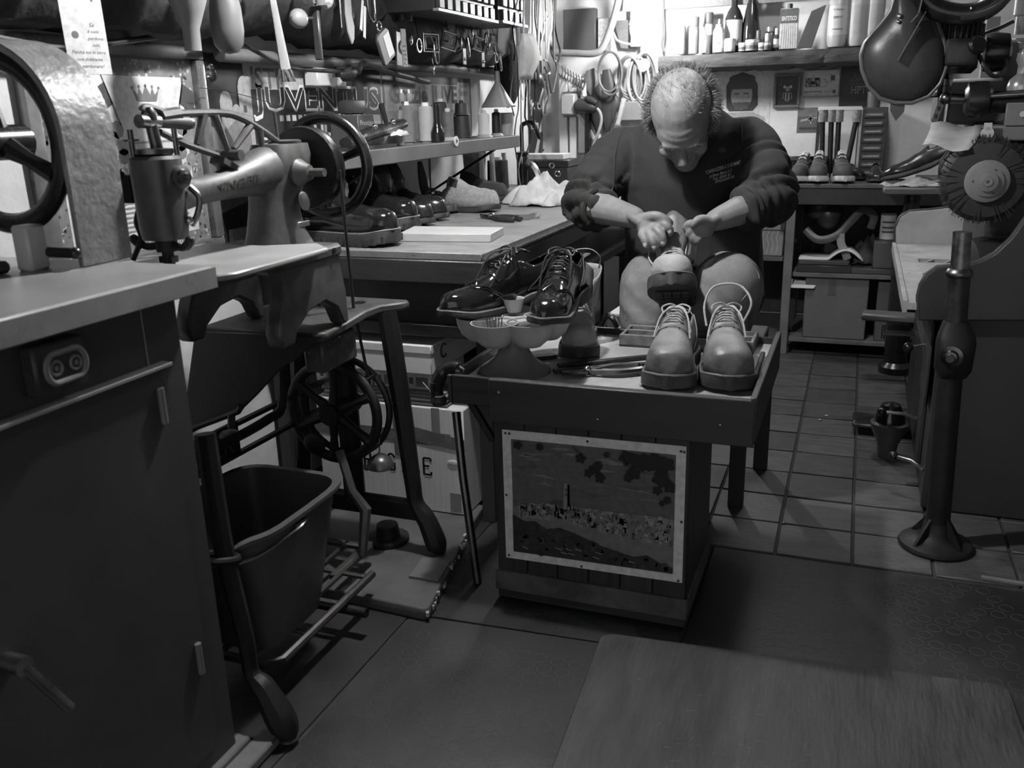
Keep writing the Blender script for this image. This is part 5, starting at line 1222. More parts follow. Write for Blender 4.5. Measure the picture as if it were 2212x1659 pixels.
# face mask
t = thing('face_mask', 'pleated pale face mask hanging by its ear loops', 'mask', PX(1140, 180, -1.30))
g_ = []
for i in range(9):
    row = []
    for j in range(9):
        x = 1127+(1158-1127)*j/8; y = 72+(172-72)*i/8; k = math.sin(PI*j/8)*math.sin(PI*i/8)
        x2 = 1121+(1150-1121)*j/8+8*sm(0, .35, i/8)*(1-sm(.5, 1, i/8))*(j/8)+9*math.sin(PI*i/8)*(j/8)*.9
        row.append(PX(x2+(5 if i < 2 else 0), y, -1.30)+Vector((.03*k+.004*math.sin(j*2.2), 0, 0)))
    g_.append(row)
MB().grid(g_).build('mask_cloth', mat('mask_cloth', .5, .9, var=.15, scale=20), t, sol=.002, ang=80)
for (xa, ya, xb, yb2) in ((1130, 72, 1132, -20), (1150, 74, 1150, -20)): MB().tube([PX(xa, ya, -1.30), PX(xb, yb2, -1.32)], .004, 6).build('ear_loop', M['paper'], t)
MB().tube(curve([PX(x, y, -1.30) for x, y in ((1124, 170), (1127, 205), (1130, 216), (1133, 205), (1131, 172))], 5), .002, 5).tube(curve([PX(x, y, -1.30) for x, y in ((1137, 172), (1139, 205), (1136, 212))], 4), .002, 5).build('loose_loop', M['paper'], t)
# straps and laces hanging in front of the corner
rng = random.Random(21)
ll = [(1108, 70, 250, .004, .3), (1117, 190, 360, .004, .02), (1147, 170, 250, .010, .45), (1158, 0, 130, .006, .5), (1163, 20, 150, .007, .3), (1172, 0, 120, .009, .02), (1178, 0, 90, .005, .5), (1186, 10, 200, .016, .015), (1195, 0, 160, .012, .02), (1203, 0, 140, .008, .015), (1168, 130, 230, .020, .015), (1180, 150, 245, .014, .03), (1125, 230, 400, .004, .35), (1154, 200, 280, .005, .05), (1190, 60, 130, .005, .4), (1110, 20, 130, .006, .03), (1140, 215, 330, .005, .02), (1200, 90, 200, .006, .3)]
kinds = ['pale shoelace', 'black cord', 'pale tape strap', 'light lace', 'grey strap', 'black leather strap', 'white lace', 'wide black strap', 'black strip', 'thin black strip', 'black leather flap', 'dark leather flap', 'long pale cord', 'dark cord', 'short bright lace', 'dark strap', 'long black cord', 'grey lace']
wher = ['nearest the drawer unit', 'falling past the shelf end', 'below the face mask', 'just beside the mask loop', 'in the middle of the bundle', 'at the bundle middle, broad', 'short, in the bundle top', 'at the right of the bundle', 'hiding the room corner', 'last before the room corner', 'hanging low under the bundle', 'curled, under the bundle', 'reaching down to the bench', 'over the il capitano poster', 'at the bundle edge', 'above the round brush', 'over the poster footballer', 'at the corner, low']
for i, (x, ya, yb, w_, v) in enumerate(ll):
    X = -1.36-.008*(i % 5)
    pts = [PX(x+rng.uniform(-3, 3)+4*math.sin(k*1.3+i), ya+(yb-ya)*k/5, X) for k in range(6)]
    pts[0] = PX(x, min(ya-80, -60), X) if w_ > .0055 or ya < 90 else PX(x, ya-90, X)
    hang('hanging_strap', kinds[i]+' hanging by the room corner, '+wher[i], 'strap', MB().tube(curve(pts, 4), w_*.8, 6, sx=1., sy=.3 if w_ > .008 else .8), gray(v*.5, .45), 'straps and laces by the corner')
t = thing('wall_hook', 'bent wire buckle hooked among the black straps', 'buckle', PX(1178, 150, -1.3)); MB().tube(curve([PX(x, y, -1.31) for x, y in ((1175, 130), (1182, 133), (1188, 150), (1184, 160), (1176, 145))], 4), .004, 6).build('hook', M['chrome'], t)
# ================================================================ BACK WALL
# timber shelf with bottles
ts = thing('timber_shelf', 'rough timber shelf on the back wall loaded with bottles', 'shelf', (-.4, 4.87, 1.36))
rings = []; rng = random.Random(8)
for i in range(40):
    x = -1.0+1.35*i/39; k = rng.uniform(-.006, .006)
    rings.append([(x, YB, 1.345+k), (x, 4.80, 1.345+k*2), (x, 4.765+k, 1.36), (x, 4.755+k*1.5, 1.395), (x, 4.765-k, 1.422), (x, YB, 1.43)])
MB().loft(rings).build('timber', mat('old_timber', .05, .75, var=.6, scale=9, stretch=(1, 8, 8), bump=.6, bscale=25), ts)
SB = 1.431
def bottle(name, label, x, prof, m, cap=None, capm=None, Y=4.85, lab=None, group='bottles on the timber shelf', cat='bottle', y=100):
    p = PY(x, y, Y); b = Vector((p.x, Y, SB)); t = thing(name, label, cat, b, group=group)
    MB().lathe([(0, 0)]+prof, b, n=22).build('body', m, t)
    if cap: MB().lathe(cap, b, n=16).build('cap', capm or M['plasticdark'], t)
    if lab:      # curved label: (radius, z0, z1, tone, text)
        r_, z0, z1, tone, tx = lab; n_ = 14; half = 1.25
        rows = [[b+Vector((math.sin(-half+2*half*j/n_)*(r_+.0006), -math.cos(-half+2*half*j/n_)*(r_+.0006), zz)) for j in range(n_+1)] for zz in (z0, z1)]
        lo_ = MB().grid(rows).build('label_sheet', gray(tone, .5), t)
        if tx:
            for q, (s_, zc, hh, ww) in enumerate(tx):
                vs, fs = text_mesh(s_, .02); k0 = max(v[0] for v in vs)
                mb = MB(); mb.add([b+Vector((math.sin((v[0]/k0-.5)*ww)*(r_+.0012), -math.cos((v[0]/k0-.5)*ww)*(r_+.0012), zc+v[1]/.72*hh)) for v in vs], fs); mb.build('label_lettering', gray(.6 if tone < .2 else .04, .5), t, recalc=False)
    return t
cyl = lambda r, h: [(r*.95, 0), (r, .004), (r, h-.006), (r*.8, h)]
bottle('spray_can', 'pale spray can at the lamp end of the shelf', 1467, cyl(.030, .135), gray(.28, .35), [(.026, .135), (.024, .148), (.009, .150), (.009, .165)], M['offwhite'], lab=(.030, .01, .06, .25, None), y=112)
bottle('spray_can', 'grey striped spray can lettered SUCCHIE with a dark cap', 1498, cyl(.026, .13), gray(.2, .35), [(.025, .13), (.025, .172), (.02, .175)], gray(.13), lab=(.026, .02, .12, .16, [('SUCCHIE', .10, .010, 1.5), ('LUCIDO', .085, .008, 1.3)]), y=112)
bottle('spray_can', 'tall dark spray can behind the white dropper bottle', 1529, cyl(.024, .15), gray(.12, .35), [(.023, .15), (.023, .195), (.018, .198)], gray(.08), Y=4.92, lab=(.024, .09, .14, .4, None), y=106)
bottle('dropper_bottle', 'small white bottle with a narrow neck between two cans', 1519, [(.021, 0), (.022, .005), (.022, .075), (.008, .095), (.006, .11)], gray(.36, .4), [(.007, .11), (.006, .12)], gray(.3), y=110, Y=4.81)
bottle('nozzle_bottle', 'white bottle with printed squares and a pointed nozzle', 1552, [(.028, 0), (.029, .006), (.029, .10), (.02, .115)], gray(.42, .35), [(.019, .115), (.018, .13), (.008, .133), (.006, .155)], gray(.25), lab=(.029, .02, .09, .6, [('PRO', .06, .014, .8), ('FIX', .035, .014, .8)]), y=108, Y=4.82)
bottle('glass_bottle', 'dark glass bottle with a pointed arch label', 1583, [(.042, 0), (.044, .008), (.044, .16), (.03, .195), (.016, .215), (.015, .30)], gray(.025, .12), [(.017, .28), (.017, .305)], gray(.05), lab=(.044, .03, .15, .45, [('MANNI', .04, .022, 1.5)]), Y=4.88, y=103)
bottle('glass_bottle', 'plain dark tapering glass bottle behind the jars', 1620, [(.044, 0), (.046, .008), (.045, .10), (.032, .19), (.018, .24), (.016, .31)], gray(.02, .12), [(.018, .29), (.018, .315)], gray(.03), Y=4.90, y=100)
bottle('small_tin', 'small pale tin of glue before the labelled bottle', 1576, [(.026, 0), (.027, .004), (.027, .052), (.025, .055)], gray(.4, .35), [(.025, .055), (.024, .06)], gray(.5), Y=4.79, y=107, lab=(.027, .01, .04, .5, None))
JB = [(1604, .021, .036, .42, 'squat cream jar, dark banded, left of the jar stack'), (1623, .030, .048, .30, 'wider cream jar with a white lid in the jar row'), (1645, .020, .032, .5, 'squat pale jar at the front of the jar row'), (1656, .018, .03, .15, 'small dark jar at the end of the jar row')]
for x, r_, h, v, lb in JB:
    bottle('cream_jar', lb, x, [(r_*.95, 0), (r_, .004), (r_, h*.7), (r_*.9, h*.72)], gray(v, .3), [(r_*1.02, h*.72), (r_*1.02, h), (r_*.9, h+.002)], gray(.6, .4), Y=4.80, y=104, group='cream jars on the timber shelf', cat='jar', lab=(r_, h*.15, h*.5, .08, None))
bottle('ink_bottle', 'small dark bottle with a narrow pale cap behind the jars', 1637, [(.016, 0), (.017, .004), (.017, .05), (.010, .06)], gray(.1, .2), [(.011, .06), (.011, .095), (.008, .097)], gray(.1), Y=4.87, y=100, lab=(.017, .012, .03, .5, None))
bottle('brush_bottle', 'small bottle with a white rounded cap among the jars', 1656, [(.012, 0), (.013, .004), (.013, .04), (.010, .045)], gray(.3, .2), [(.010, .045), (.010, .075), (.004, .08)], gray(.65), Y=4.84, y=102)
bottle('brush_bottle', 'slim dark bottle with a pale cap beside the paint tin', 1676, [(.012, 0), (.013, .004), (.013, .06), (.008, .07)], gray(.04, .2), [(.008, .07), (.008, .098), (.006, .1)], gray(.5), Y=4.83, y=101, lab=(.013, .01, .05, .55, None))
bottle('dark_jar', 'dark glass jar with a lid behind the small cream jars', 1664, [(.026, 0), (.027, .004), (.027, .08), (.022, .09)], gray(.06, .2), [(.028, .09), (.028, .112)], gray(.15, .3), Y=4.92, y=99, cat='jar')
p = PY(1702, 100, 4.84); b = Vector((p.x, 4.84, SB)); t = thing('thinner_tin', 'flat tin lettered SINTETICO with a screw cap', 'tin', b)
MB().b2(b+Vector((-.042, -.025, 0)), b+Vector((.042, .025, .185))).build('tin_body', gray(.35, .3), t, bev=.004)
MB().lathe([(.012, .185), (.012, .205), (.01, .207)], b, n=14).build('cap', M['plasticdark'], t)
pr = Print(.082, .18, .5); pr.rect(0, .115, .082, .065, .09); pr.up(); pr.text('SINTETICO', .006, .128, .020, .6, w=.07, bold=.02)
for k in range(7): pr.poly([(.006+.011*k, .0), (.012+.011*k, .0), (.014+.0095*k, .114), (.011+.0095*k, .114)], .28)
pr.build('label_print', t, b+Vector((-.041, -.0252, .002)), (1, 0, 0), (0, 0, 1), .0004)
one(MB().prism([(0, 0), (.07, 0), (.125, .19), (.06, .165)], Vector((PY(1720, 100, 4.8).x, 4.80, SB)), (1, 0, 0), (0, 0, 1), (0, .012, 0)), 'leaning_board', gray(.07, .45), 'dark leather board leaning beside the paint tin', 'board', bev=.002)
for i, (x, r_, h, lb) in enumerate(((1807, .048, .235, 'big white plastic bottle with a ruled printed label'), (1850, .047, .245, 'big white ribbed plastic bottle without lettering'), (1885, .043, .22, 'white plastic bottle nearest the hanging leather bag'))):
    pr = [(r_*.8, 0), (r_*.92, .012), (r_, .05), (r_*.97, .11), (r_, .17), (r_*.98, .205), (r_*.6, h), (r_*.45, h+.01)]
    t = bottle('plastic_bottle', lb, x, pr, gray(.4, .35), [(r_*.5, h), (r_*.5, h+.04), (r_*.4, h+.042)], gray(.06), y=93, Y=4.83, lab=(r_*1.0, .05, .18, .5 if i == 0 else .35, [('Clean', .16, .008, 1.0), ('SUPER KT', .125, .010, .9), ('Lucidante', .075, .007, 1.0)] if i == 0 else None))
# strings and hooks hanging over the shelf
one(MB().tube(curve([PY(x, y, 4.89) for x, y in ((1433, -20), (1432, 30), (1434, 75), (1430, 95), (1436, 112))], 4), .008, 6), 'bead_string', gray(.12, .4), 'string of dark beads hanging beside the tube lamp', 'beads')
one(MB().b2((-1.02, 4.9, 1.655), (.3, 4.93, 1.72)), 'wall_batten', M['woody'], 'wooden batten fixed to the wall above the bottles', 'batten')
# prints on the back wall
WB = YB-.001
def back_print(p, name, label, x, z, cat='poster'): p.build(name, None, (x, WB, z), (1, 0, 0), (0, 0, 1), .0008, label=label, cat=cat)
a = PY(1533, 140, 5.0); b = PY(1668, 140, 5.0); W_ = b.x-a.x
p = Print(W_, .78, .62); top = .75
c_ = W_*.54
p.text('EDIZIONI', .02, .735, .012, .3, w=.06).text('STAMPA', W_-.08, .74, .012, .3, w=.055)
p.poly([(c_-.16, .50), (c_-.11, .52), (c_-.06, .525), (c_+.06, .525), (c_+.12, .50), (c_+.13, .48), (c_-.17, .48)], .35)
p.up(); p.poly([(c_-.075, .55), (c_-.06, .53), (c_+.06, .53), (c_+.085, .56), (c_+.08, .66), (c_+.05, .71), (c_-.05, .71), (c_-.08, .66)], .05); p.up()
p.circ(c_, .61, .055, .42, ry=.072); p.up(); p.poly([(c_-.07, .64), (c_+.07, .64), (c_+.065, .70), (c_, .725), (c_-.065, .70)], .06)
p.poly([(c_-.045, .575), (c_+.045, .575), (c_+.03, .54), (c_-.03, .54)], .1); p.rect(c_-.035, .615, .024, .006, .06).rect(c_+.012, .615, .024, .006, .06); p.up()
for k, s_ in enumerate(('Noi sappiamo perfettamente', 'che vale milioni di volte', 'la vita di un solo uomo', 'e per questo tutte le', 'ricchezze non valgono di più')):
    p.text(s_, .035, .445-.036*k, .017, .12, w=W_-.085)
p.v = [(a_, max(0., b_-.225), c_) for a_, b_, c_ in p.v]; p.h = .555
back_print(p, 'portrait_poster', 'white poster with a bearded portrait above lines of text', a.x, .84)
# small framed crest
def mini_frame(name, label, x0, z0, x1, z1, pr, fw=.012, fm=None):
    t = thing(name, label, 'picture', ((x0+x1)/2, YB, z0))
    for q in (((x0, z0), (x1, z0+fw)), ((x0, z1-fw), (x1, z1)), ((x0, z0+fw), (x0+fw, z1-fw)), ((x1-fw, z0+fw), (x1, z1-fw))):
        MB().b2((q[0][0], YB-.02, q[0][1]), (q[1][0], YB, q[1][1])).build('frame_rail', fm or M['grey'], t, bev=.002)
    pr.build('print', t, (x0+fw, YB-.006, z0+fw), (1, 0, 0), (0, 0, 1), .0006)
a = PY(1674, 160, 5.0); b = PY(1727, 232, 5.0)
p = Print(b.x-a.x-.024, a.z-b.z-.024, .03); w_ = p.w; h = p.h
rng = random.Random(31)
for k in range(50): p.circ(rng.uniform(.006, w_-.006), rng.uniform(.006, h-.006), rng.uniform(.001, .003), rng.uniform(.05, .2), 6)
p.up(); p.poly([(w_*.3, h*.42), (w_*.7, h*.42), (w_*.7, h*.2), (w_*.5, h*.12), (w_*.3, h*.2)], .5); p.up()
for k in (.36, .5, .64): p.rect(w_*k-.004, h*.15, .008, h*.26, .03)
p.circ(w_*.36, h*.62, .008, .6, 5).circ(w_*.64, h*.62, .008, .6, 5).rect(w_*.42, h*.48, w_*.16, h*.14, .55); p.up(); p.rect(w_*.45, h*.5, w_*.03, h*.1, .03).rect(w_*.52, h*.5, w_*.03, h*.1, .03)
mini_frame('picture_frame', 'small framed striped club crest on dark glass', a.x, b.z, b.x, a.z, p, .014, gray(.16, .5))
a = PY(1735, 152, 5.0); b = PY(1812, 208, 5.0); p = Print(b.x-a.x-.008, a.z-b.z-.008, .6); w_ = p.w; h = p.h
for k in (0, 1): 
    p.rect(w_*(.06+.22*k), h*.36, w_*.2, h*.36, .12)
p.up()
for k in range(24): p.rect(w_*.06+rng.uniform(0, w_*.38), h*.38+rng.uniform(0, h*.28), .008, .01, rng.choice((.03, .5, .3)))
p.ring(w_*.57, h*.5, .02, .002, .2).ring(w_*.72, h*.68, .022, .002, .25).rect(w_*.76, h*.6, w_*.12, h*.2, .1).rect(w_*.03, h*.16, w_*.5, h*.03, .06).text('JUVENTUS', w_*.62, h*.15, h*.05, .05).rect(w_*.84, h*.1, w_*.09, h*.13, .1)
mini_frame('picture_frame', 'white framed commemorative envelope with stamps and postmarks', a.x, b.z, b.x, a.z, p, .004, gray(.3))
a = PY(1818, 143, 5.0); b = PY(1900, 231, 5.0); p = Print(b.x-a.x, a.z-b.z, .035); w_ = p.w; h = p.h
for k, (s_, q, v) in enumerate((('AAR', .66, .12), ('HPTO', .34, .45))): p.text(s_, w_*.28, h*q, h*.18, v, w=w_*(.40 if k == 0 else .52), bold=.01); p.up(); p.text(s_, w_*.29, h*q+.004, h*.18-.008, .035, w=w_*(.38 if k == 0 else .50), bold=-.02)
p.text('CALZATURE', w_*.28, h*.57, h*.06, .10, w=w_*.6).rect(w_*.2, h*.645, w_*.7, .003, .12).rect(w_*.2, h*.545, w_*.7, .003, .12)
back_print(p, 'sign_card', 'dark shop card lettered AAR CALZATURE HPTO partly behind the bag', a.x, b.z, 'sign')
a = PY(1724, 233, 5.0); b = PY(1775, 286, 5.0); p = Print(b.x-a.x, a.z-b.z, .11); w_ = p.w; h = p.h
p.rect(0, h*.65, w_, h*.35, .18).up(); p.line((w_*.15, h*.5), (w_*.9, h*.62), .006, .4).line((w_*.5, h*.72), (w_*.55, h*.35), .006, .35).circ(w_*.52, h*.55, .012, .3).line((w_*.1, h*.45), (w_*.4, h*.5), .004, .3).rect(w_*.1, h*.12, w_*.7, .012, .05)
back_print(p, 'postcard', 'grey postcard of a light aeroplane pinned beside the hammer rack', a.x, b.z, 'postcard')

# ---------------------------------------------------------------- left part of the back wall, beside the lamp
def bwp(x, y, Y=4.96): return PY(x, y, Y)
for i, (xa, xb, ya, yb, v) in enumerate(((1208, 1228, 140, 420, .7), (1231, 1247, 190, 420, .72), (1250, 1268, 160, 330, .75), (1284, 1300, 160, 300, .7))):
    a = PY(xa, ya, 4.97); b = PY(xb, yb, 4.97)
    one(MB().b2((a.x, 4.955, max(b.z, BZ if 0 else .5)), (b.x, 4.985, a.z)), 'white_plank', gray(v, .6, 0, .06), ['white upright slat behind the grey socket box', 'narrow white slat right of the socket box', 'white slat crossed by the black post', 'white slat behind the plug cable'][i], 'plank', 'white upright planks', bev=.003)
a = PY(1265, 232, 4.92); b = PY(1275, 350, 4.92); one(MB().b2((a.x, 4.90, .55), (b.x, 4.93, a.z+.02)), 'iron_pole', M['black'], 'slim black upright post before the white slats', 'post')
one(MB().bar(PY(1248, 245, 4.94), PY(1285, 300, 4.94), .012, .02), 'wooden_strut', M['offwhite'], 'pale diagonal strut behind the black post', 'strut')
a = PY(1215, 203, 4.9); b = PY(1246, 248, 4.9); t = thing('socket_box', 'grey industrial socket box with a dark plug and cable', 'socket', ((a.x+b.x)/2, 4.92, b.z))
MB().b2((a.x, 4.86, b.z), (b.x, 4.955, a.z)).build('box', gray(.36, .4), t, bev=.008)
MB().b2((a.x-.012, 4.945, b.z-.012), (b.x+.012, 4.957, a.z+.012)).build('back_plate', gray(.2, .4), t, bev=.002)
pc = PY(1250, 228, 4.88); MB().lathe([(.04, 0), (.042, .03), (.034, .07), (.026, .10), (.014, .11)], pc, (1, -.25, -.15), 18).build('plug', M['plasticdark'], t)
MB().lathe([(.012, 0), (.02, .03), (.012, .07)], pc+Vector((.05, -.03, .04)), (1, -.2, -.5), 10).build('plug_latch', M['dark'], t)
MB().tube(curve([PY(x, y, 4.85) for x, y in ((1290, 234), (1297, 245), (1299, 262), (1293, 285), (1283, 310), (1275, 345), (1270, 380))], 5), .008, 8).build('cable', gray(.35, .5), t)
MB().tube([PY(1260, 180, 4.9), PY(1262, 208, 4.9)], .014, 10).build('cable_gland', M['offwhite'], t)
# bent tube frame
t = thing('bent_tube', 'thick bent metal tube bracket on the wall near the lamp', 'bracket', PY(1300, 120, 4.75))
MB().tube(curve([PY(x, y, 4.72) for x, y in ((1200, 114), (1240, 115), (1280, 116), (1300, 105), (1316, 70), (1330, 25), (1340, -20))], 6), .018, 10).build('tube', gray(.2, .4), t)
MB().tube(curve([PY(x, y, 4.72) for x, y in ((1316, 45), (1325, 72), (1338, 90), (1378, 96), (1366, 80), (1362, 60), (1364, 20), (1350, 2))], 4), .006, 6).build('wire_loop', gray(.4, .4, .3), t)
MB().tube(curve([PY(x, y, 4.72) for x, y in ((1350, -5), (1368, 10), (1370, 30), (1362, 55))], 4), .012, 8).build('hose', gray(.18, .5), t)
a = PY(1218, 22, 4.96); b = PY(1288, 112, 4.96); one(MB().b2((a.x, 4.94, b.z), (b.x, 4.99, a.z)), 'wall_panel', gray(.07, .5), 'dark wall panel behind the bent tube', 'panel', bev=.004)
a = PY(1292, 40, 4.96); b = PY(1318, 110, 4.96); one(MB().b2((a.x, 4.95, b.z), (b.x, 4.99, a.z)), 'speckled_board', mat('speckled', .4, .5, var=.5, scale=60), 'pale speckled board behind the bent tube', 'board', bev=.004)
a = PY(1326, 45, 4.96); b = PY(1362, 95, 4.96); one(MB().prism([(0, 0), (.04, -.14), (.13, -.15), (.115, .0)], (a.x, 4.95, a.z), (1, 0, 0), (0, 0, 1), (0, .012, 0)), 'metal_plate', gray(.25, .3, .4), 'grey tapered metal plate hanging near the lamp', 'plate', bev=.003)
for i, (x, y, w_, h) in enumerate(((1374, 20, .05, .18), (1392, 50, .035, .16))):
    c = PY(x, y, 4.9); one(MB().b2(c+Vector((-w_/2, 0, -h)), c+Vector((w_/2, .012, .1))), 'white_card', M['paper'], ['white card strip hanging near the tube lamp', 'narrow white card strip nearest the tube lamp'][i], 'card')
one(MB().prism([(0, 0), (.09, .0), (.085, .06), (.005, .06)], PY(1345, 25, 4.93), (1, 0, 0), (0, 0, 1), (0, .02, 0)), 'paper_tag', M['paper'], 'white paper tag tucked behind the bent tube', 'tag')
# rail of keys and coiled cables
t = thing('hook_rail', 'pale hook rail crowded with small wire hooks', 'rail', PY(1270, 155, 4.9)); MB().tube(curve([PY(x, y, 4.92) for x, y in ((1208, 138), (1225, 158), (1250, 170), (1262, 170))], 4), .006, 6).build('rail', M['offwhite'], t)
for k in range(9): q = PY(1214+6*k, 142+3.4*k, 4.9); MB().tube(curve([q, q+Vector((.01, -.02, -.03)), q+Vector((0, -.03, -.06)), q+Vector((-.01, -.02, -.04))], 3), .0025, 5).build('hook', M['darksteel'], t)
coilw = ['loose grey cable coil on the wall above the leaning hammer', 'pale cable coil hanging between two others', 'thin cable coil hanging below the round junction cap', 'single cable loop hanging left of the coils']
for i, (x, y, r_, ry, n_, v) in enumerate(((1355, 160, .05, .09, 4, .22), (1375, 170, .05, .11, 3, .35), (1390, 165, .055, .12, 3, .25), (1316, 155, .06, .10, 2, .15))):
    c = PY(x, y, 4.90-.01*i); t = thing('cable_coil', coilw[i], 'cable', c, group='cable coils on the back wall')
    for k in range(n_): MB().torus(c+Vector((.008*k, -.006*k, -.01*k)), r_+.004*k, .006, (.1*k, 1, .05*k), 24, 6, ry=ry+.008*k).build('cable_turn', gray(v, .5), t)
c = PY(1390, 142, 4.88); one(MB().lathe([(.0, -.03), (.03, -.028), (.036, 0), (.03, .02), (0, .026)], c, (0, -1, 0), 18), 'junction_cap', M['offwhite'], 'round pale junction cap above the cable coils', 'cap')  # cable junction cap mounted on the back wall
# dark garments / sheaths hanging
for i, (x, ya, yb, w_, v, lb) in enumerate(((1290, 175, 290, .05, .03, 'dark leather apron strip hanging behind the plug cable'), (1310, 150, 285, .055, .05, 'dark rubber glove shape hanging beside the apron strip'), (1275, 150, 205, .06, .16, 'grey cloth hanging above the black post'), (1322, 200, 260, .04, .06, 'dark curved sheath hanging beside the mallet'))):
    a = PY(x, ya, 4.93); b = PY(x+3, yb, 4.93); m_ = (a+b)/2
    one(MB().tube([a, a*.7+b*.3+Vector((.01, 0, 0)), m_, a*.3+b*.7-Vector((.008, 0, 0)), b], [w_*.5, w_, w_*1.1, w_*.9, w_*.3], 10, sx=.8, sy=.35, up=(0, 1, 0)), 'hanging_leather', gray(v, .5), lb, 'leather', 'leather pieces on the back wall', ang=70)
def hammer(name, label, a, b, hr, hh, m1, m2, r_=.010, cat='hammer', group=None, hd=None):
    t = thing(name, label, cat, b, group=group); a = Vector(a); b = Vector(b)
    MB().tube([a, (a+b)/2, b], [r_, r_*.85, r_*1.05], 8).build('handle', m1, t)
    d = (b-a).normalized(); hd = Vector(hd) if hd else Vector((1, 0, 0)); e = a-d*hr*.4
    MB().lathe([(hr*.7, -hh), (hr, -hh*.9), (hr, -hh*.3), (hr*.75, 0), (hr, hh*.3), (hr, hh*.9), (hr*.7, hh)], e, hd, 14).build('head', m2, t)
    return t
t = hammer('mallet', 'wooden handled mallet leaning on the back wall by the man', PY(1330, 285, 4.8), PY(1348, 213, 4.8), .02, .05, M['lightwood'], M['suede'], .014, hd=(.3, 0, 1))
one(MB().prism([(0, 0), (.16, .0), (.10, .10), (.0, .10)], PY(1338, 262, 4.88), (1, 0, 0), (0, 0, 1), (0, .06, 0)), 'grey_casing', gray(.25, .4), 'grey metal casing behind the mallet', 'casing', bev=.006)
one(MB().b2(PY(1285, 350, 4.7), PY(1345, 300, 4.88)), 'tool_case', M['plasticdark'], 'black tool case standing behind the man on the left', 'case', bev=.006)
one(MB().prism([(0, .12), (.03, .18), (.10, .2), (.16, .0), (.22, -.16), (.14, -.12)], PY(1362, 195, 4.95), (1, 0, 0), (0, 0, 1), (0, .01, 0)), 'curved_blade', gray(.3, .3, .4), 'broad curved metal blade hanging behind the head', 'blade', bev=.002)
one(MB().tube(curve([PY(x, y, 4.9) for x, y in ((1398, 160), (1410, 155), (1424, 158), (1435, 154))], 3), .003, 5), 'wire_hanger', M['darksteel'], 'thin wire hanger near the shelf end', 'hanger')

# ================================================================ BACK COUNTER
CZ = .82; CY = 4.43
bc = thing('shelf_counter', 'dark open shelf counter standing against the back wall', 'counter', (-.4, 4.7, 0))
MB().b2((-1.24, CY, CZ-.02), (.75, YB, CZ)).build('counter_top', M['shelfwood'], bc, bev=.003)
MB().b2((-1.24, CY+.005, CZ-.095), (.75, CY+.03, CZ-.02)).build('apron', M['dark'], bc, bev=.002)
for x in (-.285, -1.22, .70):
    MB().b2((x-.02, CY, 0), (x+.02, CY+.04, CZ-.02)).build('post', M['grey'] if x == -.285 else M['dark'], bc, bev=.002); MB().b2((x-.02, YB-.05, 0), (x+.02, YB-.01, CZ-.02)).build('post', M['dark'], bc)
for z in (.405, .085): MB().b2((-.26, CY+.01, z-.02), (.70, YB-.02, z)).build('shelf_board', mat('shelf_worn', .13, .55, var=.4, scale=9), bc, bev=.002)
MB().b2((-1.22, CY+.01, .455), (-.31, YB-.02, .475)).build('shelf_board', gray(.1, .5), bc, bev=.002)
MB().b2((-1.22, CY+.01, .065), (-.31, YB-.02, .085)).build('shelf_board', gray(.08, .5), bc, bev=.002)
MB().b2((-.26, YB-.03, .1), (.70, YB-.02, .8)).build('back_panel', M['dark'], bc)
MB().b2((-1.20, YB-.03, .1), (-.31, YB-.02, .8)).build('back_panel', M['dark'], bc)
MB().b2((-.33, CY+.02, .60), (-.31, YB-.05, .80)).build('divider', M['dark'], bc)
g_ = 'goods in the back counter'
t = thing('carton', 'plain brown carton on the low shelf of the back counter', 'box', (-.07, 4.65, .085)); MB().b2((-.20, CY+.03, .086), (.085, 4.85, .385)).build('carton_body', gray(.13, .7, 0, .1), t, bev=.004); MB().b2((-.095, CY+.028, .30), (-.06, CY+.0305, .385)).build('tape', gray(.09, .4), t)
t = thing('narrow_box', 'narrow upright box beside the plain brown carton', 'box', (.145, 4.6, .085)); MB().b2((.125, CY+.04, .086), (.19, 4.8, .37)).build('box', gray(.09, .6), t, bev=.003)
t = thing('album', 'thick dark bound album lying on the middle shelf', 'book', (-.1, 4.6, .405)); MB().b2((-.245, CY+.02, .406), (-.0, 4.75, .44)).build('covers', gray(.035, .4), t, bev=.003); MB().b2((-.24, CY+.025, .412), (-.005, 4.74, .434)).build('pages', gray(.09, .7), t)
MB().b2((-.24, CY+.03, .441), (-.01, 4.72, .462)).build('upper_volume', gray(.06, .5), t, bev=.003)
one(MB().b2((.0, CY+.02, .406), (.19, 4.7, .432)), 'flat_box', gray(.07, .5), 'flat dark box beside the bound album', 'box', bev=.003)
# open magazine / strap curves
rows = [[Vector((x, y, .464+.05*math.sin(PI*max(0, (x+.11)/.16)) if x > -.11 else .464+.004)) for x in np.linspace(-.24, .05, 16)] for y in (4.47, 4.58, 4.68)]
one(MB().grid(rows), 'open_magazine', M['paper'], 'open magazine arching on top of the bound album', 'magazine', sol=.006)
one(MB().tube(curve([(-.22, 4.52, .60), (-.16, 4.5, .555), (-.08, 4.5, .575), (-.02, 4.52, .64), (.03, 4.55, .69), (.08, 4.58, .66), (.07, 4.6, .60)], 5), .018, 8, sx=1., sy=.35, up=(0, 1, 0)), 'leather_belt', M['leatherlight'], 'curled leather belt hanging in the middle shelf bay', 'belt')
one(MB().tube(curve([(-.06, 4.5, .585), (-.055, 4.5, .54), (-.035, 4.5, .50), (-.02, 4.5, .465)], 4), .018, 8, sx=1., sy=.2, up=(0, 1, 0)), 'leather_belt', gray(.3, .5), 'short pale belt end hanging above the magazine', 'belt')
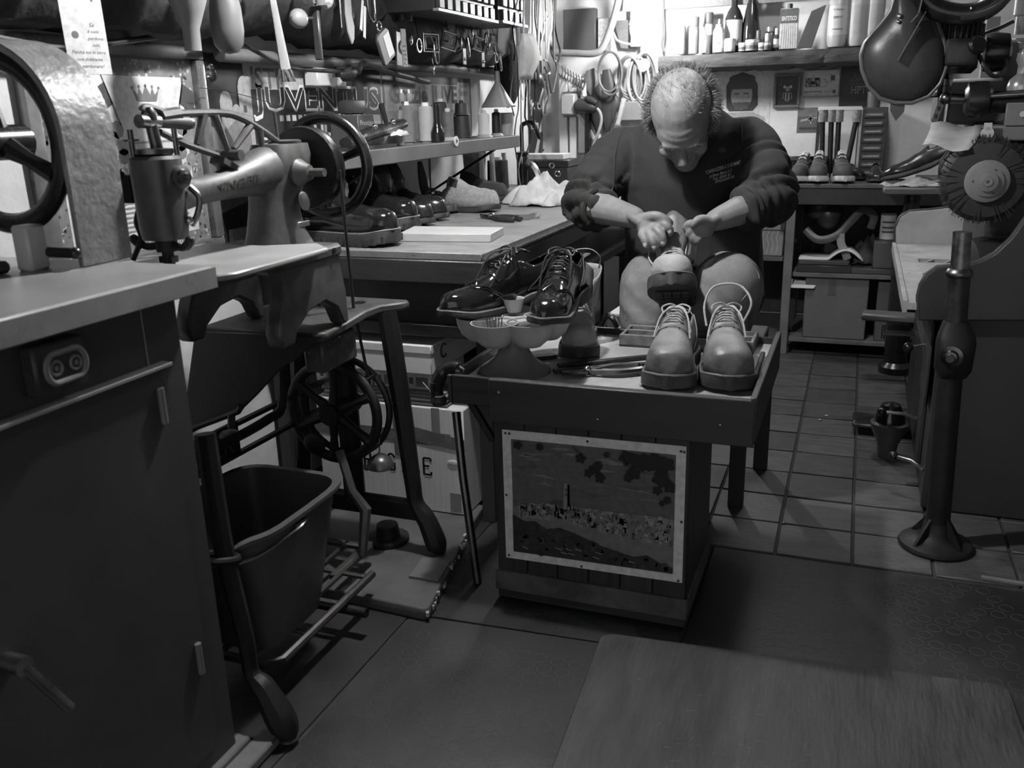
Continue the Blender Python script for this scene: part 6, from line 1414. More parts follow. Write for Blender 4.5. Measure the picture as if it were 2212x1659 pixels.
one(MB().ell((-.17, 4.62, .70), (.07, .09, .07)).ell((-.12, 4.6, .66), (.06, .07, .07)), 'leather_bag', M['leather'], 'dark leather bag pushed into the middle shelf bay', 'bag')
one(crumple((.07, 4.62, .436), .09, .10, .11, 12, 16), 'dark_cloth', gray(.035, .8), 'dark folded cloth heap beside the magazine', 'cloth', sol=.003, ang=70)
t = thing('glue_tin', 'upright glue tin with a white label on a metal box', 'tin', (.145, 4.55, .556)); c = Vector((.145, 4.55, .556))
MB().lathe([(.0, 0), (.034, 0), (.035, .004), (.035, .12), (.03, .125)], c, n=20).build('tin_body', gray(.1, .3), t)
n_ = 12; rows = [[c+Vector((math.sin(-1.3+2.6*j/n_)*.0355, -math.cos(-1.3+2.6*j/n_)*.0355, zz)) for j in range(n_+1)] for zz in (.005, .115)]; MB().grid(rows).build('label_sheet', gray(.5, .5), t)
for zz in (.035, .055, .08): rows = [[c+Vector((math.sin(-.8+1.6*j/6)*.0362, -math.cos(-.8+1.6*j/6)*.0362, z2)) for j in range(7)] for z2 in (zz, zz+.008)]; MB().grid(rows).build('label_line', gray(.06), t)
one(MB().b2((.09, CY+.03, .433), (.22, 4.65, .555)), 'metal_box', gray(.09, .4), 'dark metal box under the glue tin', 'box', bev=.004)
t = thing('tin_box', 'decorated metal tin beside the shelf post', 'tin', (-.37, 4.5, .475)); MB().b2((-.435, CY+.03, .476), (-.315, 4.62, .60)).build('tin_body', gray(.25, .35), t, bev=.004); MB().b2((-.435, CY+.025, .60), (-.31, 4.625, .625)).build('lid', gray(.3, .3, .3), t, bev=.004)
for k in range(4): MB().tube(curve([(-.41+.022*k, CY+.028, .485), (-.405+.022*k, CY+.027, .53), (-.412+.022*k, CY+.027, .56), (-.403+.022*k, CY+.028, .595)], 4), .003, 5).build('pattern_stroke', gray(.45), t)
one(MB().b2((-1.12, CY+.03, .477), (-.98, 4.62, .60)), 'grey_box', gray(.10, .45), 'grey box on the counter shelf left of the man', 'box', bev=.004)
one(crumple((-.92, 4.55, .476), .10, .08, .05, 15, 14), 'paper_heap', gray(.35, .6), 'crumpled pale paper on the counter shelf left of the man', 'paper', sol=.002)
# on the counter: shoes
yaw = PI
lowshoe('sneaker', 'dark sneaker with a thick white sole beside the man', toe_at(Vector((PY(1722, 384, 4.47).x, 4.47, CZ)), PI-.15), (0, 0, PI-.15), 'shoes on the back counter', 'sneaker', 1.15, cat='sneaker')
lowshoe('canvas_shoe', 'dark canvas lace shoe, beside the white soled sneaker', toe_at(Vector((PY(1766, 386, 4.47).x, 4.47, CZ)), PI), (0, 0, PI), 'shoes on the back counter', 'sneaker', 1.2, cat='shoe')
lowshoe('canvas_shoe', 'dark canvas lace shoe, beside the black sandal', toe_at(Vector((PY(1822, 386, 4.47).x, 4.47, CZ)), PI+.1), (0, 0, PI+.1), 'shoes on the back counter', 'sneaker', 1.2, cat='shoe')
lowshoe('loafer', 'black slip on shoe at the end of the counter', toe_at(Vector((PY(1897, 386, 4.47).x, 4.47, CZ)), PI+.05, .26), (0, 0, PI+.05), 'shoes on the back counter', 'loafer', .9, cat='shoe')
lowshoe('loafer', 'black slip on shoe half behind the canvas pair', toe_at(Vector((PY(1856, 386, 4.6).x, 4.56, CZ)), PI+.25, .29), (0, 0, PI+.3), 'shoes on the back counter', 'loafer', .9, cat='shoe')
one(MB().b2((-.36, 4.80, CZ), (-.12, 4.98, CZ+.085)), 'dark_box', gray(.03, .5), 'low dark box on the counter against the wall', 'box', bev=.004)
one(MB().bar((-.36, 4.78, CZ+.096), (-.14, 4.82, CZ+.096), .02, .02), 'metal_rod', M['steel'], 'pale rod lying on the low dark box', 'rod')
# hammer rack
rk = thing('hammer_rack', 'wooden rack holding four hammers against the back wall', 'rack', (-.1, 4.85, CZ)); xa = PY(1768, 240, 4.85).x; xb = PY(1862, 240, 4.85).x; zt_ = PY(1800, 236, 4.85).z
MB().b2((xa, 4.80, zt_-.008), (xb, 4.86, zt_+.012)).build('rack_bar', M['lightwood'], rk, bev=.002)
for x in (xa+.005, xb-.005): MB().b2((x-.008, 4.84, CZ), (x+.008, 4.86, zt_)).build('rack_post', M['dark'], rk)
for i, (x, x2) in enumerate(((1777, 1777), (1796, 1794), (1812, 1808), (1850, 1828))):
    a = PY(x, 258, 4.79); b = PY(x2, 345, 4.77); b.z = max(b.z, CZ+.12)
    t = thing('shoe_hammer', ['shoe hammer with cork head at the rack end by the man', 'second shoe hammer in the rack', 'third shoe hammer in the rack', 'tilted shoe hammer beside the little drawers'][i], 'hammer', b, group='hammers in the rack')
    MB().tube([a, b-Vector((0, 0, .1))], .013, 10).build('handle', M['black'], t); MB().cyl(a-Vector((0, 0, .012)), a+Vector((0, 0, .045)), .021).build('head', mat('cork', .2, .7, var=.6, scale=60), t)
# small drawer stack
xa = PY(1868, 235, 4.80).x; xb = PY(1912, 235, 4.80).x; zt_ = PY(1890, 232, 4.80).z
ds = thing('drawer_stack', 'tall stack of eight little drawers beside the hammer rack', 'drawers', ((xa+xb)/2, 4.85, CZ))
MB().b2((xa-.015, 4.80, CZ), (xb+.015, 4.98, zt_)).build('cabinet', gray(.05, .5), ds, bev=.003)
hh = (zt_-CZ-.02)/8
for k in range(8):
    d_ = MB().b2((xa, 4.793, CZ+.012+hh*k), (xb, 4.802, CZ+hh*(k+1)-.004)).build('drawer', gray(.09, .3), ds, bev=.002); MB().b2((xa+.01, 4.788, CZ+hh*(k+.55)), (xb-.01, 4.794, CZ+hh*(k+.75))).build('label_holder', gray(.3, .3, .3), d_)
MB().b2((xa-.02, 4.796, CZ), (xa-.008, 4.81, zt_)).build('edge_strip', M['lightwood'], ds)
c = Vector(((xa+xb)/2-.01, 4.86, zt_)); one(MB().lathe([(.0, 0), (.026, 0), (.028, .07), (.024, .075)], c, n=16), 'small_pot', gray(.1, .5), 'small dark pot standing on the drawer stack', 'pot')
# ================================================================ SHOE FINISHING MACHINE
fm = thing('finishing_machine', 'large grey shoe finishing machine with brush wheels and dust tray', 'machine', (.6, 3.3, 0))
FX, FY, FE, FZ = .255, 2.70, 3.88, .635
gp = mat('machine_panel', .028, .5, var=.15, scale=4)
MB().b2((FX, FY+.03, .0), (1.15, FE, FZ-.02)).build('body', gp, fm, bev=.006)
MB().b2((FX-.004, FY+.02, .015), (FX+.01, FY+.05, FZ-.03)).build('corner_post', M['dark'], fm)
dr = MB().b2((FX-.012, 2.92, .06), (FX, 3.55, .40)).build('door', gp, fm, bev=.003)
MB().b2((FX-.016, 2.90, .40), (FX, 3.57, .412)).build('door_lip', gray(.16, .4), dr)
dr2 = MB().b2((FX-.02, 2.80, .30), (FX-.012, 3.05, .56)).build('door', gp, fm, bev=.003)
def lever(p, q, r_, name='lever'):
    o = MB().tube([p, p+(q-p)*.4+Vector((0, 0, .01)), q], .006, 8).build(name, M['steel'], fm); MB().ell(q, .016).build('ball_knob', M['black'], o); return o
lever(Vector((FX, 2.80, .10)), PY(1930, 985, 2.86), .016); lever(Vector((FX, 3.10, .16)), PY(1905, 890, 3.10), .016); lever(Vector((FX, 2.98, .44)), PY(1962, 750, 2.97), .014)
tp_ = PY(1908, 718, 3.55); MB().tube([Vector((FX, 3.55, tp_.z)), tp_], .010, 8).cyl(tp_+Vector((0, 0, -.025)), tp_+Vector((0, 0, .03)), .007).build('valve_tap', M['chrome'], fm)
# dust tray and its curved sides
hl = mat('tray_paint', .34, .45, var=.3, scale=12, speck=.33, speckv=.06, speckscale=25)
tray = []; TX = .15
mb = MB()
def traybox(x0, x1, y0, y1): mb.b2((x0, y0, FZ-.02), (x1, y1, FZ))
slots = [(FY+.20, FY+.27), (FY+.42, FY+.50), (FY+.72, FY+.80)]
ys = [FY] + [v for s_ in slots for v in s_] + [FE-.02]
for i in range(0, len(ys), 2): traybox(TX+.0, .95, ys[i], ys[i+1])
for s_ in slots: traybox(TX, TX+.07, *s_); traybox(.47, .95, *s_)
mb.build('tray_top', hl, fm)
for s_ in slots:
    gr = MB().b2((TX+.07, s_[0], FZ-.019), (.47, s_[1], FZ-.016)).build('grate_floor', mat('leather_dust', .12, .9, var=.9, scale=60), fm)
    for k in range(6): MB().bar((TX+.085+.06*k, s_[0], FZ-.006), (TX+.12+.06*k, s_[1], FZ-.006), .006, .008).build('grate_bar', hl, gr)
MB().bar((TX, FY, FZ-.012), (TX, FE-.02, FZ-.012), .012, .034).build('tray_edge', hl, fm)
near = [PY(x, y, FY) for x, y in ((1985, 692), (1984, 640), (1990, 615), (2003, 592), (2025, 578), (2075, 574), (2115, 566), (2150, 548), (2185, 515), (2225, 460), (2260, 400), (2260, 692))]
MB().prism([(q.x, q.z) for q in near], (0, FY-.004, 0), (1, 0, 0), (0, 0, 1), (0, .016, 0)).build('side_panel', gp, fm, bev=.003)
MB().tube([Vector((q.x, FY+.004, q.z)) for q in near[:11]], .007, 8).build('side_panel_edge', M['dark'], fm)
far = [PY(x, y, FE) for x, y in ((1934, 530), (1934, 492), (1945, 468), (1965, 456), (2010, 453), (2055, 447), (2085, 436), (2140, 400), (2140, 540))]
MB().prism([(q.x, q.z) for q in far], (0, FE-.012, 0), (1, 0, 0), (0, 0, 1), (0, .012, 0)).build('side_panel', mat('splash_paint', .36, .45, var=.15, scale=10, speck=.3, speckv=.05, speckscale=14), fm, bev=.003)
MB().tube([Vector((q.x, FE-.004, q.z)) for q in far[:8]], .007, 8).build('side_panel_edge', M['dark'], fm)
# axle with brush and discs
ax = Vector((.324, 2.80, .964))
MB().cyl(ax+Vector((0, -.02, 0)), Vector((.324, 3.75, .964)), .016).build('axle', M['steel'], fm)
br = thing_b = MB().lathe([(.06, 0), (.098, .006), (.112, .03), (.112, .07), (.098, .09), (.06, .095)], ax+Vector((0, -.03, 0)), (0, 1, 0), 40).build('brush_wheel', M['bristle'], fm)
mb = MB(); rng = random.Random(14)
for i in range(420):
    a = rng.uniform(0, 2*PI); y = rng.uniform(-.028, .065); d = Vector((math.cos(a), 0, math.sin(a)))
    mb.tube([ax+d*.055+Vector((0, y-.004, 0)), ax+d*rng.uniform(.108, .122)+Vector((0, y+rng.uniform(-.006, .006), 0))], .0011, 3)
mb.build('bristles', M['bristle'], br, kind='stuff')
MB().lathe([(.056, 0), (.056, .006), (.050, .008), (.040, .009), (.040, .014), (.026, .016), (.026, .022), (.013, .024), (.012, .026), (.004, .026), (.004, .018)], ax+Vector((0, -.034, 0)), (0, -1, 0), 32).build('hub_plate', gray(.2, .5, .3), br)
for k in range(3): a = R(60+120*k); MB().cyl(ax+Vector((.033*math.cos(a), -.049, .033*math.sin(a))), ax+Vector((.033*math.cos(a), -.0455, .033*math.sin(a))), .004).build('bolt', M['dark'], br)
for i, (y, r_, w_, m_) in enumerate(((2.93, .075, .03, gray(.35, .5)), (3.02, .085, .025, M['blackmatt']), (3.10, .085, .02, M['darksteel']), (3.17, .088, .02, M['sole']), (3.24, .088, .02, M['darksteel']))):
    MB().lathe([(.02, 0), (r_*.95, 0), (r_, .004), (r_, w_-.004), (r_*.95, w_), (.02, w_)], (.324, y, .964), (0, 1, 0), 32).build('polishing_disc', m_, fm)
MB().b2((.36, 2.98, .64), (.62, 3.6, .93)).build('motor_housing', M['dark'], fm, bev=.03, seg=3)
MB().lathe([(.05, 0), (.075, .01), (.08, .05), (.08, .16), (.06, .18)], (.30, 2.86, .72), (.9, .35, .0), 20).build('dust_bag_collar', mat('bag_cloth', .03, .4, var=.4), fm)
# hood and upper structure
MB().b2((.38, 3.02, .93), (1.1, 3.75, 1.06)).build('hood', M['dark'], fm, bev=.01)
MB().b2((.30, 2.86, 1.065), (1.1, 3.5, 1.105)).build('upper_bench', gray(.14, .5), fm, bev=.004)
MB().b2((.36, 2.855, 1.105), (1.1, 2.87, 1.165)).build('front_rail', gray(.16, .45), fm, bev=.002)
for x in (.42, .45): MB().cyl((x-.02, 2.852, 1.135), (x-.02, 2.848, 1.135), .008).build('rail_screw', M['steel'], fm)
MB().prism([(.335, 1.105), (.44, 1.105), (.40, 1.335), (.365, 1.335)], (0, 3.10, 0), (1, 0, 0), (0, 0, 1), (0, .12, 0)).build('column', gray(.13, .5), fm, bev=.006)
MB().b2((.20, 3.05, 1.105), (.60, 3.30, 1.235)).build('gear_case', gray(.10, .5), fm, bev=.01)
sh_ = [[PY(x0+(x1-x0)*j/6, y0+(y1-y0)*j/6, 2.85-.03*k)+Vector((0, 0, .006*math.sin(j*1.2))) for j in range(7)] for k, (x0, y0, x1, y1) in enumerate(((2012, 265, 2122, 272), (2008, 282, 2116, 292), (2000, 300, 2106, 312), (1993, 312, 2092, 327)))]
one(MB().grid(sh_), 'leather_sheet', mat('pale_leather', .42, .6, var=.2, scale=8, stretch=(1, 1, 6)), 'pale leather sheet clipped above the polishing discs', 'leather', sol=.002, ang=70)
c = PY(2132, 288, 2.84); t = thing('wall_clip', 'small metal clip plate with a hole beside the leather sheet', 'clip', c); MB().lathe([(.017, 0), (.017, .004), (.006, .004)], c, (0, -1, 0), 16).box(c+Vector((0, -.002, .018)), (.02, .004, .02)).build('plate', M['steel'], t)
# ---------------------------------------------------------------- motor with spindle above
mt = thing('spindle_motor', 'dark finned electric motor with capacitor and downward spindle', 'motor', (.23, 2.98, 1.17))
c = PY(2062, 100, 2.98)
MB().lathe([(.05, -.075), (.065, -.06), (.066, .055), (.07, .06), (.07, .085), (.05, .095)], c, n=28).build('motor_body', M['black'], mt)
for k in range(15): a = R(180+12*k); MB().box(c+Vector((.068*math.cos(a), .068*math.sin(a), .03)), (.012, .003, .05), (0, 0, a)).build('fin', M['dark'], mt)
MB().box(c+Vector((.012, -.075, -.02)), (.085, .04, .075)).build('terminal_box', M['black'], mt, bev=.012, seg=2)
MB().lathe([(.0, 0), (.023, 0), (.024, .006), (.023, .075), (.018, .08)], PY(1998, 131, 2.95), n=18).build('capacitor', gray(.4, .4), mt)
MB().lathe([(.004, .08), (.006, .085), (.005, .10)], PY(1998, 131, 2.95), n=10).cyl(PY(1998, 146, 2.95), PY(1998, 131, 2.95), .010).build('capacitor_stud', gray(.4, .4), mt)
q = PY(2036, 210, 2.98); MB().lathe([(.034, 0), (.036, .004), (.02, .014), (.018, .03), (.014, .032), (.014, .05), (.01, .055), (.009, .10)], q, n=24).build('spindle', M['darksteel'], mt)
MB().tube(curve([c+Vector(v) for v in ((.06, -.06, -.03), (.075, -.08, -.06), (.10, -.07, -.085), (.13, -.04, -.075), (.13, 0, -.02))], 5), .006, 8).build('motor_cable', M['plasticdark'], mt)
r0 = PY(2106, 100, 2.90); MB().lathe([(.02, 0), (.026, .01), (.026, .014), (.02, .02)], r0, (.5, -1, .3), 20).build('hose_port', M['black'], mt)
MB().lathe([(.05, 0), (.055, .02), (.05, .06), (.02, .07)], c+Vector((.08, .03, -.02)), (1, 0, 0), 20).build('end_bell', M['black'], mt)
MB().tube([c+Vector((.13, .03, -.02)), (.36, 3.10, 1.28)], .016, 10).build('mount_arm', M['dark'], mt)
# vice-like chuck and tube
vc = thing('clamp_chuck', 'dark round clamp chuck with a steel tube and tee handle', 'chuck', PY(2105, 215, 2.9)); c = PY(2108, 215, 2.90)
MB().lathe([(.03, -.03), (.046, -.02), (.05, .0), (.046, .03), (.03, .04)], c, (1, 0, .05), 26).build('chuck_body', M['black'], vc)
MB().cyl(c+Vector((-.075, 0, .005)), c+Vector((-.03, 0, .002)), .014).ell(c+Vector((-.075, 0, .005)), .018).build('chuck_nose', M['darksteel'], vc)
MB().tube([c+Vector((-.07, -.004, -.01)), c+Vector((-.072, -.01, -.085)), c+Vector((-.078, -.012, -.118))], .006, 8).ell(c+Vector((-.078, -.012, -.12)), (.013, .013, .006)).build('tee_handle', M['darksteel'], vc)
MB().cyl(c+Vector((.03, 0, -.01)), c+Vector((.30, .03, .0)), .03).build('barrel', M['black'], vc); MB().cyl(c+Vector((.03, -.035, .008)), c+Vector((.12, -.03, .012)), .007).build('slide_rod', M['steel'], vc)
# ladder-like punched strip, goblet, bottle, counter drum
t = thing('punched_strip', 'pale punched metal strip leaning behind the chuck', 'strip', PY(2020, 262, 3.0)); a = PY(2018, 262, 3.0); b = PY(2060, 150, 3.0); MB().bar(a, b, .018, .004, up=(0, 1, 0)).build('strip', M['offwhite'], t)
for k in range(6): q = a+(b-a)*(.1+.15*k); MB().box(q+Vector((0, -.0035, 0)), (.008, .001, .012)).build('slot', M['black'], t)
c = PY(2203, 200, 2.95); t = thing('metal_bulb', 'pale bulb shaped metal fitting beside the chuck tube', 'fitting', c); MB().lathe([(.0, -.02), (.03, -.01), (.036, .015), (.03, .035), (.014, .05), (.013, .07), (.02, .085), (.018, .105)], c, n=20).build('globe', gray(.45, .25, .5), t)
c = PY(2178, 110, 3.2); t = thing('counter_drum', 'pale flat drum mechanism with ribbed rim on the machine top', 'gauge', c); MB().lathe([(.0, -.02), (.035, -.02), (.036, .0), (.04, .004), (.04, .02), (.03, .024)], c+Vector((0, 0, .0)), n=22).build('drum', gray(.5, .3), t); MB().b2(c+Vector((-.04, -.01, .024)), c+Vector((.2, .05, .034))).build('drum_plate', M['plasticlight'], t, bev=.003)
MB().b2(c+Vector((-.04, -.03, -.045)), c+Vector((.25, .08, -.02))).build('drum_base', M['dark'], t, bev=.003); MB().b2(c+Vector((.0, .0, -.16)), c+Vector((.2, .06, -.045))).build('drum_pedestal', M['dark'], t)
c = PY(2204, 75, 3.2); t = thing('spray_bottle', 'pale bottle standing on the counter drum', 'bottle', c); MB().lathe([(.0, 0), (.018, .0), (.018, .05), (.026, .055), (.026, .10), (.012, .115)], c, n=16).build('bottle', gray(.35, .35), t)
one(MB().tube(curve([PY(x, y, 3.1) for x, y in ((2190, 45), (2160, 60), (2130, 72), (2124, 88))], 4), .006, 8), 'bent_rod', M['darksteel'], 'bent steel rod above the machine column', 'rod')
one(MB().b2(Vector((PY(2130, 62, 3.4).x, 3.40, 1.106)), PY(2158, 38, 3.45)), 'small_carton', gray(.3, .6), 'small pale carton behind the bent rod', 'box')
# ---------------------------------------------------------------- hanging leather bag and collar
bg = thing('leather_bag', 'big dark teardrop leather bag hanging by straps near the machine', 'bag', PY(1935, 222, 2.9))
pxl = [(1935, 222), (1900, 212), (1875, 185), (1862, 150), (1860, 120), (1868, 92), (1885, 72), (1905, 50), (1924, 25), (1932, 0), (1936, -40), (1985, -40), (2005, 0), (2025, 50), (2042, 100), (2045, 140), (2030, 180), (2005, 208), (1970, 222)]
out = [PY(x, y, 2.9) for x, y in pxl]; cen = PY(1955, 120, 2.9)
rings = []
for k, (s_, dy) in enumerate(((.0, -.045), (.35, -.043), (.65, -.036), (.88, -.022), (.97, -.008), (1., .006), (.97, .02), (.85, .035), (.5, .045), (0, .048))):
    rings.append([cen+(q-cen)*max(s_, .01)+Vector((0, dy, 0)) for q in out])
MB().loft(rings).build('bag_body', M['leather'], bg, sub=1, ang=80)
MB().tube([cen+(q-cen)*1.0+Vector((0, -.004, 0)) for q in out], .006, 8, closed=True).build('seam_roll', gray(.10, .35), bg)
MB().bar(PY(2000, 25, 2.84), PY(1939, 132, 2.84), .004, .024, up=(0, 1, 0)).build('strap', M['leatherlight'], bg, bev=.001)
MB().bar(PY(1998, -30, 2.83), PY(1984, 30, 2.83), .004, .028, up=(0, 1, 0)).build('strap', M['leatherlight'], bg); MB().bar(PY(1984, 30, 2.832), PY(1968, 48, 2.835), .004, .026, up=(0, 1, 0)).build('strap', M['leatherlight'], bg)
for (x, y, r_) in ((1942, 34, .006), (1940, 46, .005)): MB().lathe([(r_, 0), (r_, .003), (r_*.5, .004)], PY(x, y, 2.857), (0, -1, 0), 14).build('rivet', M['chrome'], bg)
MB().prism([(-.018, 0), (0, -.03), (.02, -.005), (.02, .02), (-.018, .02)], PY(1937, 238, 2.9), (1, 0, 0), (0, 0, 1), (0, .006, 0)).build('bottom_tab', M['leather'], bg)
col = thing('horse_collar', 'thick padded black leather horse collar hanging above the motor', 'collar', PY(2090, 40, 2.86))
MB().tube(curve([PY(x, y, 2.86) for x, y in ((1975, -30), (2010, 12), (2050, 28), (2095, 30), (2140, 12), (2175, -25))], 6), [.012]+[.028]*29+[.03], 12).build('collar_roll', M['gloss2'], col)
MB().tube(curve([PY(x, y, 2.83) for x, y in ((2075, 38), (2110, 34), (2150, 18), (2190, -20))], 5), .010, 8).build('collar_welt', M['leather'], col)
MB().ell(PY(2098, 19, 2.83), .004).build('stud', M['chrome'], col)
# ---------------------------------------------------------------- last stand
ls = thing('last_stand', 'cast iron pedestal stand with a steel post for shoe lasts', 'stand', (.278, 2.485, 0)); c = Vector((.278, 2.49, 0))
MB().lathe([(.0, 0), (.094, 0), (.097, .006), (.093, .014), (.06, .022), (.04, .04), (.033, .075)], c, n=36).build('base', M['blackmatt'], ls)
for k in range(4):
    a = R(45+90*k); d = Vector((math.cos(a), math.sin(a), 0)); MB().prism([(.028, .09), (.085, .013), (.028, .013)], c-Vector((-d.y, d.x, 0))*.004, d, (0, 0, 1), Vector((-d.y, d.x, 0))*.008).build('rib', M['blackmatt'], ls)
cc = c+Vector((-.008, 0, 0))
MB().cyl(c+Vector((0, 0, .06)), cc+Vector((-.008, 0, .52)), .031).build('column', M['blackmatt'], ls)
MB().loft([rr_(.268, 2.49, .49, .034, .034), rr_(.267, 2.485, .51, .045, .04), rr_(.267, 2.485, .58, .048, .042), rr_(.266, 2.488, .60, .044, .036), rr_(.262, 2.49, .635, .029, .028)]).build('clamp_head', M['blackmatt'], ls)
MB().lathe([(.026, 0), (.027, .006), (.018, .009), (.015, .02), (.010, .022), (.010, .03)], (.258, 2.445, .553), (-.25, -1, 0), 18).build('clamp_bolt', M['darksteel'], ls)
MB().cyl((.262, 2.49, .62), (.256, 2.49, .752), .027).build('lower_post', mat('worn_iron', .04, .4, .6, var=.6, scale=30), ls)
MB().lathe([(.03, 0), (.032, .003), (.032, .011), (.030, .014), (.028, .018), (.026, .02)], (.256, 2.49, .75), n=24).build('collar_ring', M['darksteel'], ls)
MB().cyl((.256, 2.49, .765), (.252, 2.49, .862), .022, 24).build('steel_post', mat('post_steel', .22, .38, 1., var=.4, scale=40), ls)
# small things on the floor left of the machine
t = thing('foot_treadle', 'low cast foot treadle beside the finishing machine', 'pedal', (.14, 3.4, 0)); MB().b2((.05, 3.35, .025), (.25, 3.50, .04)).build('pedal_plate', M['darksteel'], t, bev=.006); MB().b2((.20, 3.38, 0), (.25, 3.46, .03)).build('pedal_foot', M['blackmatt'], t)
one(MB().bar((.06, 4.05, .30), (.285, 4.03, .30), .10, .03), 'side_step', gray(.1, .5), 'small padded side ledge between carton and machine', 'ledge', bev=.008)
t = thing('jar_lamp', 'round glass vessel with a dark lid on the floor by the machine', 'jar', (.16, 3.15, 0)); MB().lathe([(.0, .0), (.03, .0), (.035, .05), (.06, .11), (.062, .125), (.05, .13)], (.165, 3.15, 0), n=20).build('vessel', gray(.08, .2), t); MB().lathe([(.05, .13), (.048, .15), (.03, .19), (.0, .2)], (.165, 3.15, 0), n=20).build('lid', M['gloss'], t)
one(MB().b2((.30, 3.95, 0), (.34, 4.15, .40)), 'upright_board', gray(.1, .5), 'dark upright board standing beyond the machine', 'board')
# dark bottle-like grinder and anvil table at the end of the counter
t = thing('bench_press', 'dark cylindrical press post beside the glue tin', 'press', (.22, 4.25, 0)); MB().lathe([(.0, 0), (.07, 0), (.07, .03), (.052, .05), (.052, .42), (.056, .44), (.056, .65), (.05, .665), (.042, .67), (.042, .71), (.032, .72), (.032, .80)], (.22, 4.25, 0), n=20).build('post', M['gloss2'], t); MB().b2((.10, 4.12, .80), (.42, 4.36, .83)).build('plate', gray(.08, .5), t, bev=.006)
one(crumple((.24, 4.24, .83), .15, .09, .03, 19, 18), 'cleaning_cloth', mat('grey_cloth', .3, .9, var=.4, scale=40), 'grey folded cloth on the plate of the bench press', 'cloth', sol=.004, ang=70)
lowshoe('slip_on', 'dark glossy slip on shoe lying tilted on the folded cloth', (.43, 4.24, .955), (R(-20), R(6), R(84)), None, 'loafer', 1.2, cat='shoe')
one(MB().b2((.16, 4.55, CZ), (.24, 4.70, CZ+.05)), 'small_carton', M['offwhite'], 'small white carton behind the folded cloth', 'box')
# ================================================================ LOW WORK TABLE
wt = thing('work_table', 'low cobbler work table with tray top on a planked box', 'table', (-.5, 2.1, 0))
TZ = .558
MB().b2((-.868, 1.852, TZ-.02), (-.175, 2.435, TZ)).build('tray_floor', mat('tray_board', .34, .5, var=.35, scale=7, speck=.32, speckv=.06, speckscale=20), wt)
MB().b2((-.872, 1.848, TZ-.045), (-.175, 1.862, .583)).build('rim', M['darkwood'], wt, bev=.002)
MB().b2((-.880, 1.848, TZ-.045), (-.866, 2.44, .583)).build('rim', M['darkwoody'], wt, bev=.002)
MB().b2((-.88, 2.43, TZ-.045), (-.165, 2.444, .575)).build('rim', M['darkwood'], wt, bev=.002)
MB().b2((-.176, 1.835, TZ-.07), (-.162, 2.444, .592)).build('rim', M['darkwoody'], wt, bev=.002)
ap = MB().b2((-.768, 1.832, .482), (-.165, 1.848, .585)).build('apron', mat('apron_board', .036, .5, var=.2, scale=5, stretch=(1, 6, 6)), wt, bev=.002)
for x, z in ((-.742, .555), (-.505, .513), (-.235, .527)): MB().ell((x, 1.831, z), (.004, .002, .004), 8).build('nail', M['steel'], ap)
# planked box
BXL, BXR, BYF, BYB = -.768, -.300, 1.857, 2.20
n_ = 6
for k in range(n_):
    w_ = (BXR-BXL)/n_; MB().b2((BXL+w_*k+.0008, BYF, .075), (BXL+w_*(k+1)-.0008, BYF+.014, .50)).build('plank', M['darkwoodz'], wt, bev=.0015)
for k in range(4):
    w_ = (BYB-BYF-.014)/4; MB().b2((BXR-.014, BYF+.014+w_*k+.0008, .075), (BXR, BYF+.014+w_*(k+1)-.0008, .50)).build('plank', M['darkwoodz'], wt, bev=.0015)
    MB().b2((BXL, BYF+.014+w_*k+.0008, .075), (BXL+.014, BYF+.014+w_*(k+1)-.0008, .50)).build('plank', M['darkwoodz'], wt, bev=.0015)
MB().b2((BXL+.01, BYB-.014, .03), (BXR-.01, BYB, .50)).build('back_board', M['darkwoodz'], wt)
MB().b2((BXL-.006, BYF-.008, .028), (BXR+.006, BYF+.012, .082)).build('skirting', mat('worn_skirting', .075, .7, var=.6, scale=14, bump=.4), wt, bev=.003)
MB().b2((BXR-.008, BYF, .028), (BXR+.006, BYB, .082)).build('skirting', mat('worn_skirting', .075), wt, bev=.003)
MB().b2((BXL-.004, BYF+.004, 0), (BXR+.002, BYF+.04, .03)).build('runner', M['darkwood'], wt, bev=.004)
MB().b2((BXL-.004, BYB-.04, 0), (BXR+.002, BYB-.004, .03)).build('runner', M['darkwood'], wt, bev=.004)
MB().tube([(-.865, 1.90, .535), (-.775, 1.87, .42)], .010, 6).build('brace', M['blackmatt'], wt)
# town picture pinned to the box front
W_, H_ = .437, .338
p = Print(W_, H_, .68); m_ = .022; pw, ph = W_-2*m_, H_-2*m_; rng = random.Random(77)
p.rect(m_, m_, pw, ph, .11); p.up()
def q_(x, y): return (m_+x*pw, m_+y*ph)
for k in range(40):      # cloud streaks
    x = rng.uniform(0, .8); y = rng.uniform(.56, .97); l = rng.uniform(.1, .2); d_ = rng.uniform(-.02, .02)
    p.poly([q_(x, y), q_(x+l*.5, y-.012), q_(x+l, y+d_), q_(x+l*.5, y+.016)], rng.choice((.085, .14, .17, .10, .2)))
    if k % 8 == 7: p.up()
p.up()
base = [(0, .40), (.06, .43), (.14, .46), (.25, .47), (.33, .49), (.45, .47), (.6, .465), (.75, .47), (.88, .47), (1, .46)]
cl_ = [(0, .33), (.1, .27), (.2, .24), (.35, .22), (.5, .18), (.65, .12), (.8, .08), (.92, .05), (1, .04)]
p.poly([q_(*b) for b in base]+[q_(*b) for b in cl_[::-1]], .17); p.up()
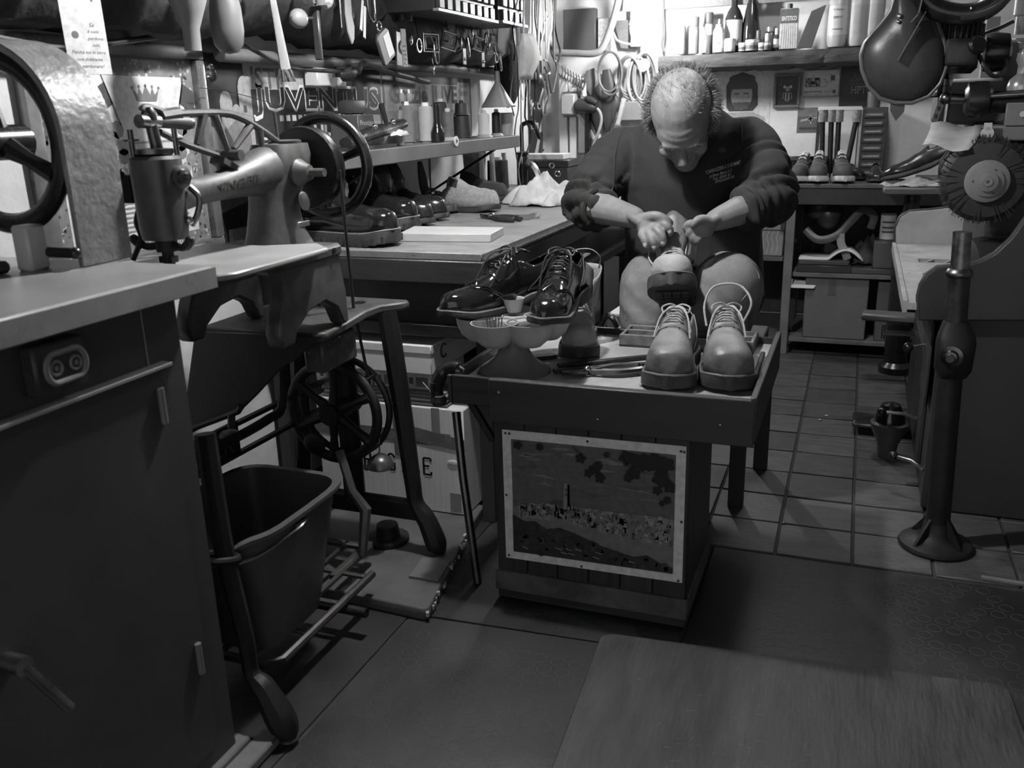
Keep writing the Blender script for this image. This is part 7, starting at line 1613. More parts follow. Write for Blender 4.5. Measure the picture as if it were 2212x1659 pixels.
for k in range(260):
    x = rng.uniform(.03, .98); top = lerp(base, x); bot = lerp(cl_, x)
    y = bot+(top-bot)*rng.uniform(.35, 1.0)**.7; ww = rng.uniform(.010, .035); hh_ = rng.uniform(.015, .05)
    ww = min(ww, 1-x); p.poly([q_(x, y-hh_), q_(x+ww, y-hh_), q_(x+ww, y+.012), q_(x, y+.012)], rng.choice((.09, .14, .2, .26, .3, .22)))
    if k % 52 == 51: p.up()
p.up()
for k in range(240):
    x = rng.uniform(.05, .97); y = lerp(cl_, x)+(lerp(base, x)-lerp(cl_, x))*rng.uniform(.45, .95); p.rect(*q_(x, y), .0018, .0035, .03)
p.poly([q_(.33, .47), q_(.37, .47), q_(.368, .66), q_(.362, .67), q_(.34, .67), q_(.335, .65)], .24).poly([q_(.355, .47), q_(.37, .47), q_(.368, .66), q_(.357, .665)], .1)
p.poly([q_(.24, .47), q_(.33, .47), q_(.33, .51), q_(.25, .505)], .07); p.up(); p.rect(*q_(.345, .56), .003, .008, .04).rect(*q_(.345, .60), .003, .008, .04)
tr_ = [(0, .34), (.08, .29), (.15, .30), (.22, .24), (.3, .27), (.4, .24), (.48, .20), (.56, .16), (.66, .13), (.76, .10), (.85, .13), (.93, .07), (1, .05)]
p.poly([q_(0, 0), q_(1, 0)]+[q_(*b) for b in tr_[::-1]], .028); p.up()
for k in range(150):
    x = rng.uniform(.03, .97); y = rng.uniform(.02, max(.03, lerp(tr_, x)-.01)); p.circ(*q_(x, y), rng.uniform(.004, .010), rng.choice((.018, .03, .045, .035)), 7)
    if k % 30 == 29: p.up()
p.up()
for k in range(9): x = rng.uniform(.05, .9); y = rng.uniform(.05, .12); p.line(q_(x, y), q_(x+.04, y-.01), .002, .3)
for (x, y, r_) in ((.44, .90, .035), (.53, .82, .04), (.49, .78, .03), (.56, .75, .035), (.55, .86, .025), (.72, .94, .05), (.80, .92, .06), (.88, .93, .07), (.95, .92, .05), (.76, .82, .045), (.92, .80, .055), (.97, .74, .04), (.90, .70, .03), (.73, .78, .03), (.05, .965, .03), (.19, .965, .025), (.6, .955, .02), (.96, .63, .025), (.93, .60, .02)):
    pts = []
    for k in range(22):
        a = 2*PI*k/22+r_*40; rq = r_*(.66+.38*abs(math.cos(2.5*(a-r_*40)))**1.5); pts.append((min(max(x+rq*math.cos(a), 0), 1), min(max(y+rq*1.3*math.sin(a), 0), 1)))
    p.poly([q_(*b) for b in pts], .008); p.up()
p.line(q_(.40, 1), q_(.46, .9), .002, .01).line(q_(.68, .97), q_(.75, .85), .002, .01)
O_ = Vector((-.745, BYF-.0008, .118))
tpic = p.build('town_picture', None, O_, (1, 0, .012), (-.002, 0, 1), .0012, label='black and white photograph of a hilltop town pinned to the box', cat='picture')
for (x, y) in ((.008, .33), (.018, .33), (.21, .331), (.425, .331), (.432, .33), (.006, .17), (.431, .16), (.008, .008), (.195, .008), (.428, .01)):
    mbp = MB(True); mbp.ell((x, -.0026, y), (.0032, .0015, .0032), 8); mbp.build('pin', M['dark'], tpic)
# ---------------------------------------------------------------- divided bowl on a stem
ck = thing('divided_bowl', 'pale divided serving bowl on a flared stem full of tacks', 'bowl', (-.765, 2.0, TZ)); cx_, cy_ = -.765, 2.0
MB().lathe([(.0, 0), (.092, 0), (.09, .006), (.07, .018), (.05, .035), (.036, .06), (.030, .085), (.028, .095), (.0, .098)], (cx_, cy_, TZ), n=32).build('stem', mat('stem_plastic', .16, .45, var=.2), ck)
for k in range(6):
    a = R(60*k+18); c = Vector((cx_+.083*math.cos(a), cy_+.083*math.sin(a), TZ+.128))
    mb = MB(); prof = [(.003, -.048), (.028, -.044), (.046, -.028), (.056, -.004), (.058, .014), (.0555, .014), (.053, -.004), (.043, -.025), (.026, -.04), (.003, -.043)]
    mb.lathe(prof, c, n=22); mb.build('bowl_lobe', mat('bowl_plastic', .40, .4, var=.08), ck)
MB().lathe([(.003, -.05), (.05, -.04), (.06, .0), (.055, .012)], (cx_, cy_, TZ+.126), n=20).build('bowl_centre', mat('bowl_plastic', .4), ck)
cn = Vector((cx_+.083*math.cos(R(258)), cy_+.083*math.sin(R(258)), TZ+.12))
for k in range(6): MB().tube([cn+Vector((-.012+.006*k, -.01, -.02)), cn+Vector((-.02+.008*k, .0, .035))], .0018, 5).build('nail', M['steel'], ck)
cu = thing('small_cup', 'small pale cup of tacks between the two polished brogues', 'cup', (-.775, 2.03, TZ+.145)); MB().lathe([(.0, 0), (.018, 0), (.026, .032), (.0275, .034), (.024, .032), (.016, .006), (0, .006)], cu.location, n=20).build('cup_wall', mat('cup_card', .4, .5), cu); MB().lathe([(.0, .024), (.022, .026)], cu.location, n=14).build('tacks', gray(.1, .4, .5, .9), cu)
SH = 1.1
dA = R(146); lowshoe('brogue_shoe', 'polished black brogue pointing sideways off the divided bowl', toe_at(Vector((PY(950, 690, 1.90).x, 1.90, TZ+.143)), dA, .315*SH), (0, 0, dA), 'polished brogues', 'brogue', SH)
dB = PI+R(3); lowshoe('brogue_shoe', 'polished black brogue pointing forward on the divided bowl', toe_at(Vector((PY(1168, 712, 1.875).x, 1.875, TZ+.143)), dB, .315*SH), (0, 0, dB), 'polished brogues', 'brogue', SH)
# ---------------------------------------------------------------- pale work boots (one on the table, one in the hands)
def workboot(name, label, loc, rot, scale=1.18, tall=1., cat='boot'):
    r_ = thing(name, label, cat, loc, rot, 'pale nubuck work boots', scale)
    s = Shoe(.30, False, ts=.030, wide=1.28, open_=(.04, .52), uo=.42, h=[(0, .10), (.1, .115), (.25, .125), (.38, .118), (.5, .098), (.62, .078), (.76, .068), (.88, .060), (.95, .05), (1, .024)])
    s.upper().build('upper', M['suede2'], r_, sol=.0035, ang=80); s.sole().build('sole', M['sole'], r_)
    # shaft: two open flaps and a back
    n = 20; rows = []
    for i in range(9):
        k = i/8; z = .09+.115*k; row = []
        for j in range(n+1):
            a = R(-62-236*j/n) if 0 else R(62)+R(236)*j/n      # opening faces +Y
            rx = .040+.006*k+.012*k*abs(math.sin(a-PI/2)); ry = .070-.006*k
            row.append(Vector((s.cx(.2)+rx*math.cos(a+PI/2-PI/2)*1.0, .082+ry*math.sin(a), z+.012*math.sin(a)*k+s.ts)))
        rows.append(row)
    rows = [[Vector((s.cx(.2)+(.041+.010*(i/8))*math.sin(R(118)*(-1+2*j/n)*1.0+PI)*1.0, .078-.066*math.cos(R(126)*(-1+2*j/n)+PI)*-1*1.0, s.ts+.085+.12*i/8+.012*math.cos(R(126)*(-1+2*j/n))*-1*(i/8))) for j in range(n+1)] for i in range(9)]
    rows = [[Vector((s.cx(.2)+(.048+.014*(i/8))*math.sin(b), .082-.070*math.cos(b), s.ts+.085+(.115-.03*sm(1.4, 2.4, abs(b)))*tall*i/8)) for b in [R(140)*(-1+2*j/n) for j in range(n+1)]] for i in range(9)]
    MB(True).grid(rows).build('shaft', M['suede2'], r_, sol=.0035, ang=80)
    # tongue rising in front
    g = []
    for i in range(9):
        k = i/8; row = []
        for j in range(7):
            u = -1+2*j/6; wdt = lerp([(0, .028), (.5, .040), (.85, .042), (1, .024)], k)
            row.append(Vector((s.cx(.4)+wdt*u, .150-.030*k+.012*(1-u*u)-.0, s.ts+.085+.145*tall*k*(1-.03*u*u)-.012*u*u*k)))
        g.append(row)
    MB(True).grid(g).build('tongue', M['suede'], r_, sol=.004, ang=80)
    s.facing(.40, .60, .14, .62, .003).build('facing', M['suede2'], r_, ang=80)
    for i in range(5):
        t = .44+.035*i; P = [s.S(t+(.01 if q % 2 else 0), u, .006+.004*math.cos(u*5)) for q, u in enumerate((-.36, -.22, -.1, 0, .1, .22, .36))]
        MB(True).tube(curve(P, 2), .0022, 6).build('lace', M['lace'], r_)
    c = s.S(.44, .36, .006)
    MB(True).tube(curve([c, c+Vector((.03, .0, .02)), c+Vector((.035, .03, -.02)), c+Vector((.02, .06, -.05)), s.S(.7, .8, .004)], 5), .0022, 6).build('lace', M['lace'], r_)
    MB(True).tube(curve([s.S(.44, -.36, .006), s.S(.40, -.3, .03), Vector((.0, .14, .15)), Vector((.04, .13, .17))], 5), .0022, 6).build('lace', M['lace'], r_)
    for sg in (-1, 1):
        s.strip([(.40, sg*.62), (.5, sg*.66), (.60, sg*.60), (.64, sg*.3), (.65, 0)], .0012, .003).build('stitching', gray(.2), r_)
        mb = MB(True)
        for i in range(4): mb.ell(s.S(.45+.04*i, sg*.36, .005), (.003, .003, .002), 8)
        mb.build('eyelets', M['brass'], r_, kind='stuff')
    s.welt().build('welt', M['soleedge'], r_)
    mb = MB(True)
    for i in range(9):
        t = .1+.09*i
        for k in (-.6, -.2, .2, .6): mb.box((s.cx(t)+s.hw(t)*k, t*s.L, -.002+s.lift(t)), (.018, .012, .006))
    mb.build('tread_blocks', M['sole'], r_, kind='stuff')
    return r_, s
tb_ = PZ(1249, 780, TZ); rB = PI+R(14)
wb_, s_ = workboot('work_boot', 'pale work boot with loose laces standing behind the divided bowl', toe_at((tb_.x, tb_.y, TZ), rB, .30*.92), (0, 0, rB), .92)
MB(True).tube(curve([(-.05, .05, .22), (-.055, .09, .26), (-.02, .10, .285), (.04, .10, .27), (.055, .10, .21)], 6), .0016, 5).build('lace', M['lace'], wb_)
MB(True).bar((.058, .10, .14), (.062, .085, .285), .03, .006, up=(1, 0, 0)).build('side_flap', M['suede'], wb_, bev=.002)
# ---------------------------------------------------------------- tan work shoes at the front edge
rz = PI+R(4); lowshoe('work_shoe', 'scuffed tan work shoe beside the shears on the tray', toe_at(PZ(1437, 850, TZ), rz, .30*1.1), (0, 0, rz), 'tan work shoes', 'work', 1.1)
rz = PI+R(10); w2, s_ = lowshoe('work_shoe', 'scuffed tan work shoe nearest the tray corner, lace looped high', toe_at(PZ(1574, 853, TZ), rz, .30*1.12), (0, 0, rz), 'tan work shoes', 'work', 1.12)
MB(True).tube(curve([(-.03, .17, .12), (-.045, .16, .16), (-.02, .13, .19), (.03, .12, .185), (.05, .14, .15), (.045, .17, .11)], 6), .0024, 6).build('lace', M['lace'], w2)
# ---------------------------------------------------------------- tools on the tray
pl = pliers('shears', 'dark worn shears lying on the tray before the work shoe', PZ(1268, 812, TZ)+Vector((0, 0, .002)), R(-62), 1.0, M['darksteel'], 'shears')
dv = thing('divider_tray', 'rough wooden compartment tray at the back of the table', 'tray', (-.5, 2.33, TZ)); xa, xb, ya, yb = -.575, -.22, 2.305, 2.425
MB().b2((xa, ya, TZ), (xb, yb, TZ+.006)).build('tray_base', M['dark'], dv)
lw = mat('dusty_wood', .16, .8, var=.5, scale=30, bump=.5)
for y in (ya, (ya+yb)/2, yb-.008): MB().b2((xa, y, TZ+.004), (xb, y+.010, TZ+.034)).build('partition', lw, dv, bev=.002)
for k in range(5): x = xa+(xb-xa-.01)*k/4; MB().b2((x, ya, TZ+.004), (x+.009, yb, TZ+.033)).build('partition', lw, dv, bev=.002)
for i, (x0, y0, x1, y1, w_) in enumerate(((1205, 790, 1430, 768, .018), (1195, 802, 1420, 786, .02), (1135, 775, 1200, 768, .03))):
    a = PZ(x0, y0, TZ+.006); b = PZ(x1, y1, TZ+.006); one(MB().bar(a, b, w_, .010), 'steel_rasp', mat('rasp', .05, .45, .6, var=.6, scale=80), ['long dark rasp lying before the compartment tray', 'second long rasp nearer the shears', 'short broad file behind the bowl stem'][i], 'rasp', 'rasps on the tray', bev=.002)
one(MB().bar((-.195, 2.30, TZ+.008), (-.19, 2.06, TZ+.008), .012, .012), 'marker_pen', gray(.04, .4), 'dark pen lying along the tray rim', 'pen', bev=.003)
one(MB().prism([(0, 0), (.11, .05), (.13, .08), (.02, .05)], (-.845, 1.90, TZ), (1, 0, 0), (0, 1, 0), (0, 0, .004)), 'leather_offcut', gray(.06, .6), 'dark leather offcut at the tray corner by the stem', 'leather')
# hammer-like burnisher hanging on the tray corner
hb = thing('burnisher', 'black hooked burnishing tool with a string bound leather tip', 'tool', PY(948, 880, 1.87))
P = [PY(x, y, 1.87) for x, y in ((1002, 800), (985, 792), (965, 796), (950, 815), (944, 838), (945, 860))]
MB().tube(curve(P, 5), [.006]*4+[.014]*8+[.018]*8+[.016]*5+[.013], 10).build('hook', M['gloss2'], hb)
e = PY(948, 866, 1.87); MB().lathe([(.0, -.012), (.016, -.010), (.021, .002), (.017, .012), (.010, .02), (.012, .045), (.02, .05)], e, (-.05, 0, 1), 16).build('leather_tip', M['leather'], hb)
MB().torus(e+Vector((0, 0, .015)), .0145, .002, (0, 0, 1), 18, 5).build('string', M['paper'], hb)
for k in range(4): MB().tube([e+Vector((-.012, -.006, .016)), e+Vector((-.024-.004*k, -.01, .036+.004*k))], .0009, 4).build('string', M['paper'], hb)
# ================================================================ STOOL
stl = thing('stool', 'dark square wooden stool under the seated man', 'stool', (-.48, 2.75, 0))
MB().b2((-.72, 2.57, .44), (-.24, 3.0, .475)).build('seat', M['darkwood'], stl, bev=.004)
for x, y in ((-.275, 2.59), (-.235, 2.92), (-.70, 2.59), (-.70, 2.92)): MB().bar((x, y, 0), (x, y, .44), .045, .035, up=(0, 1, 0)).build('leg', mat('stool_leg', .02, .5), stl, bev=.002)
MB().b2((-.70, 2.595, .36), (-.275, 2.61, .44)).build('rail', M['darkwood'], stl); MB().b2((-.265, 2.60, .36), (-.25, 2.92, .44)).build('rail', M['darkwood'], stl)
# chrome hook and paper seen left of the knees
one(MB().tube(curve([PY(x, y, 3.0) for x, y in ((1300, 705), (1312, 682), (1326, 690), (1335, 712), (1336, 740))], 5), .012, 8), 'chrome_hook', M['chrome'], 'bright curved tube handle seen beside the knee', 'handle')
one(MB().prism([(0, 0), (.14, .0), (.16, .05), (.02, .06)], (-.30, 4.44, .33), (1, 0, 0), (0, 1, .5), (0, 0, .003)), 'loose_sheet', M['paper'], 'white sheet of paper leaning by the counter post', 'paper')
one(MB().b2((-.86, 3.25, .0), (-.70, 3.5, .42)), 'grey_crate', gray(.09, .5), 'grey crate behind the stool on the left of the knees', 'crate', bev=.004)
one(MB().prism([(0, 0), (.16, 0), (.15, .2), (.01, .2)], (-.86, 3.27, .4205), (1, 0, 0), (0, 1, 0), (0, 0, .004)), 'paper_sheet', M['paper'], 'white sheet lying on the grey crate', 'paper')
# ================================================================ THE SEATED MAN
def blob(mb, voxel, smooth=4, fac=.5):
    me = bpy.data.meshes.new('tmp'); me.from_pydata([tuple(v) for v in mb.v], [], mb.f)
    bm = bmesh.new(); bm.from_mesh(me); bmesh.ops.recalc_face_normals(bm, faces=bm.faces); bm.to_mesh(me); bm.free()
    o = bpy.data.objects.new('tmp', me); COL.objects.link(o)
    r = o.modifiers.new('r', 'REMESH'); r.mode = 'VOXEL'; r.voxel_size = voxel; r.adaptivity = 0
    s = o.modifiers.new('s', 'SMOOTH'); s.factor = fac; s.iterations = smooth
    dg = bpy.context.evaluated_depsgraph_get(); dg.update(); e = o.evaluated_get(dg); m2 = e.to_mesh()
    n = len(m2.vertices); V = np.empty(n*3, dtype=np.float32); m2.vertices.foreach_get('co', V); V = V.reshape(-1, 3).astype(float)
    Nn = np.empty(n*3, dtype=np.float32); m2.vertex_normals.foreach_get('vector', Nn); Nn = Nn.reshape(-1, 3).astype(float)
    F = [tuple(p.vertices) for p in m2.polygons]; e.to_mesh_clear()
    bpy.data.objects.remove(o); bpy.data.meshes.remove(me)
    return V, Nn, F
def part_from(V, F, name, m, parent):
    iv = np.array(WM[parent].inverted()); V2 = V @ iv[:3, :3].T+iv[:3, 3]
    me = bpy.data.meshes.new(name); me.from_pydata(V2.tolist(), [], F); me.polygons.foreach_set('use_smooth', [True]*len(me.polygons)); me.materials.append(m); me.update()
    o = bpy.data.objects.new(name, me); COL.objects.link(o); o.parent = parent; WM[o] = WM[parent]; return o
def limb(mb, pts, rs, n=14, sub=4, sx=1., sy=1., up=None):
    P = curve(pts, sub); k = len(P); m = len(rs)-1; R_ = []
    for i in range(k):
        t = i/(k-1)*m; a = min(int(t), m-1); R_.append(rs[a]+(rs[a+1]-rs[a])*(t-a))
    mb.tube(P, R_, n, sx=sx, sy=sy, up=up)
    mb.ell(P[0], R_[0]*.98, n); mb.ell(P[-1], R_[-1]*.98, n)
def seg_coord(V, a, b):
    a = np.array(a); b = np.array(b); d = b-a; L = np.linalg.norm(d); d = d/L; t = (V-a) @ d
    dist = np.linalg.norm(V-a-np.outer(np.clip(t, 0, L), d), axis=1); return t/L, dist, L
v3 = lambda p: Vector(p)
shL, shR = v3((-.690, 2.80, 1.035)), v3((-.318, 2.80, 1.055))
elL, elR = PY(1268, 442, 2.66), PY(1660, 430, 2.66)
wrL, wrR = PY(1372, 470, 2.50), PY(1545, 476, 2.52)
HC = PY(1474, 252, 2.58)                       # centre of the skull
HT = Matrix.Translation(HC) @ Euler((R(54), R(-4), R(4))).to_matrix().to_4x4() @ Matrix.Scale(1.06, 4)
neck0 = v3((-.495, 2.78, 1.10))
man = thing('person', 'seated man in dark sweatshirt and jeans bent over a work boot', 'person', (-.48, 2.75, 0))
# ---------------- body (skin): one continuous figure, mostly under the clothes
mb = MB()
mb.T = HT
mb.ell((0, .012, .022), (.080, .100, .098), 24); mb.ell((0, -.030, -.055), (.062, .066, .082), 20); mb.ell((0, -.042, .0), (.066, .062, .075), 20)
mb.ell((0, -.065, -.105), (.034, .032, .030), 14); mb.ell((0, -.088, .008), (.052, .018, .014), 14)                     # chin, brow
mb.tube([(0, -.094, .0), (0, -.104, -.025), (0, -.118, -.045)], [.010, .012, .016], 10); mb.ell((0, -.112, -.048), (.019, .014, .012), 12); mb.ell((-.013, -.102, -.05), .010, 10); mb.ell((.013, -.102, -.05), .010, 10)
mb.ell((0, -.088, -.078), (.026, .014, .008), 12); mb.ell((0, -.087, -.09), (.022, .014, .008), 12)
for sg in (-1, 1): mb.ell((sg*.083, .012, -.028), (.010, .022, .034), 12, rot=(R(10), 0, sg*R(-15))); mb.ell((sg*.040, -.070, -.040), (.024, .022, .022), 12)
mb.T = None
hb0 = HT @ v3((0, .045, -.06)); limb(mb, [hb0, (hb0+neck0)/2+v3((0, .02, .0)), neck0, v3((-.49, 2.84, 1.0))], [.060, .062, .068, .08])
limb(mb, [v3((-.48, 2.88, .60)), v3((-.48, 2.88, .80)), v3((-.49, 2.85, 1.0)), neck0], [.13, .13, .13, .07], sx=1.2, sy=.8)
for s_, e_, w_ in ((shL, elL, wrL), (shR, elR, wrR)):
    limb(mb, [v3((-.49, 2.84, 1.02)), s_, (s_+e_)/2, e_], [.07, .058, .052, .046]); limb(mb, [e_, e_+(w_-e_)*.3, e_+(w_-e_)*.7, w_], [.046, .048, .038, .030])
for hx, kx, ax_ in ((-.57, PY(1408, 600, 2.52), v3((-.60, 2.62, .14))), (-.37, PY(1575, 600, 2.52), v3((-.42, 2.62, .14)))):
    limb(mb, [v3((hx, 2.86, .57)), v3((hx, 2.7, .60)), v3((kx[0], 2.56, .61)), v3((kx[0], 2.55, .40)), ax_], [.075, .07, .05, .045, .035])
def finger(base, pts, r): limb(mb, [base]+pts, [r, r*.95, r*.9, r*.75], 10, 3)
# left hand (viewer's left): back of hand to the lens, fingers curling over the boot flap
hl = PY(1402, 488, 2.455); limb(mb, [wrL, (wrL+hl)/2, hl], [.030, .034, .036], 14, 4, sx=1.15, sy=.62, up=(0, .5, 1))
kn = [PY(1430, 482, 2.425), PY(1418, 496, 2.415), PY(1402, 505, 2.415), PY(1386, 506, 2.42)]
tip = [[PY(1442, 488, 2.42), PY(1448, 498, 2.425), PY(1446, 506, 2.44)], [PY(1431, 509, 2.405), PY(1433, 522, 2.41), PY(1430, 528, 2.43)], [PY(1410, 519, 2.40), PY(1414, 531, 2.405), PY(1413, 537, 2.425)], [PY(1392, 518, 2.41), PY(1395, 527, 2.41), PY(1396, 532, 2.43)]]
for k, t_ in zip(kn, tip):
    limb(mb, [hl, k], [.020, .0125], 10, 2); finger(k, t_, .0118)
limb(mb, [PY(1385, 474, 2.45), PY(1415, 466, 2.43), PY(1437, 474, 2.43), PY(1448, 482, 2.44)], [.018, .014, .0125, .010], 10, 3)
# right hand, behind the tongue of the boot
hr = PY(1518, 490, 2.495); limb(mb, [wrR, (wrR+hr)/2, hr], [.030, .034, .035], 14, 4, sx=1.1, sy=.65, up=(0, .5, 1))
for k, (a_, b_, c_) in enumerate((((1492, 480), (1480, 482), (1474, 490)), ((1494, 492), (1484, 498), (1480, 506)), ((1500, 502), (1492, 510), (1489, 518)), ((1507, 508), (1500, 517), (1498, 523)))):
    finger(hr, [PY(a_[0]+6, a_[1]+2, 2.47), PY(b_[0]+6, b_[1]+2, 2.465), PY(c_[0]+6, c_[1]+2, 2.47)], .0115)
limb(mb, [PY(1528, 480, 2.480), PY(1514, 474, 2.460), PY(1504, 478, 2.450), PY(1498, 486, 2.450)], [.017, .0135, .012, .010], 10, 3)
V, Nn, F = blob(mb, .0042, 3)
# face modelling in head space
iv = np.array(HT.inverted()); Lc = V @ iv[:3, :3].T+iv[:3, 3]; up_ = np.array(HT.to_3x3())
disp = np.zeros(len(V))
for sg in (-1, 1):
    d2 = ((Lc[:, 0]-sg*.033)/.018)**2+((Lc[:, 1]+.085)/.03)**2+((Lc[:, 2]+.012)/.012)**2; disp -= .010*np.exp(-d2)
    d2 = ((Lc[:, 0]-sg*.033)/.012)**2+((Lc[:, 1]+.085)/.03)**2+((Lc[:, 2]+.016)/.007)**2; disp += .006*np.exp(-d2)
    d2 = ((Lc[:, 0]-sg*(.035+(-.07-Lc[:, 2])*.2))/.005)**2+((Lc[:, 1]+.085)/.04)**2+((Lc[:, 2]+.07)/.03)**2; disp -= .004*np.exp(-d2)
d2 = (Lc[:, 0]/.026)**2+((Lc[:, 1]+.09)/.03)**2+((Lc[:, 2]+.084)/.0028)**2; disp -= .006*np.exp(-d2)
for zf in (.022, .038, .052):
    d2 = (Lc[:, 0]/.05)**2+((Lc[:, 1]+.085)/.03)**2+((Lc[:, 2]-zf-3*Lc[:, 0]**2)/.0035)**2; disp -= .0007*np.exp(-d2)
V = V+Nn*disp[:, None]
body = part_from(V, F, 'body', M['skin'], man)
# fingernails
for t_ in tip: 
    e_ = t_[1]; MB().ell(e_+v3((0, -.0105, -.001)), (.0058, .0022, .0075), 8).build('fingernail', mat('nail', .42, .3), body)
# ---------------- sweatshirt
mb = MB()
def ring(c, a, b, tilt=0., n=26): return [v3((c[0]+a*math.cos(2*PI*i/n), c[1]+b*math.sin(2*PI*i/n)*math.cos(tilt), c[2]+b*math.sin(2*PI*i/n)*math.sin(tilt))) for i in range(n)]
mb.loft([ring((-.47, 2.87, .545), .205, .165), ring((-.47, 2.86, .60), .225, .185), ring((-.475, 2.86, .72), .215, .18), ring((-.48, 2.85, .86), .215, .17, .05), ring((-.485, 2.83, .97), .225, .16, .1), ring((-.49, 2.82, 1.05), .225, .14, .15), ring((-.495, 2.805, 1.11), .175, .115, .2), ring((-.495, 2.79, 1.15), .115, .09, .25), ring((-.497, 2.775, 1.165), .082, .075, .3)])
for s_, e_, w_, sgn in ((shL, elL, wrL, -1), (shR, elR, wrR, 1)):
    limb(mb, [s_+v3((-sgn*.06, .02, -.02)), s_, (s_+e_)/2+v3((sgn*.012, 0, .008)), e_+v3((sgn*.004, .0, .0))], [.10, .092, .080, .072], 18)
    cu_ = e_+(w_-e_)*(.20 if sgn < 0 else .34); limb(mb, [e_, e_+(cu_-e_)*.5, cu_], [.072, .070, .064], 18)
V, Nn, F = blob(mb, .0075, 5)
disp = np.zeros(len(V)); rng = np.random.RandomState(3)
for s_, e_, w_, sgn in ((shL, elL, wrL, -1), (shR, elR, wrR, 1)):
    t, dist, L = seg_coord(V, s_, e_); wgt = np.clip(1-(dist-.105)/.03, 0, 1)*np.clip((t+.1)/.3, 0, 1)
    d = np.array(e_-s_); d /= np.linalg.norm(d); ang = np.arctan2(V[:, 2]-s_.z-(t*L)*d[2], (V[:, 1]-s_.y-(t*L)*d[1]))
    ph = t*L*2*np.pi/.058+1.9*np.sin(ang*1.0+sgn)+1.6*np.sin(t*9+ang*1.5)+.9*np.sin(ang*3+t*14)
    amp = (.003+.009*np.clip((t-.2)/.7, 0, 1))*(.75+.45*np.sin(ang*1.7+t*5+sgn)); disp += wgt*amp*(np.abs(np.sin(ph/2))*2-1.2)
    t2, dist2, L2 = seg_coord(V, e_, w_); wg2 = np.clip(1-(dist2-.085)/.03, 0, 1)*np.clip(t2/.1, 0, 1)
    disp += wg2*.005*np.sin(t2*L2*2*np.pi/.035+ang*1.5)
tor = np.clip(1-np.abs(V[:, 0]+.485)/.2, 0, 1)
disp += tor*.004*np.sin((V[:, 2]+.4*(V[:, 0]+.485))*70)*np.clip((.85-V[:, 2])/.2, 0, 1)
disp += tor*.005*np.sin((V[:, 0]+.485)*60+8*V[:, 2])*np.clip((V[:, 2]-.95)/.1, 0, 1)
disp += .0035*np.sin(V[:, 0]*31+V[:, 2]*23)*np.sin(V[:, 1]*27-V[:, 2]*17)
V = V+Nn*disp[:, None]
sw_o = part_from(V, F, 'sweatshirt', M['cloth'], man)
from mathutils.bvhtree import BVHTree
bvh = BVHTree.FromPolygons([tuple(p) for p in V], F)
# chest lettering
def chest_text(s, x0, z0, h, w, slope, name='chest_lettering'):
    vs, fs = text_mesh(s, .015); k0 = max(v[0] for v in vs); out = []
    for a, b in vs:
        X = x0+a/k0*w; Z = z0+b/.72*h+slope*(a/k0*w); hit = bvh.ray_cast(v3((X, 2.2, Z)), v3((0, 1, 0)))
        out.append((hit[0]+v3((0, -.0016, 0))) if hit[0] else v3((X, 2.7, Z)))
    m_ = MB(); m_.add(out, fs); m_.build(name, gray(.4, .7), sw_o, recalc=False)
cp = [PY(1521, 378, 2.66), PY(1530, 386, 2.66), PY(1537, 392, 2.66), PY(1542, 398, 2.66)]
for q, (s_, w_, h) in zip(cp, (('"CARROZZERIA E GOMME"', .098, .010), ('di Divino Marco & C.', .062, .008), ('Tel. 0564 61', .048, .008), ('PITIGLIANO GR', .052, .008))): chest_text(s_, q.x, q.z, h, w_, .30)
for s_, e_, sgn in ((shL, elL, -1), (shR, elR, 1)):      # shoulder seams
    a = s_+v3((-sgn*.05, 0, .12)); pts = []
    for k in range(14):
        z = 1.16-.26*k/13; x = s_.x-sgn*(.02-.02*math.sin(k/13*PI)); hit = bvh.ray_cast(v3((x, 2.3, z)), v3((0, 1, 0)))
        if hit[0] is not None and hit[0].y < 2.95: pts.append(hit[0]+v3((0, -.001, 0)))
    if len(pts) > 3: MB().tube(pts, .0022, 5).build('shoulder_seam', M['cloth'], sw_o)
limb_c = [v3((-.497+.080*math.cos(2*PI*i/20), 2.772+.072*math.sin(2*PI*i/20), 1.166+.022*math.sin(2*PI*i/20))) for i in range(20)]
MB().tube(limb_c, .010, 8, closed=True).build('neck_band', M['cloth'], sw_o)
for e_, w_, f_ in ((elL, wrL, .20), (elR, wrR, .34)):
    c = e_+(w_-e_)*(f_+.05); MB().torus(c, .0545, .011, w_-e_, 28, 8).build('cuff', M['cloth'], sw_o)
# ---------------- jeans
mb = MB()
mb.loft([ring((-.475, 2.87, .475), .19, .15), ring((-.475, 2.87, .52), .205, .165), ring((-.475, 2.86, .60), .205, .165), ring((-.475, 2.86, .66), .18, .14)])
KL = PY(1405, 618, 2.535); KR = PY(1572, 618, 2.535)
AL = PY(1400, 735, 2.53); AR = PY(1525, 735, 2.53)
legs = ((v3((-.575, 2.86, .585)), KL, AL, v3((-.60, 2.58, .12))), (v3((-.375, 2.86, .585)), KR, AR, v3((-.44, 2.58, .12))))
for h_, k_, a_, f_ in legs:
    limb(mb, [h_, (h_+k_)/2+v3((0, 0, .01)), k_+v3((0, .02, .0))], [.118, .112, .094], 18); limb(mb, [k_+v3((0, .015, 0)), k_+(a_-k_)*.5, a_, f_], [.094, .086, .080, .070], 18)
V, Nn, F = blob(mb, .008, 4)
disp = np.zeros(len(V))
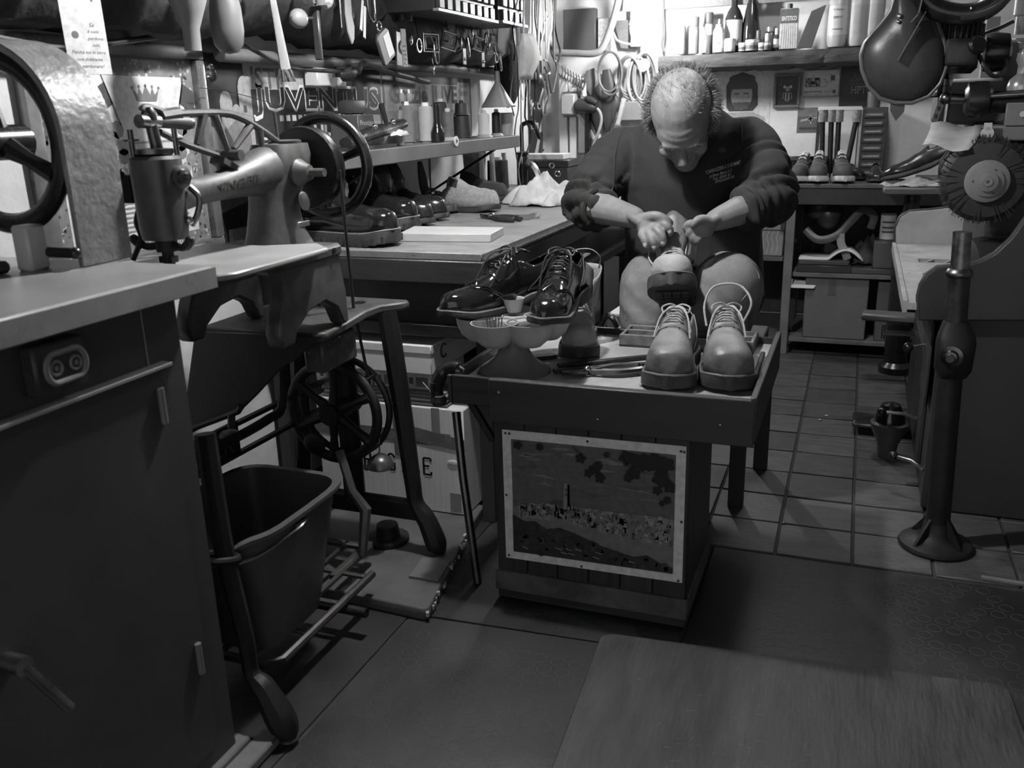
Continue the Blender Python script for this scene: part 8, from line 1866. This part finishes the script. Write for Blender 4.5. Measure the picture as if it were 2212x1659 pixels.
for h_, k_, a_, f_ in legs:
    t, dist, L = seg_coord(V, k_, f_); wgt = np.clip(1-(dist-.1)/.03, 0, 1)*np.clip(t/.1, 0, 1)
    disp += wgt*.004*np.sin(t*L*2*np.pi/.13+9*(V[:, 0]-k_.x)*3+2*np.sin(V[:, 2]*30))
    d2 = np.linalg.norm(V-np.array(k_+v3((.0, -.05, -.06))), axis=1); disp += .003*np.exp(-(d2/.09)**2)*np.sin((V[:, 2]+V[:, 0]*.8)*90)
disp += .003*np.sin(V[:, 0]*40+V[:, 2]*25)*np.sin(V[:, 1]*30)
V = V+Nn*disp[:, None]
je = part_from(V, F, 'jeans', M['denim'], man)
bvj = BVHTree.FromPolygons([tuple(p) for p in V], F)
for pts_px in (((1600, 545), (1622, 570), (1640, 600), (1610, 640), (1585, 668)), ((1345, 600), (1350, 640), (1352, 690))):
    pts = []
    for x, y in pts_px:
        q = PY(x, y, 2.0); d = (PY(x, y, 3.0)-q).normalized(); hit = bvj.ray_cast(q, d)
        if hit[0] is not None: pts.append(hit[0]-d*.001)
    if len(pts) > 2: MB().tube(curve(pts, 4), .0022, 5).build('leg_seam', M['denim'], je)
for fx, lab in ((-.60, 'l'), (-.44, 'r')):
    s = Shoe(.29, False, ts=.02); s_m = Matrix.Translation((fx, 2.66, 0)) @ Matrix.Rotation(PI, 4, 'Z')
    u = s.upper(); u.T = None; m_ = MB(); m_.add([s_m @ v3(p) for p in u.v], u.f); o_ = m_.build('shoe', M['canvas'], man, sol=.003)
    u = s.sole(); m_ = MB(); m_.add([s_m @ v3(p) for p in u.v], u.f); m_.build('shoe_sole', M['sole'], o_)
# ---------------- hair: fringe round a bald crown
mb = MB(); md_ = MB(); rng = random.Random(17)
def strand(mbx, th, ph, l, flat):
    # th: azimuth round the head (0 = back), ph elevation
    n_ = v3((math.sin(th)*math.cos(ph), math.cos(th)*math.cos(ph), math.sin(ph)))
    r0 = v3((.081*n_.x, .012+.101*n_.y, .022+.099*n_.z))
    dn = v3((0, .1, -.35)); dirv = (n_*(1-flat)+dn*.5+v3((rng.uniform(-.4, .4), rng.uniform(-.4, .4), rng.uniform(-.3, .3)))).normalized()
    p1 = r0+dirv*l*.5; p2 = r0+dirv*l+dn*l*.4
    mbx.tube([HT @ r0, HT @ p1, HT @ p2], [.0005, .00045, .0002], 3)
for i in range(8200):
    th = rng.uniform(-R(112), R(112)); ph = rng.uniform(R(-45), R(12) if abs(th) > R(70) else R(24))
    strand(mb if rng.random() < .55 else md_, th, ph, rng.uniform(.012, .030), .35)
for i in range(260):
    th = rng.uniform(-R(160), R(160)); ph = rng.uniform(R(30), R(85)); strand(mb, th, ph, rng.uniform(.006, .014), .3)
ho = mb.build('hair', M['hair'], man, recalc=False, kind='stuff'); md_.build('hair', M['hairdark'], man, recalc=False, kind='stuff')
mb = MB()
for sg in (-1, 1):
    for i in range(70):
        x = sg*rng.uniform(.012, .052); r0 = v3((x, -.103+.9*x*x*6, .012-1.6*(abs(x)-.03)**2*8)); mb.tube([HT @ r0, HT @ (r0+v3((sg*.006, -.006, rng.uniform(-.003, .006))))], [.0007, .0003], 3)
mb.build('eyebrows', M['hairdark'], man, recalc=False, kind='stuff')
# ---------------- the boot in his hands
toe = PY(1447, 600, 2.25); pit = R(22)
rotb = Euler((pit, R(4), PI+R(7)), 'XYZ')
dirb = rotb.to_matrix() @ v3((0, 1, 0))
workboot('work_boot', 'pale work boot held toe forward in the hands of the man', toe-dirb*.30*1.08-rotb.to_matrix() @ v3((0, 0, .03)), rotb, 1.08, .85)
